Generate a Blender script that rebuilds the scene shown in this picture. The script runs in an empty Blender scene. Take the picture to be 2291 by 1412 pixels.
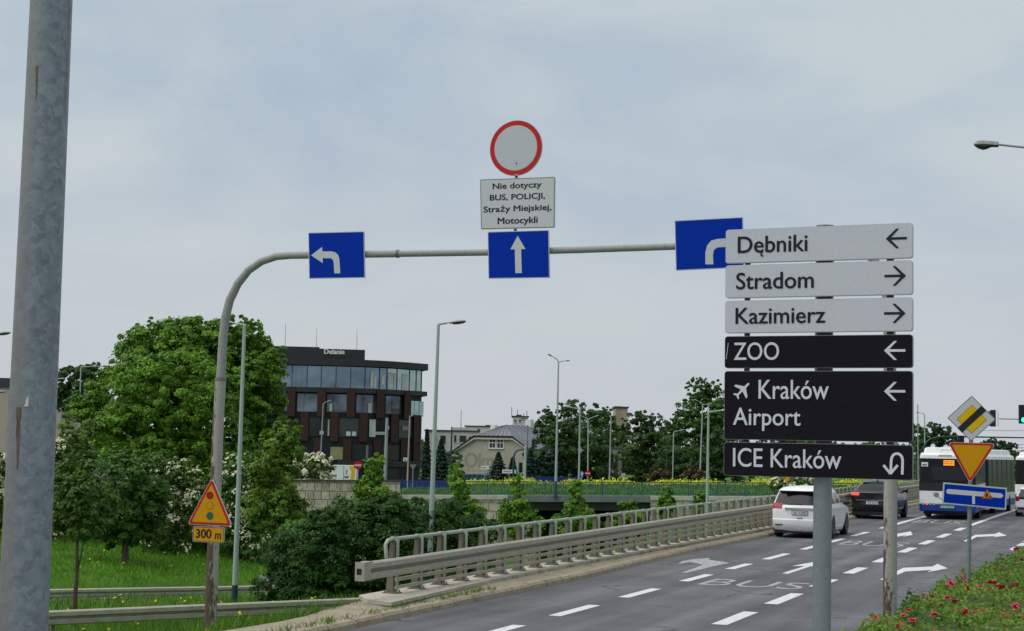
import bpy, math, random
import numpy as np
from mathutils import Vector, Matrix
R = math.radians
random.seed(7)
scene = bpy.context.scene
COL = scene.collection

# ------------------------------------------------------------------ camera
F, CX, CY, W, H0 = 3560.0, 1145.5, 706.0, 2291.0, 2.85
PITCH, ROLL = math.atan(298 / F), R(1.17)
FW = np.array([0, math.cos(PITCH), math.sin(PITCH)])
U0 = np.array([0, -math.sin(PITCH), math.cos(PITCH)])
X0 = np.array([1.0, 0, 0])
RT = X0 * math.cos(ROLL) + U0 * math.sin(ROLL)
UP = -X0 * math.sin(ROLL) + U0 * math.cos(ROLL)
EYE = np.array([0, 0, H0])
cam = bpy.data.cameras.new('camera')
cam.sensor_fit = 'HORIZONTAL'; cam.sensor_width = 36
cam.lens = 36 * F / W
cam.clip_start = 0.1; cam.clip_end = 8000
camo = bpy.data.objects.new('camera', cam)
COL.objects.link(camo)
camo.matrix_world = Matrix(((RT[0], UP[0], -FW[0], EYE[0]), (RT[1], UP[1], -FW[1], EYE[1]),
                            (RT[2], UP[2], -FW[2], EYE[2]), (0, 0, 0, 1)))
scene.camera = camo
# ------------------------------------------------------------------ sky, sun, exposure
SUN_EL, SUN_AZ = R(60), R(262)
scene.view_settings.view_transform = 'Standard'
scene.view_settings.look = 'None'
scene.view_settings.exposure = 0.0
scene.view_settings.gamma = 1.0
wd = bpy.data.worlds.new('World'); scene.world = wd; wd.use_nodes = True
nt = wd.node_tree; nt.nodes.clear()
N = nt.nodes.new; L = nt.links.new
out = N('ShaderNodeOutputWorld'); bg = N('ShaderNodeBackground')
sky = N('ShaderNodeTexSky'); sky.sky_type = 'NISHITA'; sky.sun_disc = False
sky.sun_elevation = SUN_EL; sky.sun_rotation = SUN_AZ
sky.air_density = 1.3; sky.dust_density = 3.0
tc = N('ShaderNodeTexCoord'); mp = N('ShaderNodeMapping'); mp.inputs['Scale'].default_value = (1.0, 1.0, 2.6)
mp.inputs['Location'].default_value = (3.1, 1.7, 0.55)
L(tc.outputs['Generated'], mp.inputs['Vector'])
n1 = N('ShaderNodeTexNoise'); n1.inputs['Scale'].default_value = 3.6; n1.inputs['Detail'].default_value = 7; n1.inputs['Roughness'].default_value = 0.56
n1.inputs['Distortion'].default_value = 0.35
L(mp.outputs[0], n1.inputs['Vector'])
cr = N('ShaderNodeValToRGB')
cr.color_ramp.elements[0].position = 0.36; cr.color_ramp.elements[0].color = (4.2, 5.1, 6.2, 1)
cr.color_ramp.elements[1].position = 0.60; cr.color_ramp.elements[1].color = (5.65, 6.35, 6.7, 1)
L(n1.outputs['Fac'], cr.inputs['Fac'])
# the overcast layer is thicker and paler towards the horizon
sx = N('ShaderNodeSeparateXYZ'); L(tc.outputs['Generated'], sx.inputs[0])
mr = N('ShaderNodeMapRange'); mr.inputs['From Min'].default_value = 0.0; mr.inputs['From Max'].default_value = 0.22
mr.inputs['To Min'].default_value = 0.85; mr.inputs['To Max'].default_value = 0.0
L(sx.outputs['Z'], mr.inputs['Value'])
hz = N('ShaderNodeMix'); hz.data_type = 'RGBA'; hz.inputs['B'].default_value = (6.05, 6.32, 6.68, 1)
L(mr.outputs[0], hz.inputs['Factor']); L(cr.outputs[0], hz.inputs['A'])
mx = N('ShaderNodeMix'); mx.data_type = 'RGBA'; mx.inputs['Factor'].default_value = 0.93
L(sky.outputs[0], mx.inputs['A']); L(hz.outputs['Result'], mx.inputs['B'])
L(mx.outputs['Result'], bg.inputs['Color']); bg.inputs['Strength'].default_value = 0.1
L(bg.outputs[0], out.inputs[0])
sl = bpy.data.lights.new('sun', 'SUN'); sl.energy = 2.6; sl.angle = R(75); sl.color = (1.0, 0.96, 0.9)
so = bpy.data.objects.new('sun', sl); COL.objects.link(so)
S = Vector((math.sin(SUN_AZ) * math.cos(SUN_EL), math.cos(SUN_AZ) * math.cos(SUN_EL), math.sin(SUN_EL)))
so.rotation_euler = S.to_track_quat('Z', 'Y').to_euler()
so.location = (0, 0, 60)

# ------------------------------------------------------------------ geometry of the place
def ray(px, py): return FW + RT * (px - CX) / F - UP * (py - CY) / F
def at(px, py, Y):
    d = ray(px, py); return EYE + d * (Y / d[1])
def ground_hit(px, py, z=0.0):
    d = ray(px, py); return EYE + d * ((z - H0) / d[2])
A = R(21.3); sA, cA = math.sin(A), math.cos(A)
def st(s, t, z=0.0): return (s * sA + t * cA, s * cA - t * sA, z)
def to_st(x, y): return x * sA + y * cA, x * cA - y * sA
def interp(x, xs, ys): return float(np.interp(x, xs, ys))
def sstep(x): x = min(1, max(0, x)); return x * x * (3 - 2 * x)
LOWROAD = [(-60, 50), (-30, 57), (-16, 63), (-6, 72), (-0.5, 89), (5, 115), (9, 140)]
def road_dist(x, y):
    best = 1e9; side = 1
    for (ax, ay), (bx, by) in zip(LOWROAD, LOWROAD[1:]):
        dx, dy = bx - ax, by - ay
        k = max(0, min(1, ((x - ax) * dx + (y - ay) * dy) / (dx * dx + dy * dy)))
        qx, qy = ax + k * dx, ay + k * dy
        d = math.hypot(x - qx, y - qy)
        if d < best:
            best = d; side = 1 if dx * (y - qy) - dy * (x - qx) > 0 else -1
    return best, side          # side +1: far (left) side
def low_z(x, y):
    s, t = to_st(x, y); d = -(t + 12.0)
    rl = interp(y, [50, 65, 112], [-3.35, -3.6, -6.2])
    dist, side = road_dist(x, y)
    e = max(0, dist - 3.6)
    if side > 0: z = rl + interp(e, [0, 1, 6, 18, 34, 60], [0, .65, 1.35, 2.7, 3.4, 3.7]) * (1 + max(0, (y - 75)) * .012)
    else:
        n = interp(d, [0, .5, 1.5, 3, 6, 10, 16, 24], [.1, .06, -.3, -.85, -1.4, -1.75, -2.55, -2.8])
        z = rl + (n - rl) * sstep(e / 2.5)
    zb = interp(y, [131, 145, 200, 400], [-.8, -1.3, -1.8, -1.8])
    return z + (zb - z) * sstep((y - 122) / 8)
def land_z(x, y):
    s, t = to_st(x, y)
    near = 1.0 * sstep((14 - s) / 6)
    if t > -3.25: return .12 + near
    if t > -12.0: return -.04
    if s >= 26.0 and t > -12.97: return 0.0
    return low_z(x, y)

# ------------------------------------------------------------------ materials
def mat(name, col, rough=.7, var=.15, scale=6, metal=0, bump=0, grime=0, gscale=.6, gcol=None, spec=.4, det=4, stretch=None):
    m = bpy.data.materials.new(name); m.use_nodes = True
    t = m.node_tree; b = t.nodes['Principled BSDF']
    b.inputs['Roughness'].default_value = rough; b.inputs['Metallic'].default_value = metal
    b.inputs['Specular IOR Level'].default_value = spec
    c = t.nodes.new('ShaderNodeTexCoord'); vec = c.outputs['Object']
    if stretch:
        q = t.nodes.new('ShaderNodeMapping'); q.inputs['Scale'].default_value = stretch; t.links.new(vec, q.inputs[0]); vec = q.outputs[0]
    n = t.nodes.new('ShaderNodeTexNoise'); n.inputs['Scale'].default_value = scale; n.inputs['Detail'].default_value = det
    t.links.new(vec, n.inputs['Vector'])
    r = t.nodes.new('ShaderNodeValToRGB'); r.color_ramp.elements[0].position = .3; r.color_ramp.elements[1].position = .7
    r.color_ramp.elements[0].color = tuple(x * (1 - var) for x in col) + (1,)
    r.color_ramp.elements[1].color = tuple(min(1, x * (1 + var)) for x in col) + (1,)
    t.links.new(n.outputs['Fac'], r.inputs['Fac']); col_out = r.outputs[0]
    if grime:
        n2 = t.nodes.new('ShaderNodeTexNoise'); n2.inputs['Scale'].default_value = gscale; n2.inputs['Detail'].default_value = 6
        n2.inputs['Roughness'].default_value = .65
        t.links.new(vec, n2.inputs['Vector'])
        r2 = t.nodes.new('ShaderNodeValToRGB'); r2.color_ramp.elements[0].position = .48; r2.color_ramp.elements[1].position = .68
        r2.color_ramp.elements[0].color = (0, 0, 0, 1); r2.color_ramp.elements[1].color = (grime,) * 3 + (1,)
        t.links.new(n2.outputs['Fac'], r2.inputs['Fac'])
        x = t.nodes.new('ShaderNodeMix'); x.data_type = 'RGBA'
        x.inputs['B'].default_value = tuple(gcol or [v * .45 for v in col]) + (1,)
        t.links.new(r2.outputs[0], x.inputs['Factor']); t.links.new(col_out, x.inputs['A']); col_out = x.outputs['Result']
    t.links.new(col_out, b.inputs['Base Color'])
    if bump:
        bp = t.nodes.new('ShaderNodeBump'); bp.inputs['Strength'].default_value = bump; bp.inputs['Distance'].default_value = .03
        t.links.new(n.outputs['Fac'], bp.inputs['Height']); t.links.new(bp.outputs[0], b.inputs['Normal'])
    m['out'] = ''
    return m
def leaf_mat(name, dark, light, trans=.32, extra=None):
    m = bpy.data.materials.new(name); m.use_nodes = True
    t = m.node_tree; b = t.nodes['Principled BSDF']; o = t.nodes['Material Output']
    g = t.nodes.new('ShaderNodeNewGeometry'); c = t.nodes.new('ShaderNodeTexCoord')
    n = t.nodes.new('ShaderNodeTexNoise'); n.inputs['Scale'].default_value = .7; n.inputs['Detail'].default_value = 3
    t.links.new(c.outputs['Object'], n.inputs['Vector'])
    a = t.nodes.new('ShaderNodeMath'); a.operation = 'MULTIPLY_ADD'; a.inputs[1].default_value = .55
    t.links.new(g.outputs['Random Per Island'], a.inputs[0])
    s_ = t.nodes.new('ShaderNodeMath'); s_.operation = 'MULTIPLY_ADD'; s_.inputs[1].default_value = 1.5; s_.inputs[2].default_value = -.52
    t.links.new(n.outputs['Fac'], s_.inputs[0]); t.links.new(s_.outputs[0], a.inputs[2])
    r = t.nodes.new('ShaderNodeValToRGB'); r.color_ramp.elements[0].position = .1; r.color_ramp.elements[1].position = .85
    r.color_ramp.elements[0].color = dark + (1,); r.color_ramp.elements[1].color = light + (1,)
    if extra:
        e = r.color_ramp.elements.new(.9); e.color = light + (1,); e = r.color_ramp.elements.new(.97); e.color = extra + (1,)
    t.links.new(a.outputs[0], r.inputs[0])
    t.links.new(r.outputs[0], b.inputs['Base Color']); b.inputs['Roughness'].default_value = .55; b.inputs['Specular IOR Level'].default_value = .25
    tr = t.nodes.new('ShaderNodeBsdfTranslucent'); t.links.new(r.outputs[0], tr.inputs['Color'])
    ms = t.nodes.new('ShaderNodeMixShader'); ms.inputs[0].default_value = trans
    t.links.new(b.outputs[0], ms.inputs[1]); t.links.new(tr.outputs[0], ms.inputs[2]); t.links.new(ms.outputs[0], o.inputs[0])
    return m
def nodes_of(m): return m.node_tree, m.node_tree.nodes['Principled BSDF']
def glow(name, col, strength):
    m = bpy.data.materials.new(name); m.use_nodes = True; b = m.node_tree.nodes['Principled BSDF']
    b.inputs['Base Color'].default_value = col + (1,); b.inputs['Emission Color'].default_value = col + (1,); b.inputs['Emission Strength'].default_value = strength
    return m

def steel_mat():
    """hot-dip galvanised steel: spangle, brownish weathering on one side, rust runs"""
    m = bpy.data.materials.new('galvanised_steel'); m.use_nodes = True
    t, b = nodes_of(m); N = t.nodes.new; L = t.links.new
    c = N('ShaderNodeTexCoord'); v = N('ShaderNodeTexVoronoi'); v.inputs['Scale'].default_value = 62
    nz = N('ShaderNodeTexNoise'); nz.inputs['Scale'].default_value = 30; nz.inputs['Detail'].default_value = 5
    L(c.outputs['Object'], nz.inputs['Vector'])
    ad = N('ShaderNodeMix'); ad.data_type = 'RGBA'; ad.blend_type = 'LINEAR_LIGHT'; ad.inputs['Factor'].default_value = .03
    L(c.outputs['Object'], ad.inputs['A']); L(nz.outputs['Color'], ad.inputs['B']); L(ad.outputs['Result'], v.inputs['Vector'])
    bw = N('ShaderNodeSeparateColor'); L(v.outputs['Color'], bw.inputs[0])
    mixv = N('ShaderNodeMath'); mixv.operation = 'MULTIPLY_ADD'; mixv.inputs[1].default_value = .45
    L(bw.outputs[0], mixv.inputs[0]); L(nz.outputs['Fac'], mixv.inputs[2])
    r = N('ShaderNodeValToRGB'); r.color_ramp.elements[0].position = .35; r.color_ramp.elements[1].position = 1.0
    r.color_ramp.elements[0].color = (.125, .15, .175, 1); r.color_ramp.elements[1].color = (.235, .27, .30, 1)
    L(mixv.outputs[0], r.inputs[0])
    # weathered side (brown film), soft irregular edge
    sx = N('ShaderNodeSeparateXYZ'); L(c.outputs['Object'], sx.inputs[0])
    n2 = N('ShaderNodeTexNoise'); n2.inputs['Scale'].default_value = 9; mp = N('ShaderNodeMapping'); mp.inputs['Scale'].default_value = (1, 1, .12)
    L(c.outputs['Object'], mp.inputs[0]); L(mp.outputs[0], n2.inputs['Vector'])
    a = N('ShaderNodeMath'); a.operation = 'MULTIPLY_ADD'; a.inputs[1].default_value = .03; a.inputs[2].default_value = -.017
    L(n2.outputs['Fac'], a.inputs[0]); a2 = N('ShaderNodeMath'); a2.operation = 'SUBTRACT'; L(a.outputs[0], a2.inputs[0]); L(sx.outputs['X'], a2.inputs[1])
    mr = N('ShaderNodeMapRange'); mr.inputs['From Min'].default_value = -.004; mr.inputs['From Max'].default_value = .022; mr.inputs['To Max'].default_value = .6
    L(a2.outputs[0], mr.inputs[0])
    m1 = N('ShaderNodeMix'); m1.data_type = 'RGBA'; m1.inputs['B'].default_value = (.19, .18, .165, 1)
    L(mr.outputs[0], m1.inputs['Factor']); L(r.outputs[0], m1.inputs['A'])
    # rust runs
    n3 = N('ShaderNodeTexNoise'); n3.inputs['Scale'].default_value = 26; mp3 = N('ShaderNodeMapping'); mp3.inputs['Scale'].default_value = (1, 1, .07); mp3.inputs['Location'].default_value = (.35, .1, .21)
    L(c.outputs['Object'], mp3.inputs[0]); L(mp3.outputs[0], n3.inputs['Vector'])
    r3 = N('ShaderNodeValToRGB'); r3.color_ramp.elements[0].position = .66; r3.color_ramp.elements[1].position = .76
    r3.color_ramp.elements[0].color = (0, 0, 0, 1); r3.color_ramp.elements[1].color = (.55, .55, .55, 1)
    L(n3.outputs['Fac'], r3.inputs[0])
    m2 = N('ShaderNodeMix'); m2.data_type = 'RGBA'; m2.inputs['B'].default_value = (.16, .10, .06, 1)
    L(r3.outputs[0], m2.inputs['Factor']); L(m1.outputs['Result'], m2.inputs['A'])
    L(m2.outputs['Result'], b.inputs['Base Color']); b.inputs['Roughness'].default_value = .5; b.inputs['Metallic'].default_value = .25
    return m
def mast_mat(name, base, rust, z_lo, z_hi, amount=.5, x0=0.0, xk=-1.1, base_rust=.055):
    """old paint over steel, rusting in blotches that get denser towards the foot"""
    m = bpy.data.materials.new(name); m.use_nodes = True
    t, b = nodes_of(m); N = t.nodes.new; L = t.links.new
    c = N('ShaderNodeTexCoord'); mp = N('ShaderNodeMapping'); mp.inputs['Scale'].default_value = (1, 1, .3); L(c.outputs['Object'], mp.inputs[0])
    n = N('ShaderNodeTexNoise'); n.inputs['Scale'].default_value = 13; n.inputs['Detail'].default_value = 9; n.inputs['Roughness'].default_value = .72
    L(mp.outputs[0], n.inputs['Vector'])
    n0 = N('ShaderNodeTexNoise'); n0.inputs['Scale'].default_value = 35; L(c.outputs['Object'], n0.inputs['Vector'])
    r0 = N('ShaderNodeValToRGB'); r0.color_ramp.elements[0].position = .25; r0.color_ramp.elements[1].position = .7
    r0.color_ramp.elements[0].color = tuple(x * .72 for x in base) + (1,); r0.color_ramp.elements[1].color = base + (1,)
    L(n0.outputs['Fac'], r0.inputs[0])
    sx = N('ShaderNodeSeparateXYZ'); L(c.outputs['Object'], sx.inputs[0])
    mr = N('ShaderNodeMapRange'); mr.inputs['From Min'].default_value = z_lo; mr.inputs['From Max'].default_value = z_hi
    mr.inputs['To Min'].default_value = amount; mr.inputs['To Max'].default_value = base_rust
    L(sx.outputs['Z'], mr.inputs[0])
    xs = N('ShaderNodeMath'); xs.operation = 'MULTIPLY_ADD'; xs.inputs[1].default_value = xk   # the weather side rusts most
    xc = N('ShaderNodeMath'); xc.operation = 'SUBTRACT'; xc.inputs[1].default_value = x0; L(sx.outputs['X'], xc.inputs[0])
    L(xc.outputs[0], xs.inputs[0]); L(mr.outputs[0], xs.inputs[2])
    a = N('ShaderNodeMath'); a.operation = 'ADD'; L(n.outputs['Fac'], a.inputs[0]); L(xs.outputs[0], a.inputs[1])
    r = N('ShaderNodeValToRGB'); r.color_ramp.elements[0].position = .64; r.color_ramp.elements[1].position = .72
    r.color_ramp.elements[0].color = (0, 0, 0, 1); r.color_ramp.elements[1].color = (.92, .92, .92, 1)
    L(a.outputs[0], r.inputs[0])
    rr = N('ShaderNodeValToRGB'); rr.color_ramp.elements[0].color = tuple(x * .45 for x in rust) + (1,); rr.color_ramp.elements[1].color = tuple(x * 1.5 for x in rust) + (1,)
    L(n0.outputs['Fac'], rr.inputs[0])
    x = N('ShaderNodeMix'); x.data_type = 'RGBA'; L(r.outputs[0], x.inputs['Factor']); L(r0.outputs[0], x.inputs['A']); L(rr.outputs[0], x.inputs['B'])
    L(x.outputs['Result'], b.inputs['Base Color']); b.inputs['Roughness'].default_value = .75
    return m
def asphalt_mat():
    m = bpy.data.materials.new('worn_asphalt'); m.use_nodes = True
    t, b = nodes_of(m); N = t.nodes.new; L = t.links.new
    c = N('ShaderNodeTexCoord')
    n = N('ShaderNodeTexNoise'); n.inputs['Scale'].default_value = 55; n.inputs['Detail'].default_value = 3; L(c.outputs['Object'], n.inputs['Vector'])
    r = N('ShaderNodeValToRGB'); r.color_ramp.elements[0].position = .3; r.color_ramp.elements[1].position = .72
    r.color_ramp.elements[0].color = (.088, .087, .092, 1); r.color_ramp.elements[1].color = (.155, .154, .162, 1); L(n.outputs['Fac'], r.inputs[0])
    # long streaks along the traffic (object y runs along the road) and broad patches
    mp = N('ShaderNodeMapping'); mp.inputs['Scale'].default_value = (1.1, .05, 1); L(c.outputs['Object'], mp.inputs[0])
    n2 = N('ShaderNodeTexNoise'); n2.inputs['Scale'].default_value = 1.6; n2.inputs['Detail'].default_value = 4; L(mp.outputs[0], n2.inputs['Vector'])
    n3 = N('ShaderNodeTexNoise'); n3.inputs['Scale'].default_value = .35; n3.inputs['Detail'].default_value = 6; L(c.outputs['Object'], n3.inputs['Vector'])
    a = N('ShaderNodeMath'); a.operation = 'ADD'; L(n2.outputs['Fac'], a.inputs[0]); L(n3.outputs['Fac'], a.inputs[1])
    r2 = N('ShaderNodeValToRGB'); r2.color_ramp.elements[0].position = .38; r2.color_ramp.elements[1].position = .62
    h = N('ShaderNodeMath'); h.operation = 'MULTIPLY'; h.inputs[1].default_value = .5; L(a.outputs[0], h.inputs[0])
    r2.color_ramp.elements[0].color = (.62, .61, .60, 1); r2.color_ramp.elements[1].color = (1.16, 1.16, 1.18, 1); L(h.outputs[0], r2.inputs[0])
    x = N('ShaderNodeMix'); x.data_type = 'RGBA'; x.blend_type = 'MULTIPLY'; x.inputs['Factor'].default_value = 1
    L(r.outputs[0], x.inputs['A']); L(r2.outputs[0], x.inputs['B'])
    sx = N('ShaderNodeSeparateXYZ'); L(c.outputs['Object'], sx.inputs[0])
    ph = N('ShaderNodeMath'); ph.operation = 'MULTIPLY_ADD'; ph.inputs[1].default_value = 2 * math.pi / 1.42; ph.inputs[2].default_value = 2.0; L(sx.outputs['X'], ph.inputs[0])
    sn = N('ShaderNodeMath'); sn.operation = 'SINE'; L(ph.outputs[0], sn.inputs[0])
    s2 = N('ShaderNodeMath'); s2.operation = 'MULTIPLY'; L(sn.outputs[0], s2.inputs[0]); L(n2.outputs['Fac'], s2.inputs[1])
    s3 = N('ShaderNodeMath'); s3.operation = 'MULTIPLY_ADD'; s3.inputs[1].default_value = .22; s3.inputs[2].default_value = 1.0; L(s2.outputs[0], s3.inputs[0])
    x2 = N('ShaderNodeVectorMath'); x2.operation = 'SCALE'; L(x.outputs['Result'], x2.inputs[0]); L(s3.outputs[0], x2.inputs['Scale'])
    # cracks
    v = N('ShaderNodeTexVoronoi'); v.feature = 'DISTANCE_TO_EDGE'; v.inputs['Scale'].default_value = .42
    w = N('ShaderNodeTexNoise'); w.inputs['Scale'].default_value = 2.2; w.inputs['Detail'].default_value = 6; L(c.outputs['Object'], w.inputs['Vector'])
    ad = N('ShaderNodeMix'); ad.data_type = 'RGBA'; ad.blend_type = 'LINEAR_LIGHT'; ad.inputs['Factor'].default_value = .5
    L(c.outputs['Object'], ad.inputs['A']); L(w.outputs['Color'], ad.inputs['B']); L(ad.outputs['Result'], v.inputs['Vector'])
    lt = N('ShaderNodeMapRange'); lt.inputs['From Min'].default_value = .004; lt.inputs['From Max'].default_value = .02; lt.inputs['To Min'].default_value = 1; lt.inputs['To Max'].default_value = 0
    L(v.outputs['Distance'], lt.inputs[0])
    ms = N('ShaderNodeMapRange'); ms.inputs['From Min'].default_value = .50; ms.inputs['From Max'].default_value = .60; ms.inputs['To Max'].default_value = .75; L(n3.outputs['Fac'], ms.inputs[0])
    mm = N('ShaderNodeMath'); mm.operation = 'MULTIPLY'; L(lt.outputs[0], mm.inputs[0]); L(ms.outputs[0], mm.inputs[1])
    y = N('ShaderNodeMix'); y.data_type = 'RGBA'; y.inputs['B'].default_value = (.022, .021, .021, 1); L(mm.outputs[0], y.inputs['Factor']); L(x2.outputs[0], y.inputs['A'])
    L(y.outputs['Result'], b.inputs['Base Color']); b.inputs['Roughness'].default_value = .85; b.inputs['Specular IOR Level'].default_value = .3
    return m
def stone_mat():
    m = bpy.data.materials.new('ashlar_stone'); m.use_nodes = True
    t, b = nodes_of(m); N = t.nodes.new; L = t.links.new
    c = N('ShaderNodeTexCoord'); mp = N('ShaderNodeMapping'); mp.inputs['Rotation'].default_value = (R(90), 0, 0); L(c.outputs['Object'], mp.inputs[0])
    def brick(w, h, off, sq):
        k = N('ShaderNodeTexBrick'); k.inputs['Scale'].default_value = 1; k.inputs['Brick Width'].default_value = w; k.inputs['Row Height'].default_value = h
        k.inputs['Mortar Size'].default_value = .028; k.offset = off; k.squash = sq; k.squash_frequency = 3; k.offset_frequency = 2
        k.inputs['Color1'].default_value = (.56, .51, .41, 1); k.inputs['Color2'].default_value = (.34, .31, .255, 1); k.inputs['Mortar'].default_value = (.13, .115, .09, 1)
        k.inputs['Bias'].default_value = -.1
        L(mp.outputs[0], k.inputs['Vector']); return k
    k1 = brick(.95, .62, .42, .62); k2 = brick(.55, .62, .3, 1.6)
    n = N('ShaderNodeTexNoise'); n.inputs['Scale'].default_value = .33; L(c.outputs['Object'], n.inputs['Vector'])
    st_ = N('ShaderNodeMath'); st_.operation = 'GREATER_THAN'; st_.inputs[1].default_value = .5; L(n.outputs['Fac'], st_.inputs[0])
    x = N('ShaderNodeMix'); x.data_type = 'RGBA'; L(st_.outputs[0], x.inputs['Factor']); L(k1.outputs['Color'], x.inputs['A']); L(k2.outputs['Color'], x.inputs['B'])
    n2 = N('ShaderNodeTexNoise'); n2.inputs['Scale'].default_value = 2.5; n2.inputs['Detail'].default_value = 8; L(c.outputs['Object'], n2.inputs['Vector'])
    r = N('ShaderNodeValToRGB'); r.color_ramp.elements[0].position = .3; r.color_ramp.elements[1].position = .7
    r.color_ramp.elements[0].color = (.68, .67, .65, 1); r.color_ramp.elements[1].color = (1.15, 1.13, 1.08, 1); L(n2.outputs['Fac'], r.inputs[0])
    y = N('ShaderNodeMix'); y.data_type = 'RGBA'; y.blend_type = 'MULTIPLY'; y.inputs['Factor'].default_value = 1; L(x.outputs['Result'], y.inputs['A']); L(r.outputs[0], y.inputs['B'])
    L(y.outputs['Result'], b.inputs['Base Color']); b.inputs['Roughness'].default_value = .9
    return m
def ground_mat():
    m = bpy.data.materials.new('grass_ground'); m.use_nodes = True
    t, b = nodes_of(m); N = t.nodes.new; L = t.links.new
    c = N('ShaderNodeTexCoord')
    n = N('ShaderNodeTexNoise'); n.inputs['Scale'].default_value = .45; n.inputs['Detail'].default_value = 8; n.inputs['Roughness'].default_value = .7; L(c.outputs['Object'], n.inputs['Vector'])
    r = N('ShaderNodeValToRGB'); r.color_ramp.elements[0].position = .3; r.color_ramp.elements[1].position = .72
    r.color_ramp.elements[0].color = (.038, .092, .012, 1); r.color_ramp.elements[1].color = (.080, .172, .020, 1); L(n.outputs['Fac'], r.inputs[0])
    L(r.outputs[0], b.inputs['Base Color']); b.inputs['Roughness'].default_value = .95; b.inputs['Specular IOR Level'].default_value = .1
    return m

M = {}
M['steel'] = steel_mat()
M['post_steel'] = mat('smooth_galvanised', (.21, .245, .248), .42, .1, 40, .3, grime=.3, gscale=3, gcol=(.14, .16, .15), stretch=(1, 1, 3))
M['asphalt'] = asphalt_mat()
M['stone'] = stone_mat()
M['ground'] = ground_mat()
M['paint'] = mat('road_paint', (.64, .64, .635), .7, .14, 18, grime=.55, gscale=7, gcol=(.4, .4, .4))
M['paint_old'] = mat('worn_road_paint', (.36, .36, .355), .75, .3, 9, grime=.85, gscale=4, gcol=(.16, .16, .16))
M['concrete'] = mat('weathered_concrete', (.31, .262, .19), .9, .18, 14, grime=.6, gscale=1.3, gcol=(.19, .15, .095), bump=.4)
M['kerb'] = mat('kerb_stone', (.34, .28, .20), .9, .2, 14, grime=.5, gscale=2, gcol=(.17, .13, .085), bump=.3)
M['slab'] = mat('pale_slab', (.44, .40, .33), .9, .12, 10, grime=.4, gscale=1.5, gcol=(.22, .19, .15))
M['rail'] = mat('dusty_galvanised_rail', (.39, .36, .29), .55, .12, 5, .15, grime=.4, gscale=2.2, gcol=(.27, .235, .18), stretch=(1, 1, 2))
M['rail_post'] = mat('dull_rail_post', (.175, .162, .122), .7, .15, 8, .1, grime=.4, gscale=4, gcol=(.09, .075, .055))
M['handrail'] = mat('green_grey_handrail', (.37, .41, .34), .5, .1, 6, .15, grime=.3, gscale=3, gcol=(.2, .2, .16))
M['blue'] = mat('blue_sign_film', (.001, .030, .36), .5, .06, 30, spec=.06, grime=.25, gscale=1.5, gcol=(.004, .03, .27))
M['signedge'] = mat('sign_edge_aluminium', (.50, .52, .54), .45, .05, 30, .3)
M['film_grey'] = mat('grey_reflective_film', (.515, .535, .565), .5, .04, 60, spec=.3)
M['white_film'] = mat('white_reflective_film', (.56, .565, .57), .5, .04, 40, spec=.3)
M['pale_film'] = mat('pale_arrow_film', (.54, .565, .58), .5, .03, 40, spec=.3)
M['dark_film'] = mat('dark_brown_black_film', (.0125, .011, .0145), .6, .12, 50, spec=.05)
M['letter_dark'] = mat('dark_lettering', (.012, .014, .022), .5, .05, 30, spec=.2)
M['letter_pale'] = mat('pale_lettering', (.60, .61, .66), .5, .04, 30, spec=.2)
M['black'] = mat('black_paint', (.01, .01, .011), .5, .1, 20)
M['red'] = mat('red_sign_film', (.50, .012, .01), .45, .05, 30, spec=.3)
M['yellow'] = mat('yellow_sign_film', (.80, .36, .002), .5, .05, 20, spec=.2)
M['ochre'] = mat('amber_sign_film', (.62, .29, .002), .5, .05, 20, spec=.2)
M['lemon'] = mat('lemon_sign_film', (.72, .46, .004), .5, .04, 20, spec=.2)
M['teal'] = mat('green_disc_film', (.003, .13, .09), .5, .05, 20)
M['maroon'] = mat('dark_red_disc_film', (.28, .006, .006), .5, .05, 20)
M['sign_back'] = mat('sign_back_grey', (.22, .23, .24), .5, .1, 10, .3)
M['lamp_pole'] = mat('pale_green_grey_pole', (.36, .43, .41), .6, .06, 4, grime=.2, gscale=2, gcol=(.25, .29, .27))
M['lamp_pole_grey'] = mat('grey_pole', (.30, .33, .34), .6, .06, 4)
M['lamp_base'] = mat('dark_green_pole_foot', (.012, .055, .05), .5, .15, 10)
M['lamp_head'] = mat('lamp_head_grey', (.42, .42, .40), .6, .15, 12, grime=.5, gscale=6, gcol=(.22, .2, .18))
M['lamp_bowl'] = mat('dark_lamp_bowl', (.035, .032, .03), .3, .1, 12)
M['lamp_black'] = mat('black_lamp_head', (.02, .022, .026), .45, .1, 12)
M['white_paint'] = mat('white_car_paint', (.80, .80, .79), .22, .02, 3, spec=.6)
M['black_paint'] = mat('black_car_paint', (.010, .010, .012), .18, .05, 3, spec=.6)
M['bus_white'] = mat('bus_white', (.78, .79, .78), .3, .03, 2, spec=.5, grime=.12, gscale=1.3, gcol=(.6, .6, .56))
M['bus_blue'] = mat('bus_blue', (.012, .05, .30), .3, .05, 2, spec=.5)
M['glass'] = mat('dark_glass', (.010, .010, .013), .16, .1, 2, spec=.35)
M['bus_glass'] = mat('bus_glass', (.010, .011, .012), .28, .1, 2, spec=.2)
M['tyre'] = mat('tyre_rubber', (.012, .012, .012), .8, .15, 20)
M['rim'] = mat('alloy_rim', (.35, .36, .37), .35, .05, 20, .6)
M['plastic'] = mat('black_plastic', (.016, .016, .017), .6, .1, 15)
M['chrome'] = mat('bright_trim', (.6, .6, .6), .25, .03, 10, .8)
M['tail_red'] = mat('tail_lamp_red', (.30, .010, .010), .25, .25, 14, spec=.4)
M['brake'] = glow('lit_brake_lamp', (1.0, .06, .05), 1.1)
M['led'] = glow('amber_display', (1.0, .32, .02), 1.3)
M['green_light'] = glow('green_signal', (.05, 1.0, .62), 1.5)
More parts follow.
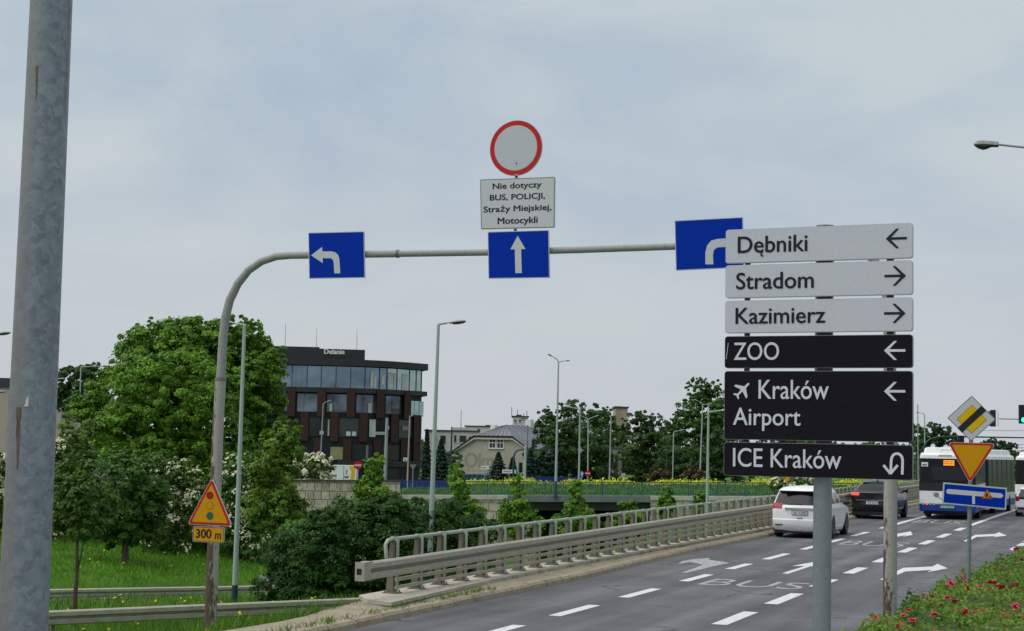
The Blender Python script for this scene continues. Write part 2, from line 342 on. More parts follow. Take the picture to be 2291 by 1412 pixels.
M['plate'] = mat('number_plate', (.66, .67, .66), .5, .05, 20)
M['plate_green'] = mat('green_number_plate', (.40, .68, .50), .5, .05, 20)
M['blue_rail'] = mat('blue_railing_paint', (.020, .060, .15), .6, .12, 6)
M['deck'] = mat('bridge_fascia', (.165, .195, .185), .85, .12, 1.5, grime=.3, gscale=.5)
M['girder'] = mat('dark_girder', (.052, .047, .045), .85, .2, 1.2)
M['coping'] = mat('pale_coping', (.50, .475, .41), .85, .1, 2, grime=.35, gscale=.8, gcol=(.32, .28, .22))
M['cladding'] = mat('anthracite_cladding', (.026, .027, .032), .55, .14, 1.2, stretch=(3, 3, .6))
M['brick'] = mat('dark_red_brick', (.048, .021, .018), .85, .3, 9, stretch=(1, 1, 3))
M['office_dark'] = mat('dark_recess', (.012, .013, .016), .6, .2, 1)
M['stucco'] = mat('grey_beige_render', (.37, .355, .30), .9, .06, 1.2, grime=.35, gscale=.35, gcol=(.28, .255, .2))
M['mural'] = mat('faded_brown_lettering', (.27, .235, .18), .9, .15, 1.5, grime=.6, gscale=.9, gcol=(.34, .32, .265))
M['tin'] = mat('grey_tin_roof', (.155, .17, .19), .6, .08, 2, grime=.3, gscale=.5, gcol=(.11, .115, .13))
M['dark_trim'] = mat('dark_roof_edge', (.045, .045, .05), .7, .1, 3)
M['block_white'] = mat('pale_apartment_render', (.60, .59, .56), .9, .06, .8)
M['pinkish'] = mat('pinkish_panel', (.45, .36, .32), .9, .08, .8)
M['blue_wall'] = mat('blue_board_wall', (.012, .085, .17), .7, .1, 1)
M['blue_fence'] = mat('dark_blue_band', (.006, .022, .16), .6, .25, .8)
M['window_dark'] = mat('dark_window', (.022, .027, .034), .12, .2, .6, spec=.6)
M['white_trim'] = mat('white_window_trim', (.70, .70, .68), .7, .04, 5)
M['bark'] = mat('tree_bark', (.085, .065, .045), .9, .3, 8, stretch=(1, 1, .3))
M['wire'] = mat('black_wire', (.03, .03, .032), .6, .05, 5)
M['van_white'] = mat('white_van_paint', (.78, .78, .77), .35, .03, 2)
M['van_yellow'] = mat('yellow_panel', (.75, .43, .005), .5, .05, 3)
M['glass_top'] = mat('office_glass', (.19, .26, .33), .05, .45, .30, .62, spec=.6)
M['glass_mid'] = mat('office_glass_dim', (.12, .15, .185), .06, .6, .45, .55, spec=.5)
M['glass_green'] = mat('office_glass_greenish', (.44, .58, .57), .08, .2, .5, .45)
M['blind'] = mat('pale_blind', (.52, .55, .52), .7, .1, 1)
M['ochre_board'] = mat('olive_board', (.30, .29, .14), .8, .08, 2)
M['old_plaster'] = mat('old_cream_plaster', (.42, .36, .25), .9, .15, 1, grime=.6, gscale=.4, gcol=(.24, .15, .09))
LEAF = {
    'lush': leaf_mat('lush_leaves', (.060, .150, .012), (.21, .39, .036)),
    'bright': leaf_mat('bright_leaves', (.055, .125, .012), (.19, .30, .036), extra=(.40, .36, .03)),
    'young': leaf_mat('young_leaves', (.035, .09, .014), (.14, .235, .038)),
    'deep': leaf_mat('deep_green_leaves', (.016, .055, .010), (.062, .15, .024)),
    'shrub': leaf_mat('shrub_leaves', (.028, .085, .012), (.095, .20, .030)),
    'far': leaf_mat('far_leaves', (.024, .064, .020), (.088, .165, .042)),
    'spruce': leaf_mat('spruce_needles', (.008, .024, .016), (.026, .058, .038), .08),
    'rusty': leaf_mat('rusty_leaves', (.05, .045, .02), (.17, .10, .04)),
    'rose': leaf_mat('rose_leaves', (.045, .105, .012), (.20, .32, .040), extra=(.30, .15, .06)),
    'grass': leaf_mat('grass_blades', (.040, .105, .010), (.14, .27, .026), .3),
    'meadow': leaf_mat('meadow_blades', (.065, .18, .012), (.17, .38, .026), .3),
}
M['blossom'] = mat('cream_blossom', (.60, .60, .38), .7, .15, 6)
M['dandelion'] = mat('yellow_flower', (.80, .60, .01), .7, .1, 9)
M['flower_band'] = leaf_mat('yellow_flower_heads', (.36, .50, .02), (.72, .68, .02), .2)
M['petal'] = mat('crimson_petals', (.62, .026, .10), .6, .35, 30)

# ------------------------------------------------------------------ mesh helpers
class MB:
    def __init__(s): s.v = []; s.f = []; s.m = []; s.smooth = []
    def add(s, vs, fs, mi=0, sm=False):
        o = len(s.v); s.v += [tuple(map(float, p)) for p in vs]
        for f in fs: s.f.append(tuple(o + i for i in f)); s.m.append(mi); s.smooth.append(sm)
    def box(s, a, b, mi=0, M4=None):
        (x0, y0, z0), (x1, y1, z1) = a, b
        vs = [(x0, y0, z0), (x1, y0, z0), (x1, y1, z0), (x0, y1, z0), (x0, y0, z1), (x1, y0, z1), (x1, y1, z1), (x0, y1, z1)]
        if M4 is not None: vs = [M4 @ Vector(p) for p in vs]
        s.add(vs, [(0, 3, 2, 1), (4, 5, 6, 7), (0, 1, 5, 4), (1, 2, 6, 5), (2, 3, 7, 6), (3, 0, 4, 7)], mi)
    def quadbox(s, q, h, mi=0):
        """four ground points (ccw) with z, extruded up by h"""
        lo = [tuple(p) for p in q]; hi = [(p[0], p[1], p[2] + h) for p in q]
        s.add(lo + hi, [(3, 2, 1, 0), (4, 5, 6, 7), (0, 1, 5, 4), (1, 2, 6, 5), (2, 3, 7, 6), (3, 0, 4, 7)], mi)
    def tube(s, pts, rad, n=10, mi=0, caps=True, sm=True):
        pts = [Vector(p) for p in pts]
        if not hasattr(rad, '__len__'): rad = [rad] * len(pts)
        rings = []; prev = None
        for i, p in enumerate(pts):
            d = (pts[min(i + 1, len(pts) - 1)] - pts[max(i - 1, 0)]).normalized()
            if prev is None:
                u = d.orthogonal().normalized()
            else:
                u = (prev - d * prev.dot(d)).normalized()
            prev = u; w = d.cross(u)
            rings.append([p + (u * math.cos(2 * math.pi * k / n) + w * math.sin(2 * math.pi * k / n)) * rad[i] for k in range(n)])
        vs = [q for r in rings for q in r]; fs = []
        for i in range(len(pts) - 1):
            for k in range(n):
                a, b = i * n + k, i * n + (k + 1) % n
                fs.append((a, b, b + n, a + n))
        s.add(vs, fs, mi, sm)
        if caps:
            s.add(rings[0], [tuple(range(n - 1, -1, -1))], mi); s.add(rings[-1], [tuple(range(n))], mi)
    def prism(s, poly, y0, y1, mi=0, side=None):
        """polygon in local x,z extruded along y from y0 (front) to y1"""
        n = len(poly); area = sum(poly[i][0] * poly[(i + 1) % n][1] - poly[(i + 1) % n][0] * poly[i][1] for i in range(n))
        if area < 0: poly = poly[::-1]
        vs = [(p[0], y0, p[1]) for p in poly] + [(p[0], y1, p[1]) for p in poly]
        s.add(vs, [tuple(range(n)), tuple(range(2 * n - 1, n - 1, -1))], mi)
        s.add(vs, [(i, i + n, (i + 1) % n + n, (i + 1) % n) for i in range(n)], mi if side is None else side)
    def sheet(s, poly, y, mi=0):
        n = len(poly); area = sum(poly[i][0] * poly[(i + 1) % n][1] - poly[(i + 1) % n][0] * poly[i][1] for i in range(n))
        if area < 0: poly = poly[::-1]
        s.add([(p[0], y, p[1]) for p in poly], [tuple(range(n))], mi)
    def rings(s, rings, mi=0, sm=True, cap0=False, cap1=False):
        n = len(rings[0]); vs = [p for r in rings for p in r]
        s.add(vs, [(i * n + k, i * n + (k + 1) % n, (i + 1) * n + (k + 1) % n, (i + 1) * n + k) for i in range(len(rings) - 1) for k in range(n)], mi, sm)
        if cap0: s.add(rings[0], [tuple(range(n - 1, -1, -1))], mi)
        if cap1: s.add(rings[-1], [tuple(range(n))], mi)
    def mesh(s, name, mats, shift=None):
        me = bpy.data.meshes.new(name)
        vs = s.v if shift is None else [(p[0] - shift[0], p[1] - shift[1], p[2] - shift[2]) for p in s.v]
        me.from_pydata(vs, [], s.f)
        for m in (mats if isinstance(mats, (list, tuple)) else [mats]): me.materials.append(m)
        me.polygons.foreach_set('material_index', s.m)
        me.polygons.foreach_set('use_smooth', s.smooth)
        me.update(); return me
def root_loc(o):
    while o.parent: o = o.parent
    return o.location
def thing(name, label, cat, loc=(0, 0, 0), rz=0, group=None):
    o = bpy.data.objects.new(name, None); COL.objects.link(o)
    o.location = loc; o.rotation_euler = (0, 0, rz); o.empty_display_size = .2
    return tag(o, label, cat, group)
def tag(o, label, cat, group=None, kind=None):
    o['label'] = label; o['category'] = cat
    if group: o['group'] = group
    if kind: o['kind'] = kind
    return o
def part(name, mb, mats, parent, label=None, world=False, sharp=None):
    """mesh child; world=True: vertices are in world axes and get shifted to the thing's base"""
    me = mb.mesh(name, mats, root_loc(parent) if world else None) if isinstance(mb, MB) else mb
    if sharp: me.set_sharp_from_angle(angle=R(sharp))
    o = bpy.data.objects.new(name, me); COL.objects.link(o); o.parent = parent
    if label: o['label'] = label
    return o
def single(name, mb, mats, label=None, cat=None, group=None, kind=None, loc=None):
    me = mb.mesh(name, mats, loc) if isinstance(mb, MB) else mb
    o = bpy.data.objects.new(name, me); COL.objects.link(o)
    if loc is not None: o.location = loc
    if label: o['label'] = label
    if cat: o['category'] = cat
    if group: o['group'] = group
    if kind: o['kind'] = kind
    return o
def copy_tree(o, parent=None):
    c = o.copy(); COL.objects.link(c); c.parent = parent
    for ch in list(o.children): copy_tree(ch, c)
    return c
_tx = {}; _tw = {}
def text_mesh(body, bold=0.0, sx=1.0):
    key = (body, bold)
    if key not in _tx:
        cu = bpy.data.curves.new('lettering', 'FONT'); cu.body = body; cu.offset = bold; cu.resolution_u = 5
        o = bpy.data.objects.new('lettering', cu); COL.objects.link(o)
        me = bpy.data.meshes.new_from_object(o.evaluated_get(bpy.context.evaluated_depsgraph_get()))
        v = np.array([p.co[:2] for p in me.vertices]); f = [tuple(p.vertices) for p in me.polygons]
        lo, hi = v.min(0), v.max(0); _tw[body] = hi - lo
        bpy.data.objects.remove(o); bpy.data.meshes.remove(me); bpy.data.curves.remove(cu)
        _tx[key] = ((v - lo) / (hi - lo), f)
    return _tx[key]
def add_text(mb, body, box, y, bold=0.0, mi=0, shear=0.0):
    """lettering sheet filling box (x0, z0, x1, z1) on the local plane at depth y"""
    v, f = text_mesh(body); x0, z0, x1, z1 = box; b = bold * (z1 - z0)
    for k, (dx, dz) in enumerate(((0, 0),) if b <= 0 else ((-b, 0), (b, 0), (0, b * .6), (0, -b * .6))):
        mb.add([(x0 + b + p[0] * (x1 - x0 - 2 * b) + dx, y - .0003 * k, z0 + p[1] * (z1 - z0) + dz) for p in v], f, mi)

class Plane:
    """upright plane in the world; local x along it, local y away from the viewer, z up"""
    def __init__(s, P, phi):
        s.P = np.array(P, float); s.phi = phi
        s.x = np.array([math.cos(phi), -math.sin(phi), 0]); s.n = np.array([math.sin(phi), math.cos(phi), 0])
    def hit(s, px, py):
        d = ray(px, py); k = ((s.P - EYE) @ s.n) / (d @ s.n); q = EYE + d * k - s.P
        return (float(q @ s.x), float(q[2]))
    def poly(s, pts): return [s.hit(*p) for p in pts]
def rounded(poly, r, n=4):
    out = []; m = len(poly)
    for i in range(m):
        p0, p1, p2 = [np.array(poly[(i + k) % m], float) for k in (-1, 0, 1)]
        a = (p0 - p1) / np.linalg.norm(p0 - p1); b = (p2 - p1) / np.linalg.norm(p2 - p1)
        cosang = float(a @ b); half = math.acos(max(-1, min(1, cosang))) / 2
        d = min(r / math.tan(half), .45 * min(np.linalg.norm(p0 - p1), np.linalg.norm(p2 - p1)))
        rr = d * math.tan(half); s0 = p1 + a * d; s1 = p1 + b * d
        for k in range(n + 1):
            t = k / n; out.append(tuple((1 - t) ** 2 * s0 + 2 * t * (1 - t) * p1 + t * t * s1))
    return out
def inset(poly, d):
    c = np.mean(np.array(poly), 0); m = len(poly); P = [np.array(p, float) for p in poly]; out = []
    ar = sum(P[i][0] * P[(i + 1) % m][1] - P[(i + 1) % m][0] * P[i][1] for i in range(m)); sg = 1 if ar > 0 else -1
    for i in range(m):
        e0 = P[i] - P[i - 1]; e1 = P[(i + 1) % m] - P[i]
        n0 = sg * np.array([-e0[1], e0[0]]) / np.linalg.norm(e0); n1 = sg * np.array([-e1[1], e1[0]]) / np.linalg.norm(e1)
        b = (n0 + n1); b = b / (1 + n0 @ n1); out.append(tuple(P[i] + b * d))
    return out
def circle(cx, cz, r, n=40): return [(cx + r * math.cos(2 * math.pi * k / n), cz + r * math.sin(2 * math.pi * k / n)) for k in range(n)]
def bar(a, b, w):
    a, b = np.array(a, float), np.array(b, float); d = (b - a) / np.linalg.norm(b - a); n = np.array([-d[1], d[0]]) * w / 2
    return [tuple(a - n), tuple(b - n), tuple(b + n), tuple(a + n)]

# ------------------------------------------------------------------ foliage
def leaf_quads(C, Nn, size, rng, aspect=.62, fold=0.0, var=.35):
    n = len(C); Nn = Nn / np.linalg.norm(Nn, axis=1, keepdims=True)
    r = rng.normal(size=(n, 3)); u = np.cross(Nn, r); u /= np.linalg.norm(u, axis=1, keepdims=True) + 1e-9
    w = np.cross(Nn, u); sz = (size * (1 + var * rng.uniform(-1, 1, n)))[:, None]
    a = C - u * sz * .5; b = C + w * sz * aspect * .5 - u * sz * .08; c = C + u * sz * .5; d = C - w * sz * aspect * .5 - u * sz * .08
    return np.stack([a, b, c, d], 1).reshape(-1, 3)
def quad_mesh(name, V, mats, mi=None):
    n = len(V) // 4; me = bpy.data.meshes.new(name)
    me.vertices.add(4 * n); me.loops.add(4 * n); me.polygons.add(n)
    me.vertices.foreach_set('co', np.ascontiguousarray(V, dtype=np.float32).ravel())
    me.loops.foreach_set('vertex_index', np.arange(4 * n, dtype=np.int32))
    me.polygons.foreach_set('loop_start', np.arange(0, 4 * n, 4, dtype=np.int32))
    for m in (mats if isinstance(mats, (list, tuple)) else [mats]): me.materials.append(m)
    if mi is not None: me.polygons.foreach_set('material_index', np.asarray(mi, dtype=np.int32))
    me.update(calc_edges=True); return me
def crown_points(blobs, n, leaf, rng, clump=.28, squash=.8, fill=.22):
    """blobs: (centre, (rx, ry, rz)); leaves sit on many small clumps spread over and inside the blobs"""
    C = []; NN = []
    vol = np.array([b[1][0] * b[1][2] + b[1][0] * b[1][1] for b in blobs]); share = vol / vol.sum()
    for (c, r), sh in zip(blobs, share):
        c = np.array(c); r = np.array(r); m = max(20, int(n * sh)); rc = clump * float(np.mean(r))
        k = max(8, int(m / 85))
        d = rng.normal(size=(k, 3)); d /= np.linalg.norm(d, axis=1, keepdims=True)
        rad = np.where(rng.uniform(size=k) < fill, rng.uniform(.25, .75, k), rng.uniform(.74, .99, k))
        cc = c + d * r * rad[:, None]; rcs = rc * rng.uniform(.55, 1.25, k)
        idx = rng.integers(0, k, m); e = rng.normal(size=(m, 3)); e /= np.linalg.norm(e, axis=1, keepdims=True)
        e[:, 2] = np.where(rng.uniform(size=m) < .72, np.abs(e[:, 2]), e[:, 2])
        q = cc[idx] + e * (rcs[idx] * rng.uniform(.55, 1.08, m))[:, None] * np.array([1, 1, squash])
        nn = e + .55 * d[idx] + np.array([0, 0, .35]) + rng.normal(size=(m, 3)) * .45
        C.append(q); NN.append(nn)
    return np.concatenate(C), np.concatenate(NN)
def limbs(mb, base, top, blobs, r0, rng, n=7):
    base, top = Vector(base), Vector(top); pts = []
    for k in range(6):
        f = k / 5; p = base.lerp(top, f) + Vector((rng.uniform(-1, 1), rng.uniform(-1, 1), 0)) * r0 * .5 * (0 if k == 0 else 1); pts.append(p)
    mb.tube(pts, [r0 * (1 - .6 * k / 5) for k in range(6)], n)
    for i, (c, r) in enumerate(blobs[:12]):
        c = Vector(c); s = pts[2 + i % 4]; mid = s.lerp(c, .5) + Vector((0, 0, .12 * (c - s).length))
        mb.tube([s, mid, c], [r0 * .42, r0 * .25, r0 * .09], 6)
SEED = [11]
def tree(name, label, cat, base_px, blobs_px, Y, leaf, n, lm, group=None, trunk_r=.2, deep=None, blossom=0, bl_size=.3, clump=.28, squash=.8, depth=1.0, top=None, fill=.22, zb=None, rough=5):
    """crown given by blobs (px, py, rx, ry[, dY]) seen at distance Y, built as real volumes"""
    SEED[0] += 1; rng = np.random.default_rng(SEED[0])
    B = []
    for b in blobs_px:
        y = Y + (b[4] if len(b) > 4 else 0); c = at(b[0], b[1], y); k = y / F
        B.append((c, (b[2] * k, .5 * (b[2] + b[3]) * k * depth, b[3] * k)))
    if rough:       # smaller lobes budding from each main one give an uneven outline
        E_ = []
        for c, r in B:
            for k in range(rough):
                d = rng.normal(size=3); d[2] = abs(d[2]) if rng.uniform() < .7 else d[2]; d /= np.linalg.norm(d); f = rng.uniform(.26, .46)
                E_.append((c + d * np.array(r) * rng.uniform(.66, .88), tuple(x * f for x in r)))
        B0, B = B, B + E_
    else: B0 = B
    g = at(base_px, 1100, Y); zb = land_z(g[0], g[1]) if zb is None else zb
    if 'shrub' in name and zb < min(b[0][2] for b in B0):
        xs_ = [b[0][0] for b in B0]; zm = min(b[0][2] for b in B0); rx = (max(xs_) - min(xs_)) * .5 + .6 * B0[0][1][0]
        for f in (-.55, 0, .55): B.append((np.array([np.mean(xs_) + f * rx, g[1] - .2, zb + .5 * (zm - zb)]), (rx * .55, rx * .6, max(.4, .62 * (zm - zb)))))
    o = thing(name, label, cat, (g[0], g[1], zb), 0, group); loc = np.array([g[0], g[1], zb])
    mb = MB(); tp = np.mean([b[0] for b in B0], 0) if top is None else top
    limbs(mb, (0, 0, -.15), tp - loc, [(b[0] - loc, b[1]) for b in B0], trunk_r, rng)
    part('trunk', mb, M['bark'], o)
    C, NN = crown_points([(b[0] - loc, b[1]) for b in B], n, leaf, rng, clump, squash, fill)
    keep = C[:, 2] > .02; C, NN = C[keep], NN[keep]
    part('crown', quad_mesh('crown', leaf_quads(C, NN, leaf, rng), lm), lm, o)
    if blossom:
        C, NN = crown_points([(b[0] - loc, tuple(x * 1.10 for x in b[1])) for b in B], blossom * 3, leaf, rng, clump * 1.3, squash, 0)
        sel = (NN[:, 1] < .4) & (C[:, 2] > .1)
        part('blossoms', quad_mesh('blossoms', leaf_quads(C[sel], NN[sel], bl_size, rng, .8), M['blossom']), M['blossom'], o)
    return o
def spruce(label, px, ytop, ybot, w, Y, group=None, cat='spruce tree'):
    SEED[0] += 1; rng = np.random.default_rng(SEED[0])
    a = at(px, ybot, Y); h = (ybot - ytop) * Y / F + 1.0; g = land_z(a[0], a[1]); h = at(px, ytop, Y)[2] - g
    o = thing('spruce_tree', label, cat, (a[0], a[1], g), 0, group)
    mb = MB(); mb.tube([(0, 0, -.2), (0, 0, h)], [.16, .02], 7); part('trunk', mb, M['bark'], o)
    n = 5200; f = rng.uniform(.04, 1, n) ** .8; rr = w * Y / F * .5; lev = np.floor(f * 13) / 13
    rad = (1 - f) * rr * (.55 + .6 * (1 - (f - lev) * 13)) * rng.uniform(.45, 1.05, n) + .05
    th = rng.uniform(0, 2 * math.pi, n); C = np.stack([rad * np.cos(th), rad * np.sin(th), f * h * .99], 1)
    NN = np.stack([np.cos(th) * .5, np.sin(th) * .5, np.full(n, .8)], 1) + rng.normal(size=(n, 3)) * .3
    part('crown', quad_mesh('crown', leaf_quads(C, NN, .34, rng, .4), LEAF['spruce']), LEAF['spruce'], o)
    return o

# ================================================================== SETTING
# ground: one sheet laid out along the road, out to the horizon
tt = sorted(set([-4000, -1500, -700, -400, -280, -220] + list(np.arange(-180, -80, 6.0)) + list(np.arange(-80, -14, 1.6)) + [-13.42, -12.95, -12.2, -12.02, -11.95, -11.2, -10, -8, -6.5, -4.5, -3.3, -3.2, -1.5, 0, 2, 4, 7, 12, 25, 60, 200, 700, 1500, 4000]))
ss = sorted(set([-60, -30, -10, 0, 3, 5, 7, 8, 9, 10, 11, 12, 13, 14, 16] + list(np.arange(18, 25.5, 1.5)) + [25.98, 26.02] + list(np.arange(27.5, 150, 1.6)) + [155, 165, 180, 200, 230, 270, 330, 420, 600, 1000, 1800, 4000]))
mb = MB(); vs = []
for s_ in ss:
    for t_ in tt:
        x, y, _ = st(s_, t_); vs.append((x, y, land_z(x, y)))
nt_ = len(tt)
mb.add(vs, [(i * nt_ + k, i * nt_ + k + 1, (i + 1) * nt_ + k + 1, (i + 1) * nt_ + k) for i in range(len(ss) - 1) for k in range(nt_ - 1)], 0, True)
single('ground', mb, M['ground'], kind='structure')

def rlocal(px, py, z=0.0):
    g = ground_hit(px, py, z); s_, t_ = to_st(g[0], g[1]); return (t_, s_)
road = MB()
rs = [-45, -20, 0, 9, 14, 18, 22, 26, 30, 35, 40, 46, 54, 60, 80, 120, 300]
kt = lambda s_: interp(s_, [9, 18, 22, 28, 35, 40, 46, 54, 120], [-10.9, -11.25, -11.35, -11.39, -11.4, -11.6, -11.78, -11.72, -11.75])
vs = []
for s_ in rs: vs += [(kt(s_) - .06, s_, 0), (-3.22, s_, 0)]
road.add(vs, [(2 * i, 2 * i + 1, 2 * i + 3, 2 * i + 2) for i in range(len(rs) - 1)])
# the wide junction apron beyond the island
road.add([(-3.22, 49, -.002), (40, 49, -.002), (40, 300, -.002), (-3.22, 300, -.002)], [(0, 1, 2, 3)])
mb = MB(); vs = []
for s_ in (-45, -20, 0, 4, 6, 8, 9, 10, 11, 12): vs += [(-3.14, s_, land_z(*st(s_, 0)[:2]) + .012), (14, s_, land_z(*st(s_, 0)[:2]) + .012)]
mb.add(vs, [(2 * i, 2 * i + 1, 2 * i + 3, 2 * i + 2) for i in range(9)])
pv = single('pavement', mb, mat('paving_slabs', (.27, .265, .255), .9, .15, 5, grime=.4, gscale=1.2), kind='structure'); pv.rotation_euler = (0, 0, -A)
ro = single('road', road, M['asphalt'], kind='structure'); ro.rotation_euler = (0, 0, -A)
def mark(name, poly, m='paint', z=.004):
    mb = MB(); n = len(poly); ar = sum(poly[i][0] * poly[(i + 1) % n][1] - poly[(i + 1) % n][0] * poly[i][1] for i in range(n))
    mb.add([(p[0], p[1], z) for p in (poly if ar > 0 else poly[::-1])], [tuple(range(n))])
    return part(name, mb, M[m], ro)
for t0, lst, w in ((-9.28, [(19.6, 21.6), (23.0, 24.42), (26.1, 28.3), (30.1, 32.4), (34.6, 36.9), (38.9, 41.1), (43.1, 46.0), (48.3, 50.5), (53.0, 55.6), (57.6, 61.0)], .23),
                   (-6.44, [(21.9, 24.1), (26.3, 28.7), (30.4, 33.0), (34.9, 37.2), (39.3, 41.6), (43.9, 46.2), (48.9, 51.7), (53.9, 56.7), (58.9, 62.1), (65.0, 67.9)], .27)):
    for a, b in lst:
        mark('lane_dash', [(t0 - w / 2, a), (t0 + w / 2, a), (t0 + w / 2, b), (t0 - w / 2, b)])
def strip(pts, w):
    lo = [(p[0] - w / 2, p[1]) for p in pts]; hi = [(p[0] + w / 2, p[1]) for p in pts]; return lo + hi[::-1]
mark('solid_line', strip([(-9.28, 64.5), (-9.35, 75), (-9.2, 90), (-9.0, 112)], .24))
mark('solid_line', strip([(-6.42, 70.5), (-6.3, 84), (-6.1, 95), (-5.8, 112)], .24))
for a in (84, 92, 100): mark('lane_dash', [(-3.1, a), (-2.86, a), (-2.86, a + 2.4), (-3.1, a + 2.4)])
c4 = lambda l, ox, oy, k: [rlocal(ox + x / k, oy + y / k) for x, y in l]
mark('turn_arrow', [(-9.99, 37.05), (-9.87, 37.05), (-9.84, 39.9), (-9.78, 41.0), (-10.0, 41.35), (-10.55, 41.9), (-10.7, 42.6), (-10.95, 42.0), (-11.03, 41.0), (-10.85, 39.8), (-10.74, 40.7), (-10.2, 39.95)], 'paint_old')
mark('straight_arrow', [(-7.85, 38.3), (-7.7, 38.3), (-7.7, 41.2), (-7.4, 41.0), (-7.77, 44.4), (-8.15, 41.0), (-7.85, 41.2)], 'paint')
mark('bent_arrow', c4([(1222, 952), (1395, 865), (1610, 855), (1650, 836), (1725, 868), (1572, 897), (1608, 880), (1410, 892), (1260, 955)], 1600, 1010, 3.3155))
mark('bent_arrow', c4([(1838, 668), (1930, 620), (2080, 613), (2105, 600), (2165, 625), (2060, 638), (2085, 628), (1940, 635), (1880, 668)], 1600, 1010, 3.3155))
mark('straight_arrow', c4([(1262, 652), (1345, 612), (1420, 600), (1450, 593), (1465, 620), (1390, 634), (1420, 622), (1345, 634), (1292, 654)], 1600, 1010, 3.3155))
for a, b, s0, s1 in ((-8.82, -6.62, 33.95, 35.75), (-8.85, -6.85, 51.8, 54.5), (-9.0, -7.0, 71.5, 75.0)):
    v, f = text_mesh('BUS', -.006); mb = MB()
    mb.add([(a + p[0] * (b - a), s0 + p[1] * (s1 - s0), .004) for p in v], f); part('lane_lettering', mb, M['paint_old'], ro)
for q in ([(2258, 1229), (2268, 1224), (2280, 1226), (2283, 1231), (2270, 1233)], [(2272, 1221.5), (2285, 1215), (2330, 1215), (2330, 1222)], [(2286, 1212), (2295, 1208.5), (2330, 1208.5), (2330, 1212)]):
    mark('hatch_bar', [rlocal(*p) for p in q])
for a in (82, 83.2, 84.4): mark('hatch_bar', [(-2.6, a), (6, a + 2), (6, a + 2.6), (-2.6, a + .6)])

# kerb stones along the left edge, each with its joint
rng = np.random.default_rng(3)
mb = MB(); s_ = 12.0
while s_ < 118:
    l = .98 if s_ < 60 else 3.0
    k0, k1 = kt(s_), kt(s_ + l - .04); h = .125 + rng.uniform(-.008, .008); e = rng.uniform(-.008, .008)
    P = lambda s0, k: [(k + e, s0, -.05), (k + e - .02, s0, h * .62), (k + e - .06, s0, h), (k - .2 + e, s0, h + .012), (k - .2 + e, s0, -.05)]
    a = P(s_, k0); b = P(s_ + l - .04, k1)
    mb.add(a + b, [(0, 1, 6, 5), (1, 2, 7, 6), (2, 3, 8, 7), (3, 4, 9, 8), (4, 3, 2, 1, 0), (5, 6, 7, 8, 9)])
    s_ += l
ko = single('kerb', mb, M['kerb'], kind='structure'); ko.rotation_euler = (0, 0, -A)
mb = MB(); vs = []; rows = list(np.arange(11.0, 118, 1.0))
for s_ in rows:
    k = kt(s_); w = interp(s_, [10, 24, 26.5, 27], [.75, .95, 1.0, .9]) + (rng.uniform(-.1, .12) if s_ < 25 else 0)
    vs += [(k - .19, s_, .118), (k - .19 - w * .5, s_, (.125 if s_ < 24 else .148) + rng.uniform(-.006, .006)), (k - .19 - w, s_, .10 if s_ < 25 else .152)]
mb.add(vs, [(3 * i + j, 3 * i + j + 3, 3 * i + j + 4, 3 * i + j + 1) for i in range(len(rows) - 1) for j in range(2)], 0, True)
vo = single('kerb_strip', mb, M['concrete'], kind='structure'); vo.rotation_euler = (0, 0, -A)

# ------------------------------------------------------------------ viaduct wall and bridge parapet with guard rail
o = thing('viaduct_wall', 'concrete retaining wall and slab carrying the parapet along the left side of the road', 'wall', (0, 0, 0), -A)
mb = MB(); mb.box((-13.1, 27.0, -8), (-12.76, 140, .10)); part('wall', mb, M['concrete'], o)
mb = MB()
sl_ = [24.7, 26.2, 30.2, 32.4, 36.3, 42.2, 60, 118]; te = [-11.72, -11.80, -12.06, -12.12, -12.16, -12.2, -12.2, -12.2]
lo = [(t, s, .0) for s, t in zip(sl_, te)]; lo += [(-12.78, 118, .0), (-12.78, 25.6, .0), (-12.32, 24.98, .0)]
n = len(lo); mb.add([(p[0], p[1], .15) for p in lo] + [(p[0], p[1], .215) for p in lo], [tuple(range(n - 1, -1, -1))[::-1], tuple(range(2 * n - 1, n - 1, -1))[::-1]] + [(i, (i + 1) % n, (i + 1) % n + n, i + n) for i in range(n)])
part('slab', mb, M['slab'], o)
mb = MB(); lo2 = [(p[0] + (-.06 if p[0] > -12.3 else .0), p[1] + (.08 if p[1] < 25.7 else 0), -.6) for p in lo]; n = len(lo2)
mb.add(lo2 + [(p[0], p[1], .15) for p in lo2], [(i, (i + 1) % n, (i + 1) % n + n, i + n) for i in range(n)]); part('footing', mb, M['concrete'], o)
zr = lambda s_: interp(s_, [26, 80, 120], [0, .25, .25])
par = thing('bridge_parapet', 'long metal bridge parapet with guard rail and round handrail on the left of the road', 'railing', (0, 0, 0), -A)
T0 = -12.45
mb = MB()
hp = [(T0 - .02, 26.05, .80), (T0 - .02, 25.98, 1.10), (T0 - .02, 26.08, 1.165), (T0 - .02, 26.3, 1.18)]
hp += [(T0 - .02, s_, 1.18 + .75 * zr(s_)) for s_ in np.arange(28, 119, 4.0)]
mb.tube(hp, .036, 10); part('handrail', mb, M['handrail'], par)
def wprofile(h): # double-wave rail, front towards +x
    return [(0, 0), (.05, .004), (.085, .03), (.088, .118), (.005, .142), (.005, .172), (.088, .196), (.085, .28), (.05, .306), (0, .31)]
def wbeam(mb, pts, th=.012):
    """pts: (x, y, z0, front_dir_x); W profile swept along local y"""
    R0 = []
    for x, y, z in pts:
        pr = wprofile(0); fr = [(x + a, y, z + b) for a, b in pr]; bk = [(x + a - th, y, z + b) for a, b in pr[::-1]]
        R0.append(fr + bk)
    mb.rings(R0, 0, False, True, True)
mb = MB(); ys = [24.62, 24.75, 25.1] + list(np.arange(26, 118, 2.0))
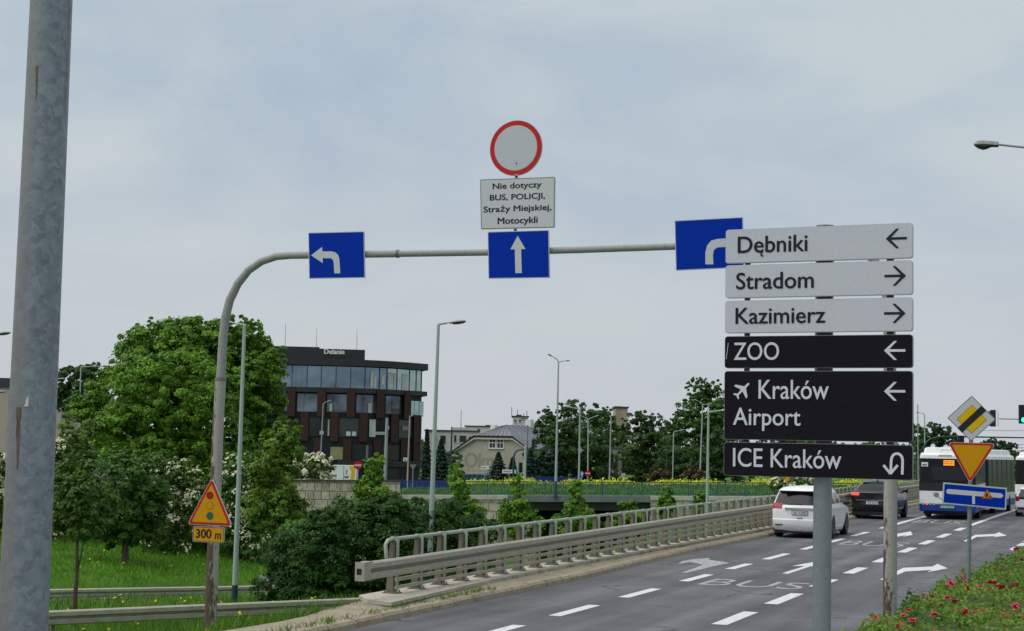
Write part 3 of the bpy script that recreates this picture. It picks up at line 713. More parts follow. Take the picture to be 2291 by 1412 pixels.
wbeam(mb, [(-12.27 - (.03 if y < 24.7 else 0), y, .555 + 1.15 * zr(y)) for y in ys])
gb = part('guard_rail', mb, M['rail'], par)
mb = MB()   # box-shaped rail end
mb.box((-12.36, 24.58, .55), (-12.185, 24.62, .87)); mb.box((-12.36, 24.62, .55), (-12.29, 24.74, .87)); mb.box((-12.36, 24.62, .853), (-12.2, 24.94, .87)); mb.box((-12.36, 24.62, .55), (-12.2, 24.94, .566))
mb.box((-12.2, 24.62, .57), (-12.185, 24.84, .85))
k_ = part('rail_end', mb, M['rail'], par)
mb = MB(); mb.box((-12.325, 24.575, .66), (-12.235, 24.582, .76)); part('opening', mb, M['black'], k_)
for z0, z1, nm in ((.435, .50, 'lower_rail'), (.30, .355, 'lower_rail')):
    mb = MB(); vs = [26.15] + list(np.arange(28, 118, 3.0))
    mb.rings([[(T0 + .10, y, z0 + .8 * zr(y)), (T0 + .135, y, z0 + .8 * zr(y)), (T0 + .135, y, z1 + .8 * zr(y)), (T0 + .10, y, z1 + .8 * zr(y))] for y in vs], 0, False, True, True)
    part(nm, mb, M['rail'], par)
for k in range(86):
    y = 26.26 + 1.062 * k; zt = 1.16 + .75 * zr(y)
    mb = MB()
    # tapered channel post: wide at the foot, narrow at the top
    mb.add([(T0 - .10, y - .055, .215), (T0 + .05, y - .055, .215), (T0 + .05, y + .055, .215), (T0 - .10, y + .055, .215),
            (T0 - .045, y - .045, zt - .03), (T0 + .02, y - .045, zt - .03), (T0 + .02, y + .045, zt - .03), (T0 - .045, y + .045, zt - .03)],
           [(0, 3, 2, 1), (4, 5, 6, 7), (0, 1, 5, 4), (1, 2, 6, 5), (2, 3, 7, 6), (3, 0, 4, 7)], 0)
    mb.box((T0 + .052, y + .02, .215), (T0 + .10, y + .05, zt - .02), 1)       # front flange, paler
    mb.box((T0 - .07, y + .02, zt - .02), (T0 + .10, y + .05, zt + .065), 1)
    mb.box((T0 - .14, y - .13, .215), (T0 + .14, y + .13, .232), 0)            # base plate
    if k < 40:
        for dx in (-.1, .1):
            for dy in (-.1, .1): mb.tube([(T0 + dx, y + dy, .232), (T0 + dx, y + dy, .275)], .013, 6, 0)
    part('post', mb, [M['rail_post'], M['handrail']], par)

# ------------------------------------------------------------------ the two road-side guard rails in the grass
def guard_rail(label, p0, p1, drop, m, step):
    a, b = Vector(p0), Vector(p1); d = b - a; Ln = d.length; ang = math.atan2(-d.x, d.y)
    o = thing('guard_rail', label, 'guard rail', tuple(a), ang, 'guard rails in the grass')
    mb = MB(); R0 = []
    for k in range(13):
        y = Ln * k / 12; z = d.z * k / 12
        fr = [(c, y, z - .31 + e) for c, e in wprofile(0)]; R0.append(fr + [(c - .012, y, z - .31 + e) for c, e in wprofile(0)[::-1]])
    mb.rings(R0, 0, False, True, True); part('beam', mb, m, o)
    y = 1.0
    while y < Ln:
        mb = MB(); z = d.z * y / Ln; mb.box((-.1, y - .04, z - .31 - drop), (-.02, y + .04, z - .04)); mb.box((-.02, y - .05, z - .25), (.0, y + .05, z - .06))
        part('post', mb, M['rail_post'], o); y += step
a = at(20, 1370, 33.3); b = at(834, 1336, 39.5)
guard_rail('dusty double-wave guard rail in the grass, nearer of the two, running to the parapet end', a, b, .75, M['rail'], 3.9)
a = at(-60, 1321, 55); b = at(640, 1309, 60)
guard_rail('weathered guard rail at the foot of the grassy bank, farther of the two', a, b, .7, M['rail'], 4)

# ------------------------------------------------------------------ lower road that dives under the bridge
mb = MB(); vs = []
den = []
for (ax, ay), (bx, by) in zip(LOWROAD, LOWROAD[1:]):
    for k in range(6): den.append((ax + (bx - ax) * k / 6, ay + (by - ay) * k / 6))
for i, (x, y) in enumerate(den):
    x2, y2 = den[min(i + 1, len(den) - 1)]; x1, y1 = den[max(i - 1, 0)]; dx, dy = x2 - x1, y2 - y1; q = math.hypot(dx, dy); nx, ny = -dy / q, dx / q
    z = interp(y, [50, 65, 112], [-3.35, -3.6, -6.2]) + .05
    vs += [(x + nx * 3.3, y + ny * 3.3, z), (x - nx * 3.3, y - ny * 3.3, z)]
mb.add(vs, [(2 * i, 2 * i + 1, 2 * i + 3, 2 * i + 2) for i in range(len(den) - 1)])
single('lower_road', mb, M['asphalt'], kind='structure')

# ------------------------------------------------------------------ bridge over the lower road
YB = 119.0; BZ = lambda x: .016 * x      # gentle rise to the right
def bx(px, py, dy=0): p = at(px, py, YB + dy); return p[0], p[2]
xl = lambda px: at(px, 1100, YB)[0]
X0b, X1b, X2b, X3b = xl(660), xl(895), xl(1192), xl(1455)
def slabx(mb, x0, x1, z0, z1, y0, y1, mi=0, n=6):
    """a bar from x0 to x1 that follows the rise of the bridge"""
    Rr = []
    for k in range(n + 1):
        x = x0 + (x1 - x0) * k / n; q = BZ(x); Rr.append([(x, y0, z0 + q), (x, y1, z0 + q), (x, y1, z1 + q), (x, y0, z1 + q)])
    mb.rings(Rr, mi, False, True, True)
ZR1 = at(1145, 1077, YB)[2] - BZ(xl(1145)); ZR0 = at(1145, 1108.5, YB)[2] - BZ(xl(1145))
def stone_wall(label, x0, x1, z1, y0, y1, cop, group='stone walls at the bridge', coph=.3, capmat='coping'):
    o = thing('stone_wall', label, 'wall', (x0, y0, -8), 0, group)
    mb = MB(); slabx(mb, x0, x1, -9, z1 - (coph if cop else 0), y0, y1); part('wall', mb, M['stone'], o, world=True)
    if cop:
        mb = MB(); slabx(mb, x0, x1, z1 - coph, z1, y0 - .09, y1 + .05); part('coping', mb, M[capmat], o, world=True)
    return o
stone_wall('high ashlar stone wall with thin cap, left of the blue bridge railing', X0b - 26, X1b, ZR1 + .06, YB - .5, YB, True, coph=.1, capmat='girder')
stone_wall('ashlar stone wall with pale coping below the left end of the blue railing', X1b, xl(1136), ZR0, YB - .25, YB + .6, True)
mb = MB()
stone_wall('ashlar stone abutment right of the bridge opening', X3b, xl(1745) + 6, ZR0, YB - .25, YB + .6, True)
o = thing('stone_abutment', 'set-back stone abutment beside the dark bridge opening', 'wall', (xl(1136), YB, -8))
mb = MB(); slabx(mb, xl(1130), X2b, -9, ZR0 - 1.12, YB + .4, YB + 12); part('wall', mb, M['stone'], o, world=True)
o = thing('road_bridge', 'flat concrete bridge with grey-green fascia over a dark underpass', 'bridge', (X2b, YB, ZR0))
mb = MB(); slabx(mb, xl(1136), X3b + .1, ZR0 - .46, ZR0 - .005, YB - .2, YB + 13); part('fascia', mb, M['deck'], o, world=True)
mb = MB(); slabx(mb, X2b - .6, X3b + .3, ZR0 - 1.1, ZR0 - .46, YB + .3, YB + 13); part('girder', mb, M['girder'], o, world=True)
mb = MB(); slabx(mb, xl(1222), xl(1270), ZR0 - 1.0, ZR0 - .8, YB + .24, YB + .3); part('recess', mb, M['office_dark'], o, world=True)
mb = MB(); mb.box((X2b - .4, YB + 11, -9), (X3b + .4, YB + 11.4, ZR0 - 1.1)); part('dark_underpass_back', mb, M['girder'], o, world=True)  # dark wall added across the back, in place of the underpass shade
# raised deck edge behind the railing so the grass mound has something to sit on
rail = thing('bridge_railing', 'dark blue upright-bar railing along the bridge', 'railing', (X1b, YB, ZR0))
XR1 = xl(1745) + 6
mb = MB(); slabx(mb, X1b + .05, XR1, ZR1 - .06, ZR1, YB - .03, YB + .03, n=12); part('top_rail', mb, M['blue_rail'], rail, world=True)
mb = MB(); slabx(mb, X1b + .05, XR1, ZR0 + .10, ZR0 + .15, YB - .02, YB + .02, n=12); part('bottom_rail', mb, M['blue_rail'], rail, world=True)
npan = 16
for k in range(npan):
    xa = X1b + .1 + (XR1 - X1b - .1) * k / npan; xb = X1b + .1 + (XR1 - X1b - .1) * (k + 1) / npan
    mb = MB(); slabx(mb, xa - .035, xa + .035, ZR0 - .02, ZR1 - .06, YB - .035, YB + .035, n=1); part('post', mb, M['blue_rail'], rail, world=True)
    mb = MB(); x = xa + .125
    while x < xb - .05:
        slabx(mb, x - .019, x + .019, ZR0 + .15, ZR1 - .06, YB - .015, YB + .015, n=1); x += .125
    part('bar_panel', mb, M['blue_rail'], rail, world=True)

# ------------------------------------------------------------------ galvanised lamp pole at the left edge
YP = 4.6
a = at(122, 0, YP); b = at(54, 1412, YP)
base = np.array([b[0] - .004, b[1], land_z(b[0], b[1])])
rad_t = 93.5 / 2 / F * YP; rad_b = 108 / 2 / F * YP
o = thing('lamp_pole', 'thick galvanised steel pole with rust streaks close at the left edge', 'pole', tuple(base))
mb = MB(); zt = a[2]; zb_ = b[2]
rz_ = lambda z: rad_b + (rad_t - rad_b) * (z - zb_) / (zt - zb_)
zz = [base[2] - .1, zb_, zt, zt + 1.5, 7.5]
mb.tube([(0, 0, z - base[2]) for z in zz], [rz_(max(z, zb_ - .5)) * (1 if z < 5 else .8) for z in zz], 48); part('shaft', mb, M['steel'], o)
mb = MB(); mb.box((-.2, -.2, -.02), (.2, .2, .02)); part('foot_plate', mb, M['post_steel'], o)
mb = MB()      # small open notch tab in the seam
q = at(60, 905, YP - rad_b * .95); q = q - base
mb.add([(q[0] - .006, q[1] - .004, q[2] - .006), (q[0] + .006, q[1] - .004, q[2] - .006), (q[0] + .003, q[1] + .002, q[2] + .034), (q[0], q[1] + .012, q[2] - .006)], [(0, 1, 2), (1, 3, 2), (3, 0, 2), (0, 3, 1)]); part('tab', mb, M['coping'], o)
rm_ = mat('rust_run', (.125, .085, .055), .8, .45, 60, stretch=(1, 1, .2))
for px, y0, y1, w_ in ((57, 912, 1050, .0075), (96, 158, 235, .004)):
    pts = []
    for k in range(9):
        py = y0 + (y1 - y0) * k / 8; c_ = at(px - (py - y0) * .02, py, YP); zc = c_[2]; rr = rz_(zc) + .0012; ww = w_ * (1 - .75 * k / 8) * (1 + .25 * math.sin(k * 2.3)); xx = c_[0] - base[0]
        for q in (xx - ww, xx, xx + ww): pts.append((q, -math.sqrt(max(1e-6, rr * rr - q * q)), zc - base[2]))
    mb = MB(); mb.add(pts, [(3 * k + j, 3 * k + 3 + j, 3 * k + 4 + j, 3 * k + 1 + j) for k in range(8) for j in range(2)], 0, True); part('rust_streak', mb, rm_, o)
mb = MB(); mb.tube([(0, 0, 7.5 - base[2]), (0, .1, 8.1 - base[2]), (0, 1.4, 8.3 - base[2])], .04, 10); part('arm', mb, M['post_steel'], o)

# ------------------------------------------------------------------ sign builder helpers
def sign_plane(px, py, Y, phi): return Plane(at(px, py, Y), phi)
def sign_obj(name, label, cat, pl, group=None):
    return thing(name, label, cat, tuple(pl.P), -pl.phi, group)
def plate(o, poly, r, y0=0.0, th=.022, face='blue', edge='signedge', rim=.012, name='panel', back='sign_back', facer=None, label=None):
    P = rounded(poly, r) if r else poly
    mb = MB(); mb.prism(P, y0 - th, y0, 0); pn = part(name, mb, M[edge], o, label)
    mb = MB(); mb.sheet(rounded(inset(poly, rim), facer if facer is not None else max(.001, r - rim)) if r else inset(poly, rim), y0 - th - .002, 0)
    part('face', mb, M[face], pn); return pn
def legend(pn, poly, y, m, name='symbol'):
    mb = MB(); mb.sheet(poly, y); return part(name, mb, M[m], pn)

# ------------------------------------------------------------------ wayfinding sign (near, right)
YS = 10.0
plw = Plane(at(1834, 800, YS) - np.array([0, 0, 0]), R(24))
g = at(1836, 1412, YS + .07); gz = land_z(g[0], g[1])
way = thing('direction_sign', 'tall post with six grey and black direction panels for city districts, zoo and airport', 'direction sign', (g[0], g[1], gz))
mb = MB(); zt = at(1838, 505, YS + .07)[2]
tp = at(1846, 505, YS + .07)
mb.tube([(0, 0, -.1), (tp[0] - g[0], 0, zt - gz)], [.0575, .0575], 32)
part('pole', mb, M['post_steel'], way)
wz = plw.P - np.array([g[0], g[1], gz])
def wpart(name, mb, m, parent, label=None):
    """mesh given in the panel plane's own axes, child of the post"""
    Mx = Matrix.Translation(Vector(wz)) @ Matrix.Rotation(-plw.phi, 4, 'Z')
    me = mb.mesh(name, m if isinstance(m, list) else [m]); me.transform(Mx)
    x = bpy.data.objects.new(name, me); COL.objects.link(x); x.parent = parent
    if label: x['label'] = label
    return x
PAN = [((1630, 521), (2048, 494), (2046, 572), (1627, 597), 'film_grey', 'letter_dark', 'grey panel reading Dębniki'),
       ((1627, 600), (2046, 578), (2044, 655), (1626, 673), 'film_grey', 'letter_dark', 'grey panel reading Stradom'),
       ((1626, 679), (2045, 661), (2043, 738), (1624, 750), 'film_grey', 'letter_dark', 'grey panel reading Kazimierz'),
       ((1624, 757), (2042, 745), (2042, 822), (1622, 826), 'dark_film', 'letter_pale', 'black panel reading ZOO'),
       ((1622, 833), (2042, 828), (2041, 988), (1619, 985), 'dark_film', 'letter_pale', 'double-height black panel for the airport'),
       ((1619, 990), (2041, 995), (2040, 1073), (1617, 1065), 'dark_film', 'letter_pale', 'black panel with a U-turn arrow')]
UL = np.mean([plw.hit(*p[0])[0] for p in PAN]); UR = np.mean([plw.hit(*p[1])[0] for p in PAN])
def way_text(mb, body, x0, y0, x1, y1, slope, y, bold, mi=0):
    c = plw.hit((x0 + x1) / 2, (y0 + y1) / 2); u0 = plw.hit(x0, (y0 + y1) / 2)[0]; u1 = plw.hit(x1, (y0 + y1) / 2)[0]
    hpx = (y1 - y0) - abs(slope) * (x1 - x0); hv = plw.hit((x0 + x1) / 2, (y0 + y1) / 2 - hpx / 2)[1] - plw.hit((x0 + x1) / 2, (y0 + y1) / 2 + hpx / 2)[1]
    z0 = c[1] - hv / 2
    if 'ę' in body:          # plain e plus a drawn ogonek hook
        body = body.replace('ę', 'e'); text_mesh(body); text_mesh(body[:2]); kx = (u1 - u0) / _tw[body][0]; z0 += hv * .235; xr = u0 + _tw[body[:2]][0] * kx; q = hv * .05
        hook = [(xr - 1.6 * q, z0 + .9 * q), (xr - 2.7 * q, z0 - 1.2 * q), (xr - 2.7 * q, z0 - 2.9 * q), (xr - 1.7 * q, z0 - 3.9 * q), (xr + .3 * q, z0 - 3.7 * q), (xr + .3 * q, z0 - 2.6 * q), (xr - 1.2 * q, z0 - 2.7 * q), (xr - 1.3 * q, z0 - 1.3 * q), (xr - .2 * q, z0 + .9 * q)]
        mb.sheet(hook, y - .0016, mi)
    add_text(mb, body, (u0, z0, u1, c[1] + hv / 2), y, bold, mi)
PT = [[('Dębniki', 1653.5, 524, 1809.5, 581.5)], [('Stradom', 1650, 605.5, 1823.5, 651)], [('Kazimierz', 1648.5, 685, 1849, 728)], [('ZOO', 1645, 766, 1746, 807)],
      [('Kraków', 1700, 850.5, 1857, 893.5), ('Airport', 1643, 913, 1794, 964.5)], [('ICE Kraków', 1643, 1002.5, 1885, 1048.5)]]
AR = [(1984, 2031, 513, 558.5, 535, -1), (1981, 2029, 596, 641.5, 618.5, 1), (1980, 2028, 680, 724.5, 702, 1), (1980, 2027.5, 763, 807, 785, -1), (1980, 2027.5, 854.5, 898, 876, -1)]
for i, (tl, tr, br, bl, face, ink, lab) in enumerate(PAN):
    v0 = np.mean([plw.hit(*bl)[1], plw.hit(*br)[1]]); v1 = np.mean([plw.hit(*tl)[1], plw.hit(*tr)[1]])
    q = [(UL, v0), (UR, v0), (UR, v1), (UL, v1)]
    mb = MB(); mb.prism(rounded(q, .022, 5), -.028, 0.0); pn = wpart('panel', mb, M['signedge' if face == 'film_grey' else 'sign_back'], way, lab)
    mb = MB(); mb.sheet(rounded(inset(q, .004 if i < 3 else .003), .019, 5), -.030); wpart('face', mb, M[face], pn)
    sl = ((tr[1] - tl[1]) + (br[1] - bl[1])) / 2 / 419
    for b in PT[i]:
        mb = MB(); way_text(mb, *b, sl, -.0325, .022 if i < 3 else .010); wpart('lettering', mb, M[ink], pn)
    mb = MB()
    if i < 5:
        x0, x1, y0, y1, ym, d = AR[i]; u0, u1 = plw.hit(x0, ym)[0], plw.hit(x1, ym)[0]; vm = plw.hit((x0 + x1) / 2, ym)[1]
        hv = (plw.hit(x0, y0)[1] - plw.hit(x0, y1)[1]) / 2 * .96; tip = u0 if d < 0 else u1; tail = u1 if d < 0 else u0; w = .0155
        mb.sheet(bar((tip - d * .012, vm), (tail, vm), w), -.0325); k = tip - d * hv * .98
        mb.sheet([(tip, vm), (k - d * .004, vm + hv + .0), (k - d * .022, vm + hv), (tip - d * .024, vm)], -.0328)
        mb.sheet([(tip, vm), (k - d * .004, vm - hv), (k - d * .022, vm - hv), (tip - d * .024, vm)], -.0331)
    else:
        p = lambda x, y: plw.hit(1600 + x / 2.206, 450 + y / 2.206)
        path = [p(928, 1346), p(930, 1290)] + [p(902 + 28 * math.cos(a), 1280 - 34 * math.sin(a)) for a in np.linspace(.1, math.pi - .1, 9)] + [p(873, 1290), p(872, 1335)]
        for a, b in zip(path, path[1:]):
            dd = np.array(b) - np.array(a); dd = dd / np.linalg.norm(dd) * .004; mb.sheet(bar(tuple(np.array(a) - dd), tuple(np.array(b) + dd), .0155), -.0325 - .00001 * path.index(b))
        t_ = p(870, 1346); mb.sheet(bar(t_, p(836, 1303), .0155), -.0330); mb.sheet(bar(t_, p(906, 1303), .0155), -.0332)
    wpart('arrow', mb, M[ink], pn)
    if i == 3:
        mb = MB(); mb.sheet(bar(plw.hit(1628, 804), plw.hit(1632.5, 768), .003), -.0322); wpart('scratch', mb, M['letter_pale'], pn)
    if i == 4:   # aeroplane symbol, pointing up right
        mb = MB(); c = plw.hit(1664.5, 872.5); k = .066; s2 = math.sqrt(.5)
        pl_ = [(0, .95), (.1, .8), (.12, .35), (.85, -.15), (.85, -.35), (.12, -.12), (.09, -.62), (.36, -.85), (.36, -.98), (0, -.85)]
        pl_ = pl_ + [(-a, b) for a, b in pl_[::-1] if a > 0]
        mb.sheet([(c[0] + k * (a * s2 + b * s2), c[1] + k * (b * s2 - a * s2)) for a, b in pl_], -.0325); wpart('plane_symbol', mb, M[ink], pn)
mb = MB()
vs_ = []
for i in range(5):
    za = np.mean([plw.hit(*PAN[i][2])[1], plw.hit(*PAN[i][3])[1]]); zb2 = np.mean([plw.hit(*PAN[i + 1][0])[1], plw.hit(*PAN[i + 1][1])[1]])
    for px, w in ((1672, .03), (1845, .09), (1992, .04)):
        u = plw.hit(px, 750)[0]; mb = MB(); mb.box((u - w / 2, -.016, zb2 - .03), (u + w / 2, .012, za + .03)); wpart('bracket', mb, M['plastic'], way)

# ------------------------------------------------------------------ portal gantry across the road
plg = Plane(at(1160, 565, 25.0), R(21.3))
gu = lambda px, py: plg.hit(px, py)
o = thing('sign_gantry', 'old grey tubular gantry with rusty masts spanning the carriageway', 'gantry', tuple(plg.P), -plg.phi)
def gmast(px_pts):
    return [(gu(*p)[0], 0, gu(*p)[1]) for p in px_pts]
def zloc(u): # local z of the ground under a point of the gantry
    w = plg.P + plg.x * u; return land_z(w[0], w[1]) - plg.P[2]
mb = MB(); lm_ = gmast([(470, 1412), (478, 1200), (488, 950), (494, 845)]); foot = (lm_[0][0] - .02, 0, zloc(lm_[0][0]) - .2)
mb.tube([foot] + lm_, [.104, .104, .099, .094, .090], 24); lm0 = lm_[-1]
part('mast', mb, mast_mat('weathered_mast', (.40, .385, .345), (.075, .034, .016), foot[2], lm0[2] - .3, .30, foot[0] + .06, -1.6), o, 'left mast with long brown rust streaks')
mb = MB(); mb.tube([lm0, (lm0[0], 0, lm0[2] - .045)], [.097, .102], 24); part('collar', mb, M['rail_post'], o)
up = gmast([(494, 845), (499, 760), (504, 712), (514, 672), (532, 635), (556, 605), (585, 585), (618, 574), (650, 571.5), (690, 571), (890, 568)])
bm = gmast([(890, 568), (1090, 565), (1300, 559), (1510, 551.5), (1800, 541)])
rr_ = [.078, .076, .075, .073, .07, .067, .065, .063, .061, .060, .058]
m_beam = mast_mat('weathered_beam', (.34, .335, .315), (.10, .06, .035), -8, -2, .0, 0, 0, .02)
mb = MB(); mb.tube(up, rr_, 20); part('bend', mb, m_beam, o)
mb = MB(); mb.tube(bm, [.053, .052, .052, .052, .052], 20); part('beam', mb, m_beam, o)
mb = MB(); mb.tube([(bm[0][0] - .02, 0, bm[0][2]), (bm[0][0] + .02, 0, bm[0][2])], .066, 20); part('collar', mb, M['rail_post'], o)
rm = gmast([(1990.5, 1395), (1992, 1200), (1992.5, 1060), (1992, 900), (1990, 720)])
mb = MB(); mb.tube(gmast([(1800, 541), (1860, 542), (1915, 552), (1955, 580), (1978, 625), (1988, 680), (1990, 720)]), [.052, .055, .06, .065, .07, .078, .085], 20); part('bend', mb, m_beam, o)
foot = (rm[0][0], 0, zloc(rm[0][0]) - .2)
mb = MB(); mb.tube([foot] + rm, [.099, .098, .097, .096, .092, .085], 24)
part('mast', mb, mast_mat('weathered_mast_right', (.40, .385, .34), (.070, .032, .014), foot[2], foot[2] + 2.2, .26, foot[0], -1.2), o, 'right mast rising out of the roses, bare rust at its foot')

def gsign(name, label, corners, face, rim=.012, r=.012, group=None):
    cx = np.mean([c[0] for c in corners]); cy = np.mean([c[1] for c in corners])
    h = plg.hit(cx, cy); pl = Plane(plg.P + plg.x * h[0] + np.array([0, 0, h[1]]) - plg.n * .085, plg.phi)
    o = sign_obj(name, label, 'road sign', pl, group); pn = plate(o, pl.poly(corners), r, face=face, rim=rim)
    return o, pn, pl
def clamps(o, zs):
    for z in zs:
        mb = MB(); mb.box((-.06, 0, z - .02), (.06, .035, z + .02)); part('clamp', mb, M['rail_post'], o)
LY = -.0265
cp = lambda l: [(620 + x / 3.444, 250 + y / 3.444) for x, y in l]
o, pn, pl = gsign('lane_sign', 'blue sign with pale left-turn arrow hanging on the gantry beam', [(691, 521), (816, 518), (818, 622), (693, 624)], 'blue', group='blue lane signs on the gantry'); clamps(o, [.03])
legend(pn, pl.poly(cp([(268, 1108), (352, 1043), (355, 1078), (425, 1078), (455, 1086), (476, 1106), (486, 1138), (492, 1247), (446, 1247), (442, 1165), (436, 1144), (422, 1131), (357, 1130), (357, 1168)])), LY, 'pale_film', 'arrow')
o, pn, pl = gsign('lane_sign', 'blue sign with straight-ahead arrow in the middle of the gantry beam', [(1092, 519), (1229, 515), (1231, 622), (1094, 624)], 'blue', group='blue lane signs on the gantry'); clamps(o, [.02])
legend(pn, pl.poly(cp([(1858, 957), (1918, 1060), (1885, 1060), (1890, 1245), (1840, 1245), (1836, 1062), (1802, 1062)])), LY, 'pale_film', 'arrow')
o, pn, pl = gsign('lane_sign', 'blue sign with right-turn arrow partly hidden behind the top direction panel', [(1510, 494), (1663, 486), (1665, 599), (1513, 606)], 'blue', group='blue lane signs on the gantry'); clamps(o, [.0])
legend(pn, pl.poly([(1579, 592), (1579, 566), (1583, 550), (1592, 539), (1606, 535), (1628, 534), (1628, 524), (1656, 543), (1629, 563), (1629, 553), (1606, 554), (1598, 560), (1596, 572), (1597, 592)]), LY, 'pale_film', 'arrow')
# prohibition disc and its text plate
h = plg.hit(1159.5, 334); pl = Plane(plg.P + plg.x * h[0] + np.array([0, 0, h[1]]) - plg.n * .085, plg.phi)
o = sign_obj('prohibition_sign', 'round pale sign with broad red ring standing above the gantry beam', 'road sign', pl)
rad = (pl.hit(1159.5, 272)[1] - pl.hit(1159.5, 396)[1]) / 2
mb = MB(); mb.prism(circle(0, 0, rad, 56), -.022, 0); pn = part('panel', mb, M['signedge'], o)
mb = MB(); mb.sheet(circle(0, 0, rad - .006, 56), -.024); part('ring', mb, M['red'], pn)
mb = MB(); mb.sheet(circle(0, 0, rad * .815, 56), -.0262); part('edge_line', mb, M['white_film'], pn)
mb = MB(); mb.sheet(circle(0, 0, rad * .795, 56), -.0284); part('face', mb, M['film_grey'], pn)
mb = MB(); q = pl.hit(1157, 366); mb.sheet(circle(q[0], q[1], .012, 8), -.0304); mb.sheet(bar((q[0] - .02, q[1]), (q[0] + .02, q[1]), .006), -.0306); mb.sheet(bar((q[0], q[1] - .03), (q[0], q[1] + .03), .006), -.0308); part('bolt', mb, M['rail_post'], pn)
q = pl.hit(1157, 391); mb = MB(); mb.sheet(bar((q[0] - .03, q[1]), (q[0] + .03, q[1]), .008), -.0264); part('mark', mb, M['pale_film'], pn)
mb = MB(); zb3 = gu(1160, 565)[1] - pl.P[2] + plg.P[2]; mb.tube([(0, .03, -rad * .9 - 1.6), (0, .03, rad * .6)], .025, 10); part('stem', mb, M['rail_post'], o)
o, pn, pl = gsign('text_sign', 'pale plate with four lines of black Polish text under the red-ringed disc', [(1075, 402), (1243, 396), (1242, 510), (1077, 514)], 'white_film', rim=.016, r=.02)
mb = MB(); mb.sheet(rounded(inset(pl.poly([(1075, 402), (1243, 396), (1242, 510), (1077, 514)]), .008), .015), -.0228); part('border', mb, M['black'], pn)
mb = MB()
for body, x0, y0, x1, y1 in (('Nie dotyczy', 1665, 545, 2042, 607), ('BUS, POLICJI,', 1643, 632, 2068, 694), ('Straży Miejskiej,', 1595, 717, 2118, 785), ('Motocykli', 1703, 812, 2012, 880)):
    (x0, y0), (x1, y1) = cp([(x0, y0), (x1, y1)]); c = pl.hit((x0 + x1) / 2, (y0 + y1) / 2); u0, u1 = pl.hit(x0, (y0 + y1) / 2)[0], pl.hit(x1, (y0 + y1) / 2)[0]
    hv = pl.hit(x0, y0)[1] - pl.hit(x0, y1 - .012 * (x1 - x0))[1]; add_text(mb, body, (u0, c[1] - hv / 2, u1, c[1] + hv / 2), LY, .03)
part('lettering', mb, M['letter_dark'], pn)

# ------------------------------------------------------------------ orange warning triangle and distance plate on the left mast
plt_ = Plane(at(471, 1140, 25.95), R(14))
o = sign_obj('warning_sign', 'amber triangle with red border and three traffic-light discs on the left mast', 'warning sign', plt_)
tri = [plt_.hit(475.5, 1068), plt_.hit(420, 1173.5), plt_.hit(521, 1178)]
pn = plate(o, tri, .045, face='red', rim=.008, facer=.04)
mb = MB(); mb.sheet(rounded(inset(tri, .048), .018), -.0262); part('inner_face', mb, M['ochre'], pn)
for py, m in ((1108.5, 'maroon'), (1131.5, None), (1154, 'teal')):
    c = plt_.hit(471.2, py); r_ = .0555
    mb = MB(); mb.sheet(circle(c[0], c[1], r_ + .006, 24), -.0284); k = part('disc', mb, M['black'], pn)
    mb = MB(); mb.sheet(circle(c[0], c[1], r_, 24), -.0306); part('disc_fill', mb, M[m] if m else M['ochre'], k)
mb = MB(); mb.box((-.05, 0, -.05), (.05, .06, 0)); part('clamp', mb, M['rail_post'], o)
pl3 = Plane(at(468, 1196, 25.95), R(14))
o = sign_obj('distance_plate', 'small amber plate reading 300 m below the triangle on the left mast', 'sign plate', pl3)
q = pl3.poly([(433, 1177), (503, 1180), (502, 1215), (432, 1212)]); pn = plate(o, q, .03, face='ochre', rim=.016)
mb = MB(); mb.sheet(rounded(inset(q, .006), .025), -.0228); part('border', mb, M['black'], pn)
mb = MB(); a_, b_ = pl3.hit(439, 1203), pl3.hit(475, 1184.5); add_text(mb, '300', (a_[0], a_[1], b_[0], b_[1]), LY, .035)
a_, b_ = pl3.hit(482, 1206), pl3.hit(496, 1193.5); add_text(mb, 'm', (a_[0], a_[1], b_[0], b_[1]), LY, .035); part('lettering', mb, M['letter_dark'], pn)

# ------------------------------------------------------------------ sign group on the thin pole by the roses
YR = 28.5; plr = Plane(at(2167, 1080, YR), R(14))
g = at(2164, 1282, YR + .06); gz = land_z(g[0], g[1])
o = thing('sign_pole', 'thin grey pole at the rose bed carrying three road signs', 'pole', (g[0], g[1], gz))
tp = at(2173, 965, YR + .06)
mb = MB(); mb.tube([(0, 0, -.2), (tp[0] - g[0] - .0, 0, tp[2] - gz)], .038, 16); part('pole', mb, M['post_steel'], o)
def rsign(name, label, pts, cat='road sign'):
    cx = np.mean([c[0] for c in pts]); cy = np.mean([c[1] for c in pts]); h = plr.hit(cx, cy)
    pl = Plane(plr.P + plr.x * h[0] + np.array([0, 0, h[1]]), plr.phi); o = sign_obj(name, label, cat, pl); clamps(o, [0]); return o, pl, pl.poly(pts)
o, pl, q = rsign('priority_end_sign', 'diamond sign with yellow square and black stripe, topmost on the thin pole', [(2174, 885), (2228, 938.5), (2172.5, 988), (2119, 935)])
pn = plate(o, q, .03, face='white_film', rim=.014)
mb = MB(); mb.sheet(rounded(inset(q, .006), .02), -.0228); part('border', mb, M['black'], pn)
kp = lambda l: pl.poly([(2020 + x / 4.413, 860 + y / 4.413) for x, y in l])
yq = kp([(683, 203), (828, 350), (677, 485), (531, 342)])
mb = MB(); mb.sheet(rounded(yq, .012), -.0264); part('square_outline', mb, M['black'], pn)
mb = MB(); mb.sheet(rounded(inset(yq, .006), .01), -.0286); part('square', mb, M['lemon'], pn)
mb = MB(); mb.sheet(kp([(775, 212), (822, 258), (582, 478), (537, 432)]), -.0310); part('stripe', mb, M['black'], pn)
o, pl, q = rsign('yield_sign', 'amber upside-down triangle with red border above the blue lane board', [(2120, 989), (2228, 992), (2170, 1082)])
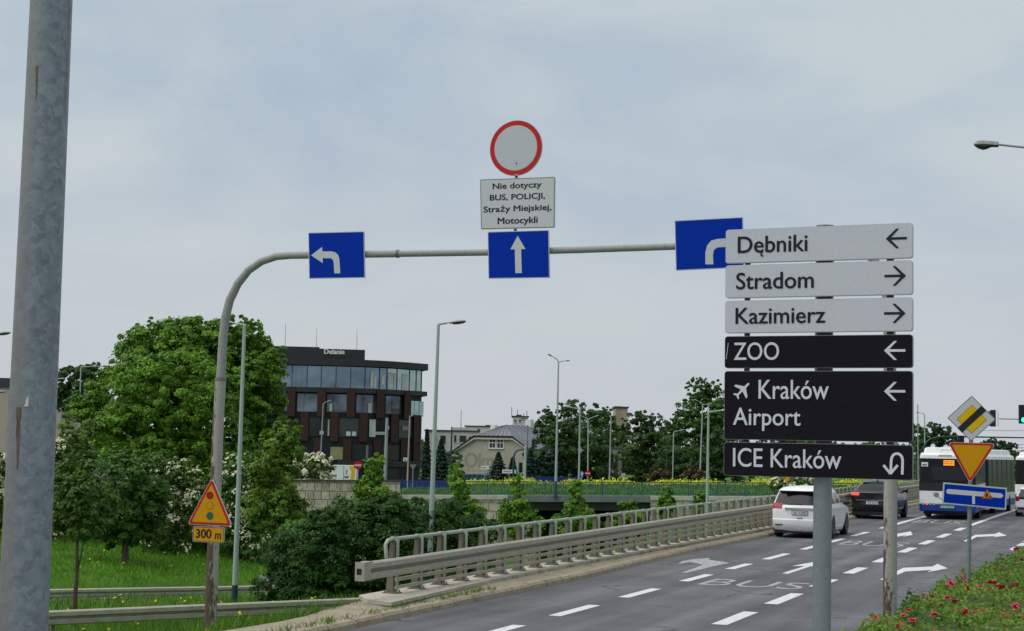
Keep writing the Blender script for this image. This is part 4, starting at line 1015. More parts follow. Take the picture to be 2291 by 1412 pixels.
pn = plate(o, q, .05, face='red', rim=.008, facer=.045)
mb = MB(); mb.sheet(rounded(inset(q, .045), .02), -.0262); part('inner_face', mb, M['ochre'], pn)
o, pl, q = rsign('lane_board', 'tilted blue board with two-way lane arrow and small roadworks triangle', [(2110, 1079), (2253, 1091.5), (2251, 1140.5), (2107.5, 1127)])
pn = plate(o, q, .012, face='pale_film', rim=.010)
mb = MB(); mb.sheet(inset(q, .026), -.0262); part('inner_face', mb, M['blue'], pn)
kp = lambda l: pl.poly([(2020 + x / 4.413, 860 + y / 4.413) for x, y in l])
mb = MB(); mb.sheet(kp([(424, 1054), (442, 1033), (972, 1076), (992, 1100), (970, 1122), (440, 1080)]), -.0284); mb.sheet(kp([(683, 1096), (711, 1099), (711, 1183), (684, 1180)]), -.0286); part('arrow', mb, M['pale_film'], pn)
tq = kp([(832, 1030), (778, 1128), (890, 1133)])
mb = MB(); mb.sheet(rounded(tq, .012), -.0308); k = part('works_triangle', mb, M['red'], pn)
mb = MB(); mb.sheet(inset(tq, .012), -.0330); part('works_face', mb, M['ochre'], k)
mb = MB(); mb.sheet(kp([(818, 1072), (836, 1072), (840, 1118), (828, 1118), (826, 1095), (818, 1120), (810, 1118), (816, 1090)]), -.0350); mb.sheet(kp([(846, 1118), (860, 1100), (876, 1120)]), -.0352); part('works_figure', mb, M['black'], k)

# ================================================================== STREET LAMPS
def lamp_head(mb_top, mb_bowl, p, d, Ln, w=.16, h=.1):
    """flat cobra-head luminaire from p along unit direction d"""
    d = Vector(d).normalized(); sd = d.cross(Vector((0, 0, 1))).normalized(); up_ = sd.cross(d); p = Vector(p)
    prof = [(0, .28, .30), (.12, .42, .5), (.22, .5, .55), (.34, .9, .85), (.6, 1.0, 1.0), (.85, .85, .8), (1.0, .35, .3)]
    def ring(f, a, b, z0, sgn):
        c = p + d * Ln * f; out = []
        for k in range(9):
            t = math.pi * k / 8; out.append(c + sd * (w * a * math.cos(t)) + up_ * (sgn * h * b * math.sin(t) ** .8 + z0))
        return out
    R0 = [ring(f, a, b, 0, 1) + [p + d * Ln * f - sd * w * a * .9 - up_ * .012, p + d * Ln * f + sd * w * a * .9 - up_ * .012] for f, a, b in prof]
    mb_top.rings(R0, 0, True, True, True)
    R1 = [ring(f, a * .9, b * (1.0 if f > .3 else .5), -.014, -1) for f, a, b in prof[1:]]
    mb_bowl.rings([r + [r[0]] for r in R1], 0, True, True, True)
def lamp(label, base_px, top_px, Y, arm, head, r0=.085, r1=.045, pole='lamp_pole', foot=None, footm='lamp_base', headm='lamp_head', bowl='lamp_bowl', Y2=None, zb=None, group='street lamps', cat='street lamp'):
    """arm: list of (dx, dy, dz) arm ends in metres from the top; head: length"""
    t = at(*top_px, Y); b = at(*base_px, Y); zb = land_z(b[0], b[1]) if zb is None else zb
    o = thing('street_lamp', label, cat, (b[0], b[1], zb), 0, group); loc = Vector((b[0], b[1], zb)); T = Vector(t) - loc
    # keep the pole on the line seen, down to the ground
    dirv = Vector((t[0] - b[0], 0, t[2] - b[2])); B = Vector((T.x - dirv.x / max(.01, dirv.z) * T.z, 0, -.1))
    mb = MB(); mb.tube([B, B.lerp(T, .5), T], [r0, (r0 + r1) / 2, r1], 12); part('pole', mb, M[pole], o)
    if foot:
        mb = MB(); mb.tube([B, B.lerp(T, foot / T.z)], [r0 * 1.12, r0 * 1.1], 12); part('foot', mb, M[footm], o)
    for a in arm:
        E = T + Vector(a[:3]); mid = T + Vector((a[0] * .35, a[1] * .35, a[2] * .6))
        mb = MB(); mb.tube([T - Vector((0, 0, .05)), T + Vector((0, 0, .02)), mid, E], [r1, r1 * .9, r1 * .75, r1 * .7], 8); part('arm', mb, M[pole], o)
        m1, m2 = MB(), MB(); d = Vector(a[:3]); d.z *= .5; hm = a[3] if len(a) > 3 else headm
        lamp_head(m1, m2, E, d, head, .15 * head / .75, .085 * head / .75); h_ = part('lamp_head', m1, M[hm], o); part('bowl', m2, M['lamp_black' if hm == 'lamp_black' else bowl], h_)
    return o
# nearer lamps standing by the lower road
lamp('tall pale lamp with dark green foot standing in front of the big tree', (526, 1300), (547, 729), 54, [(-.25, 0, .06)], .55, .095, .055, foot=.75)
lamp('tall pale lamp with brown-grey head rising from behind the near parapet posts', (960, 1300), (981, 727), 52, [(.28, 0, .07)], .62, .10, .05, bowl='lamp_bowl')
lamp('pale lamp behind the parapet with its head cut off by the direction panels', (1582.5, 1100), (1585, 923), 96, [(.55, 0, .1)], .95, .10, .06)
# lamp whose head reaches in from the right edge
p = at(2240, 327, 39)
o = thing('street_lamp', 'lamp head on a thin arm reaching in from the right edge of the sky', 'street lamp', (p[0] + 1.6, p[1], 0), 0, 'street lamps'); loc = Vector(o.location)
hd = Vector(at(2233, 323.5, 39)) - loc
mb = MB(); mb.tube([(0, 0, -.1), (0, 0, hd.z - .3)], [.09, .05], 12); part('pole', mb, M['lamp_pole_grey'], o)
mb = MB(); mb.tube([(0, 0, hd.z - .35), (-.1, 0, hd.z - .14), hd], [.045, .035, .028], 8); part('arm', mb, M['lamp_pole_grey'], o)
mb = MB()
Lh = .60; secs = [(0, .062, .075, -.035), (.22, .062, .08, -.03), (.36, .10, .085, -.03), (.72, .115, .095, -.028), (.9, .095, .085, -.03), (1.0, .04, .02, -.02)]
def lring(f, w, zt, zb): x = hd.x - f * Lh; return [(x, -w, hd.z + zb + .012), (x, -w, hd.z + zb + .035), (x, -w * .85, hd.z + zt * .8), (x, -w * .4, hd.z + zt), (x, w * .4, hd.z + zt), (x, w * .85, hd.z + zt * .8), (x, w, hd.z + zb + .035), (x, w, hd.z + zb + .012)]
mb.rings([lring(*q) for q in secs], 0, False, True, True); k = part('lamp_head', mb, M['lamp_head'], o)
mb = MB(); RR = []
for f, w, d in ((.0, .055, .05), (.2, .055, .05), (.3, .07, .055), (.45, .1, .10), (.62, .11, .125), (.8, .1, .095), (.97, .05, .03)):
    x = hd.x - f * Lh; RR.append([(x, w * math.cos(a), hd.z - .02 - d * math.sin(a)) for a in np.linspace(0, math.pi, 9)])
mb.rings([r + [r[0]] for r in RR], 0, True, True, True); part('bowl', mb, M['lamp_bowl'], k)
# lamps along and beyond the bridge
lamp('tall double lamp with one black head rising from the bridge railing', (1243, 1108), (1249.5, 811), YB - .35, [(-.42, 0, .42, 'lamp_black'), (.42, 0, .12, 'lamp_head')],   .42, .11, .055, foot=1.25, footm='blue_rail', zb=ZR0 + BZ(xl(1243)) - .1)
lamp('short pale lamp with a wide head over the bridge, right of the double lamp', (1295, 1090), (1297.5, 917), 124, [(-.45, 0, .12)], .85, .10, .06, headm='lamp_pole')
lamp('thin double lamp among the dark trees behind the bridge', (1315, 1085), (1316, 940), 150, [(-.5, 0, .3), (.5, 0, .3)], .5, .07, .05)
lamp('slim double lamp in front of the tallest background tree', (1565, 1090), (1572, 906), 150, [(-.35, 0, .3), (.35, 0, .05)], .5, .08, .05)
lamp('thin lamp with a short arm in front of dark trees near the rusty bushes', (1505, 1065), (1507, 968), 165, [(.5, 0, .2)], .6, .07, .05)
lamp('thin brown-grey lamp in front of the brick office piers with a small plate', (715, 1075), (723, 905), 160, [(.3, 0, .25)], .5, .07, .05, pole='lamp_pole_grey')
lamp('distant lamp left of the big tree with a long level arm', (176, 1000), (181, 822), 120, [(1.5, 0, .12)], .6, .07, .04)
lamp('lamp half cut off by the left edge of the view', (-60, 1090), (-32, 752), 74, [(.4, 0, .1)], .75, .1, .06)
lamp('lamp mostly hidden behind the near steel pole', (110, 1010), (112, 850), 92, [(.4, 0, .06)], .45, .06, .04)
lamp('low lamp at the far left edge below the pinkish block roof', (-25, 1000), (-22, 878), 110, [(.45, 0, .05)], .6, .06, .04)
lamp('distant lamp with curved arm above the bus at the right', (2069, 1010), (2068.5, 928), 190, [(-.5, 0, .2)], .5, .1, .06)
# bare poles and masts in the background
def pole(name, label, px0, py0, px1, py1, Y, r, m, cat='pole', extra=None, zb=None):
    b, t = at(px0, py0, Y), at(px1, py1, Y); zb = land_z(b[0], b[1]) if zb is None else zb
    o = thing(name, label, cat, (b[0], b[1], zb)); loc = np.array([b[0], b[1], zb])
    mb = MB(); mb.tube([(0, 0, -.1), tuple(t - loc)], [r, r * .7], 8); part('shaft', mb, M[m], o); return o, loc
pole('pole', 'bare thin pole beside the curved-arm lamp above the bus', 2055, 1005, 2053, 905, 200, .09, 'lamp_pole_grey')
pole('pole', 'dark slim pole at the left edge of the beige house', 1007, 1090, 1011, 955, 150, .10, 'dark_trim')
pole('pole', 'grey slim pole in front of the dark trees, left of the plaster chimney wall', 1363, 1090, 1367, 932, 145, .08, 'lamp_pole_grey')
pole('pole', 'dim slim pole among dark trees between two thin lamps', 1491, 1080, 1493, 950, 170, .09, 'dark_trim')
o, loc = pole('signal_mast', 'green-grey post with a plate arm in front of the office building', 861, 1078, 866, 935, 140, .17, 'lamp_pole_grey', cat='mast')
mb = MB(); q = at(864, 970, 140) - loc; mb.box((q[0] - .95, q[1] - .03, q[2] - .12), (q[0], q[1] + .03, q[2] + .14)); part('plate', mb, M['lamp_pole_grey'], o)
o, loc = pole('sign_pole', 'pale slender pole with a white box sign by the office corner', 911, 1080, 917, 930, 135, .07, 'pinkish')
mb = MB(); q = at(907, 1028, 135) - loc; mb.box((q[0] - .17, q[1] - .1, q[2] - .15), (q[0] + .17, q[1] - .06, q[2] + .15)); pn = part('plate', mb, M['white_trim'], o)
mb = MB(); mb.box((q[0] - .10, q[1] - .105, q[2] - .08), (q[0] + .10, q[1] - .102, q[2] + .0)); part('pictogram', mb, M['black'], pn)
for x_, y_ in ((719.5, 968),):
    p = at(x_, y_, 159.6); o = thing('sign_plate', 'small pale plate on the lamp in front of the office building', 'sign plate', tuple(p)); mb = MB(); mb.box((-.2, -.03, -.18), (.2, .02, .18)); part('panel', mb, M['lamp_pole'], o)

# ================================================================== VEHICLES
def car_rings(sl, zs, sides, nr=10, nc=4):
    """stacked plan outlines; local x right, y forward (rear at 0)"""
    keys = np.array([r[0] for r in sl]); out = []
    for z in zs:
        yr, yf, w, rc, rf, bul = [float(np.interp(z, keys, [r[k] for r in sl])) for k in range(1, 7)]
        P = []
        for k in range(nr + 1):
            u = -1 + 2 * k / nr; P.append((u * (w - rc), yr + bul * u * u, z))
        for k in range(1, nc): a = -math.pi / 2 + math.pi / 2 * k / nc; P.append((w - rc + rc * math.cos(a), yr + bul + rc + rc * math.sin(a), z))
        y0, y1 = yr + bul + rc, yf - rf - bul
        for f in sides: P.append((w, y0 + (y1 - y0) * f, z))
        for k in range(1, nc): a = math.pi / 2 * k / nc; P.append((w - rf + rf * math.cos(a), yf - rf - bul + rf * math.sin(a), z))
        for k in range(nr + 1):
            u = 1 - 2 * k / nr; P.append((u * (w - rf), yf - bul * u * u, z))
        for k in range(1, nc): a = math.pi / 2 + math.pi / 2 * k / nc; P.append((-w + rf + rf * math.cos(a), yf - rf - bul + rf * math.sin(a), z))
        for f in sides[::-1]: P.append((-w, y0 + (y1 - y0) * f, z))
        for k in range(1, nc): a = math.pi + math.pi / 2 * k / nc; P.append((-w + rc + rc * math.cos(a), yr + bul + rc + rc * math.sin(a), z))
        out.append(P)
    return out
def car_shell(o, rings, classify, mats):
    """faces go to separate part meshes by where they lie; left/right lamps stay apart"""
    n = len(rings[0]); G = {}
    for i in range(len(rings) - 1):
        for k in range(n):
            q = [rings[i][k], rings[i][(k + 1) % n], rings[i + 1][(k + 1) % n], rings[i + 1][k]]
            c = np.mean(np.array(q), 0); G.setdefault(classify(c), []).append(q)
    G.setdefault('body', []).append(rings[-1]); G['body'].append(rings[0][::-1])
    res = {}
    for nm, fs in G.items():
        mb = MB(); idx = {}
        for q in fs:
            ids = []
            for p in q:
                key = tuple(round(float(x), 4) for x in p)
                if key not in idx: idx[key] = len(mb.v); mb.v.append(key)
                if idx[key] not in ids: ids.append(idx[key])
            if len(ids) > 2: mb.f.append(tuple(ids)); mb.m.append(0); mb.smooth.append(True)
        res[nm] = part(nm.split('|')[0], mb, M[mats.get(nm, mats.get(nm.split('|')[0]))], o, sharp=38)
    return res
def wheel(o, x, y, r, w, out):
    mb = MB(); prof = [(r * .62, -w / 2), (r * .93, -w / 2), (r, -w * .36), (r, w * .36), (r * .93, w / 2), (r * .62, w / 2)]
    RR = [[(x + b, y + a * math.cos(t), r + a * math.sin(t)) for a, b in prof] for t in np.linspace(0, 2 * math.pi, 29)[:-1]]
    mb.rings([[RR[i][j] for i in range(28)] for j in range(6)], 0, True); mb.add([p[0] for p in RR], [tuple(range(28))]); mb.add([p[5] for p in RR], [tuple(range(27, -1, -1))])
    wh = part('wheel', mb, M['tyre'], o)
    mb = MB(); xo = x + out * (w / 2 + .004)
    for k in range(5):
        a = 2 * math.pi * k / 5; b = [(xo, y + r * rr * math.cos(a + d), r + r * rr * math.sin(a + d)) for rr, d in ((.1, -.9), (.62, -.2), (.62, .2), (.1, .9))]
        mb.add(b if out > 0 else b[::-1], [(0, 1, 2, 3)])
    part('rim', mb, M['rim'], wh)
def arch(o, x, y, r, out):
    mb = MB(); P = [(x + out * .004, y + r * math.cos(t), max(.2, .36 + r * math.sin(t))) for t in np.linspace(-.5, math.pi + .5, 17)]
    mb.add(P if out > 0 else P[::-1], [tuple(range(17))]); return part('wheel_arch', mb, M['plastic'], o)
def number_plate(o, y, z, text, m='plate', tilt=0, w=.52):
    mb = MB(); mb.box((-w / 2 - .015, y - .012, z - .07), (w / 2 + .015, y + .03, z + .07)); pn = part('number_plate', mb, M['plastic'], o)
    mb = MB(); mb.sheet([(-w / 2, z - .055), (w / 2, z - .055), (w / 2, z + .055), (-w / 2, z + .055)], y - .0135); part('plate_face', mb, M[m], pn)
    mb = MB(); add_text(mb, text, (-w / 2 + .05, z - .038, w / 2 - .03, z + .038), y - .0155, .02); part('lettering', mb, M['letter_dark'], pn)
def mirror(o, x, y, z, out, m):
    mb = MB(); mb.rings([[(x + out * a, y + b * math.cos(t) - .0, z + c * math.sin(t)) for t in np.linspace(0, 2 * math.pi, 11)[:-1]] for a, b, c in ((0, .03, .03), (.06, .07, .08), (.18, .075, .09), (.24, .05, .06))], 0, True, True, True)
    part('mirror', mb, M[m], o)
def frange(a, b, n): return list(np.linspace(a, b, n))
def car_at(px, py, fwd_off=0):  # rear left tyre contact point seen in the photo
    g = ground_hit(px, py, 0); return g

# --- white minivan
g = to_st(*car_at(1740, 1201)[:2]); s0, t0 = g[0] - .55, g[1] + .86
x, y, _ = st(s0, t0)
van = thing('minivan', 'white minivan in the left lane half hidden by the direction sign post', 'car', (x, y, 0), -A + R(1.0))
sl = [(.22, .16, 4.95, .90, .15, .3, .05), (.34, .05, 5.12, .95, .2, .4, .06), (.48, 0, 5.17, .985, .22, .45, .08), (.62, 0, 5.17, .995, .22, .45, .09), (.645, .045, 5.16, .997, .22, .45, .09),
      (.95, .055, 5.02, 1.0, .22, .5, .10), (1.02, .06, 4.6, 1.0, .22, .5, .11), (1.07, .075, 4.1, .995, .22, .5, .12), (1.12, .10, 3.85, .985, .22, .4, .13), (1.3, .19, 3.5, .93, .2, .3, .15),
      (1.48, .29, 3.1, .865, .18, .3, .15), (1.58, .36, 2.85, .82, .17, .3, .15), (1.605, .26, 2.8, .81, .17, .3, .12), (1.64, .30, 2.7, .785, .17, .3, .12), (1.70, .42, 2.5, .72, .2, .3, .12), (1.745, .75, 2.3, .55, .2, .3, .1), (1.765, 1.2, 2.0, .3, .1, .1, .05)]
zs = [.22, .34, .48, .60, .62, .645, .75, .86, .95, .985, 1.02, 1.07, 1.12, 1.17, 1.22, 1.3, 1.4, 1.5, 1.545, 1.58, 1.605, 1.64, 1.67, 1.70, 1.725, 1.745, 1.765]
def cl(c):
    x, y, z = c
    if .985 < z < 1.175 and abs(x) > .56 and y < .52: return 'tail_light|' + ('r' if x > 0 else 'l')
    if 1.12 < z < 1.59 and y < .62 and abs(x) < .90 - (z - 1.12) * .30: return 'rear_window'
    if 1.17 < z < 1.56 and abs(x) > .7 and .55 < y < 3.9 - (z - 1.17) * 1.9 and not (1.62 < y < 1.70 or 2.62 < y < 2.72): return 'side_window|' + ('r' if x > 0 else 'l')
    if 1.12 < z < 1.64 and y > 2.4 and abs(x) < .75: return 'windscreen'
    return 'body'
car_shell(van, car_rings(sl, zs, frange(0, 1, 42)), cl, {'body': 'white_paint', 'tail_light': 'tail_red', 'rear_window': 'glass', 'side_window': 'glass', 'windscreen': 'glass'})
for sx in (-1, 1):
    for yy in (1.0, 4.08): wheel(van, sx * .88, yy, .36, .24, sx); arch(van, sx * 1.0, yy, .43, sx)
    mirror(van, sx * .93, 3.55, 1.17, sx, 'plastic')
mb = MB(); mb.rings([[(a, .028 + b * .5, 1.0 + c) for c in (-.035, .03)] + [(a, .075 + b * .5, 1.0 + c) for c in (.03, -.035)] for a, b in ((-.52, .06), (-.4, .03), (0, 0), (.4, .03), (.52, .06))], 0, False, True, True); part('trim_bar', mb, M['chrome'], van)
number_plate(van, .035, .86, 'KK 7U098')
for sx in (-1, 1):
    mb = MB(); mb.box((sx * .72 - .13, -.012 + .06, .43), (sx * .72 + .13, .1, .465)); part('reflector', mb, M['plastic'], van)
mb = MB(); mb.box((-.1, .028, .68), (.1, .08, .70)); part('badge', mb, M['plastic'], van)
mb = MB(); mb.box((-.9, .15, .17), (.9, 4.9, .27)); part('underbody_shade_box', mb, M['plastic'], van)  # underbody box, made low and wide to block light beneath the minivan
mb = MB(); mb.tube([(.02, -.06, .30), (.02, .04, .24), (.02, .4, .24)], .025, 8); part('tow_bar', mb, M['rail'], van)
mb = MB(); mb.tube([(-.42, .14, 1.145), (.05, .10, 1.165)], .012, 6); part('wiper', mb, M['plastic'], van)
mb = MB(); mb.box((-.6, .21, 1.592), (.6, .42, 1.604)); part('spoiler_lip', mb, M['plastic'], van)

# --- black coupe-backed SUV
g = to_st(*car_at(1921, 1160)[:2]); s0, t0 = g[0] - .5, g[1] + .68
x, y, _ = st(s0, t0)
suv = thing('suv', 'black coupe-backed SUV in the left lane with lit tail lights', 'car', (x, y, 0), -A + R(-.5)); suv.scale = (1.03, 1, 1.12)
sl = [(.26, .2, 4.5, .82, .15, .3, .05), (.40, .05, 4.65, .93, .2, .4, .07), (.55, 0, 4.7, .955, .22, .45, .09), (.72, .03, 4.7, .965, .22, .45, .10), (.95, .03, 4.5, .965, .22, .5, .12),
      (1.06, .02, 4.0, .95, .22, .5, .14), (1.10, .06, 3.7, .93, .22, .4, .14), (1.13, .22, 3.55, .90, .2, .3, .14), (1.25, .62, 3.2, .83, .18, .3, .12), (1.38, 1.05, 2.9, .75, .18, .3, .12), (1.47, 1.4, 2.65, .68, .2, .3, .1), (1.52, 1.5, 2.55, .62, .2, .3, .1), (1.56, 1.75, 2.4, .48, .2, .3, .08), (1.58, 2.0, 2.3, .3, .1, .1, .05)]
zs = [.26, .40, .47, .55, .58, .64, .72, .82, .90, .95, 1.0, 1.06, 1.10, 1.13, 1.18, 1.25, 1.32, 1.38, 1.43, 1.47, 1.50, 1.52, 1.54, 1.56, 1.58]
def cl(c):
    x, y, z = c
    if .95 < z < 1.06 and abs(x) > .58 and y < .45: return 'tail_light|' + ('r' if x > 0 else 'l')
    if 1.14 < z < 1.46 and y < 1.75 and abs(x) < .72 - (z - 1.14) * .35: return 'rear_window'
    if 1.10 < z < 1.46 and abs(x) > .62 and 1.2 < y < 3.5 - (z - 1.1) * 2: return 'side_window|' + ('r' if x > 0 else 'l')
    if 1.13 < z < 1.52 and y > 2.4: return 'windscreen'
    return 'body'
car_shell(suv, car_rings(sl, zs, frange(0, 1, 36)), cl, {'body': 'black_paint', 'tail_light': 'brake', 'rear_window': 'bus_glass', 'side_window': 'glass', 'windscreen': 'glass'})
for sx in (-1, 1):
    for yy in (.95, 3.8): wheel(suv, sx * .84, yy, .36, .25, sx); arch(suv, sx * .962, yy, .43, sx)
    mirror(suv, sx * .9, 3.25, 1.14, sx, 'black_paint')
number_plate(suv, .015, .66, 'WE 4L334')
mb = MB(); mb.rings([[(a, -.015 + b, z_) for z_ in (.755, .775)] + [(a, .05 + b, z_) for z_ in (.775, .755)] for a, b in ((-.72, .06), (-.4, .02), (0, 0), (.4, .02), (.72, .06))], 0, False, True, True); part('trim_bar', mb, M['chrome'], suv)
mb = MB(); mb.box((-.86, .15, .17), (.86, 4.4, .3)); part('underbody_shade_box', mb, M['plastic'], suv)  # underbody box dropped low so the ground under the SUV stays dark
mb = MB(); mb.box((-.02, 1.55, 1.53), (.02, 1.75, 1.63)); part('aerial', mb, M['black_paint'], suv)
mb = MB(); mb.rings([[(a, 1.33, 1.455), (a, 1.33, 1.475), (a, 1.6, 1.515), (a, 1.6, 1.50)] for a in (-.6, 0, .6)], 0, False, True, True); part('roof_spoiler', mb, M['black_paint'], suv)

# --- small white city car
g = to_st(*car_at(2276, 1155)[:2])
x, y, _ = st(g[0] - .45, g[1] + .74)
upc = thing('hatchback', 'small white hatchback in the right lane cut off by the picture edge', 'car', (x, y, 0), -A)
sl = [(.2, .15, 3.45, .72, .15, .3, .04), (.34, .02, 3.55, .80, .2, .35, .06), (.5, 0, 3.58, .82, .2, .4, .07), (.62, .02, 3.58, .825, .2, .4, .08), (.85, .04, 3.4, .82, .2, .4, .09), (.95, .06, 3.0, .81, .2, .4, .1), (1.0, .08, 2.8, .80, .2, .3, .1), (1.3, .22, 2.3, .68, .18, .3, .12), (1.40, .30, 2.1, .64, .18, .3, .1), (1.46, .55, 1.9, .5, .2, .2, .08), (1.48, .8, 1.7, .3, .1, .1, .05)]
zs = [.2, .34, .42, .5, .56, .62, .75, .85, .9, .95, 1.0, 1.1, 1.2, 1.3, 1.35, 1.40, 1.43, 1.46, 1.48]
def cl(c):
    x, y, z = c
    if .70 < z < .98 and abs(x) > .64 and y < .4: return 'tail_light|' + ('r' if x > 0 else 'l')
    if .86 < z < 1.36 and y < .5 and abs(x) < .66 - (z - .9) * .16: return 'rear_window'
    if .98 < z < 1.36 and abs(x) > .58 and .5 < y < 2.7 - (z - 1) * 1.6: return 'side_window|' + ('r' if x > 0 else 'l')
    if 1.0 < z < 1.40 and y > 1.8: return 'windscreen'
    return 'body'
car_shell(upc, car_rings(sl, zs, frange(0, 1, 30)), cl, {'body': 'white_paint', 'tail_light': 'tail_red', 'rear_window': 'glass', 'side_window': 'glass', 'windscreen': 'glass'})
for sx in (-1, 1):
    for yy in (.72, 3.0): wheel(upc, sx * .73, yy, .30, .2, sx); arch(upc, sx * .822, yy, .36, sx)
number_plate(upc, -.005, .52, 'KR 8M')
mb = MB(); mb.box((-.7, -.01, .36), (.7, .05, .46)); part('bumper_insert', mb, M['plastic'], upc)

# --- articulated city bus
g = to_st(*car_at(2081, 1156)[:2])
x, y, _ = st(g[0] - 3.0, g[1] + 1.12)
bus = thing('articulated_bus', 'white and blue articulated city bus waiting in the middle lane', 'bus', (x, y, 0), -A + R(1.5))
def bus_section(o, Ln, M4, belt=1.62):
    def addp(nm, mb, m, parent=o, **k):
        me = mb.mesh(nm, M[m]); me.transform(M4); return part(nm, me, None, parent, **k)
    w = 1.275
    def rings(z0s, inset_=0, y0=0, y1=Ln, r=.16):
        out = []
        for z, dx, dy in z0s:
            P = []; ww = w - inset_ - dx
            for cx, cy, a0 in ((ww - r, y0 + dy + r, -90), (ww - r, y1 - dy - r, 0), (-ww + r, y1 - dy - r, 90), (-ww + r, y0 + dy + r, 180)):
                for k in range(5): a = R(a0 + 22.5 * k); P.append((cx + r * math.cos(a), cy + r * math.sin(a), z))
            out.append(P)
        return out
    mb = MB(); mb.rings(rings([(.34, .02, .12), (.40, 0, .02), (.70, 0, 0)]), 0, False, True, False); addp('skirt', mb, 'bus_blue')
    mb = MB(); mb.rings(rings([(.70, 0, 0), (belt, 0, .03)]), 0, False); addp('lower_body', mb, 'bus_white')
    mb = MB(); mb.rings(rings([(belt, 0, .03), (2.80, .02, .10)]), 0, False); addp('window_band', mb, 'bus_glass')
    mb = MB(); mb.rings(rings([(2.80, .015, .09), (2.95, .03, .11), (3.04, .12, .2), (3.06, .3, .4)]), 0, False, False, True); addp('roof', mb, 'bus_white')
    mb = MB(); mb.rings(rings([(3.02, .16, .35), (3.28, .22, .45), (3.32, .34, .6)], 0, 0, Ln, .12), 0, False, False, True); addp('roof_fairing', mb, 'bus_white')
    for yy in frange(1.2, Ln - 1.2, 5):
        for sx in (1, -1):
            mb = MB(); mb.box((sx * 1.262 - .012, yy - .05, belt), (sx * 1.262 + .012, yy + .05, 2.8)); addp('window_pillar', mb, 'plastic')
    return addp
I4 = Matrix.Identity(4)
ap = bus_section(bus, 7.6, I4)
mb = MB(); mb.add([(-1.20, -.012, .74), (1.20, -.012, .74), (1.20, .012, 1.40), (.98, .018, 1.60), (-.78, .018, 1.60), (-1.18, .012, 1.34)], [(0, 1, 2, 3, 4, 5)]); mb.box((-1.18, -.01, .74), (1.18, .04, .78)); part('rear_hatch', mb, M['bus_white'], bus)
mb = MB(); mb.box((-1.27, .004, 1.30), (1.27, .03, 1.66)); part('rear_shoulder', mb, M['plastic'], bus)
mb = MB(); mb.add([(-.62, .022, 1.80), (.85, .022, 1.80), (.80, .068, 2.42), (-.72, .068, 2.42)], [(0, 1, 2, 3)]); part('rear_window', mb, M['glass'], bus)
mb = MB(); mb.box((-.22, .05, 2.44), (.34, .10, 2.78)); k = part('display', mb, M['plastic'], bus)
mb = MB()
for zz_ in (2.70, 2.61, 2.52):
    xx = -.17
    while xx < .28:
        mb.box((xx, .043, zz_ - .03), (xx + .045, .0495, zz_ + .028)); xx += .062
part('display_text', mb, M['led'], k)
mb = MB(); mb.box((-1.17, .035, 2.42), (-.87, .06, 2.62)); k = part('notice', mb, M['white_trim'], bus)
mb = MB(); mb.box((-1.12, .028, 2.47), (-.92, .034, 2.52)); part('notice_lines', mb, M['letter_dark'], k)
mb = MB(); mb.tube([(-.3, .2, 3.1), (-.3, .2, 3.2), (.3, .2, 3.2), (.3, .2, 3.1)], .02, 6); mb.box((-.4, .10, 2.86), (.2, .16, 2.98)); part('rear_lamp_housing', mb, M['coping'], bus)
for xx, m in ((-1.08, 'chrome'), (-.92, 'brake'), (-.76, 'chrome'), (-.60, 'chrome'), (1.08, 'tail_red'), (.92, 'brake')):
    mb = MB(); mb.tube([(xx, -.02, .70), (xx, .03, .70)], .055, 12); part('rear_light', mb, M[m], bus)
number_plate(bus, -.01, .58, 'KR 7XX20', 'plate_green', w=.6)
# plug emblem and pale lettering on the hatch
mb = MB(); mb.sheet(rounded([(-.63, 1.20), (-.42, 1.24), (-.36, 1.10), (-.46, 1.0), (-.60, 1.06)], .05), -.014); mb.tube([(-.40, -.016, 1.06), (-.28, -.016, .95), (-.12, -.016, .88), (-.02, -.016, .86)], .016, 6); part('emblem', mb, M['sign_back'], bus)
mb = MB(); add_text(mb, 'elek', (-.22, .98, .14, 1.16), -.015, 0); part('lettering', mb, M['plate_green'], bus)
for sx in (-1, 1): wheel(bus, sx * 1.13, 3.0, .48, .28, sx); arch(bus, sx * 1.276, 3.0, .56, sx)
mb = MB(); mb.box((-1.1, .3, .22), (1.1, 7.0, .40)); part('underbody_shade_box', mb, M['plastic'], bus)  # box hung below the skirt, keeps light out from under the bus
# bellows and front section, bending right
mb = MB(); TH = R(-7); RR = []
for k in range(13):
    f = k / 12; a = TH * f; c = Vector((0, 7.62, 0)) + Vector((-math.sin(a / 2) * 1.3 * f, 1.3 * f * math.cos(a / 2), 0)); d = 1.2 if k % 2 else 1.12
    ex = Vector((math.cos(a), math.sin(a), 0)); RR.append([tuple(c + ex * (-d) + Vector((0, 0, .45))), tuple(c + ex * d + Vector((0, 0, .45))), tuple(c + ex * d + Vector((0, 0, 2.95))), tuple(c - ex * d + Vector((0, 0, 2.95)))])
mb.rings(RR, 0, False, True, True); part('bellows', mb, M['plastic'], bus)
M4 = Matrix.Translation(Vector((-math.sin(TH / 2) * 1.3, 7.6 + 1.3 * math.cos(TH / 2), 0))) @ Matrix.Rotation(TH, 4, 'Z')
ap = bus_section(bus, 8.2, M4, 1.05)
for sx in (-1, 1):
    for yy in (2.0, 6.6):
        p = M4 @ Vector((sx * 1.13, yy, 0)); wheel(bus, p.x, p.y, .48, .28, sx)
# --- second bus cut off at the right edge
p = at(2274, 1100, 98)
o = thing('city_bus', 'second white-topped dark bus behind, cut off at the right edge', 'bus', (p[0] + 1.2, p[1], 0), -A - R(8))
bus_section(o, 10.5, I4, 1.3)
for sx in (-1, 1):
    for yy in (2.6, 8): wheel(o, sx * 1.13, yy, .48, .28, sx)

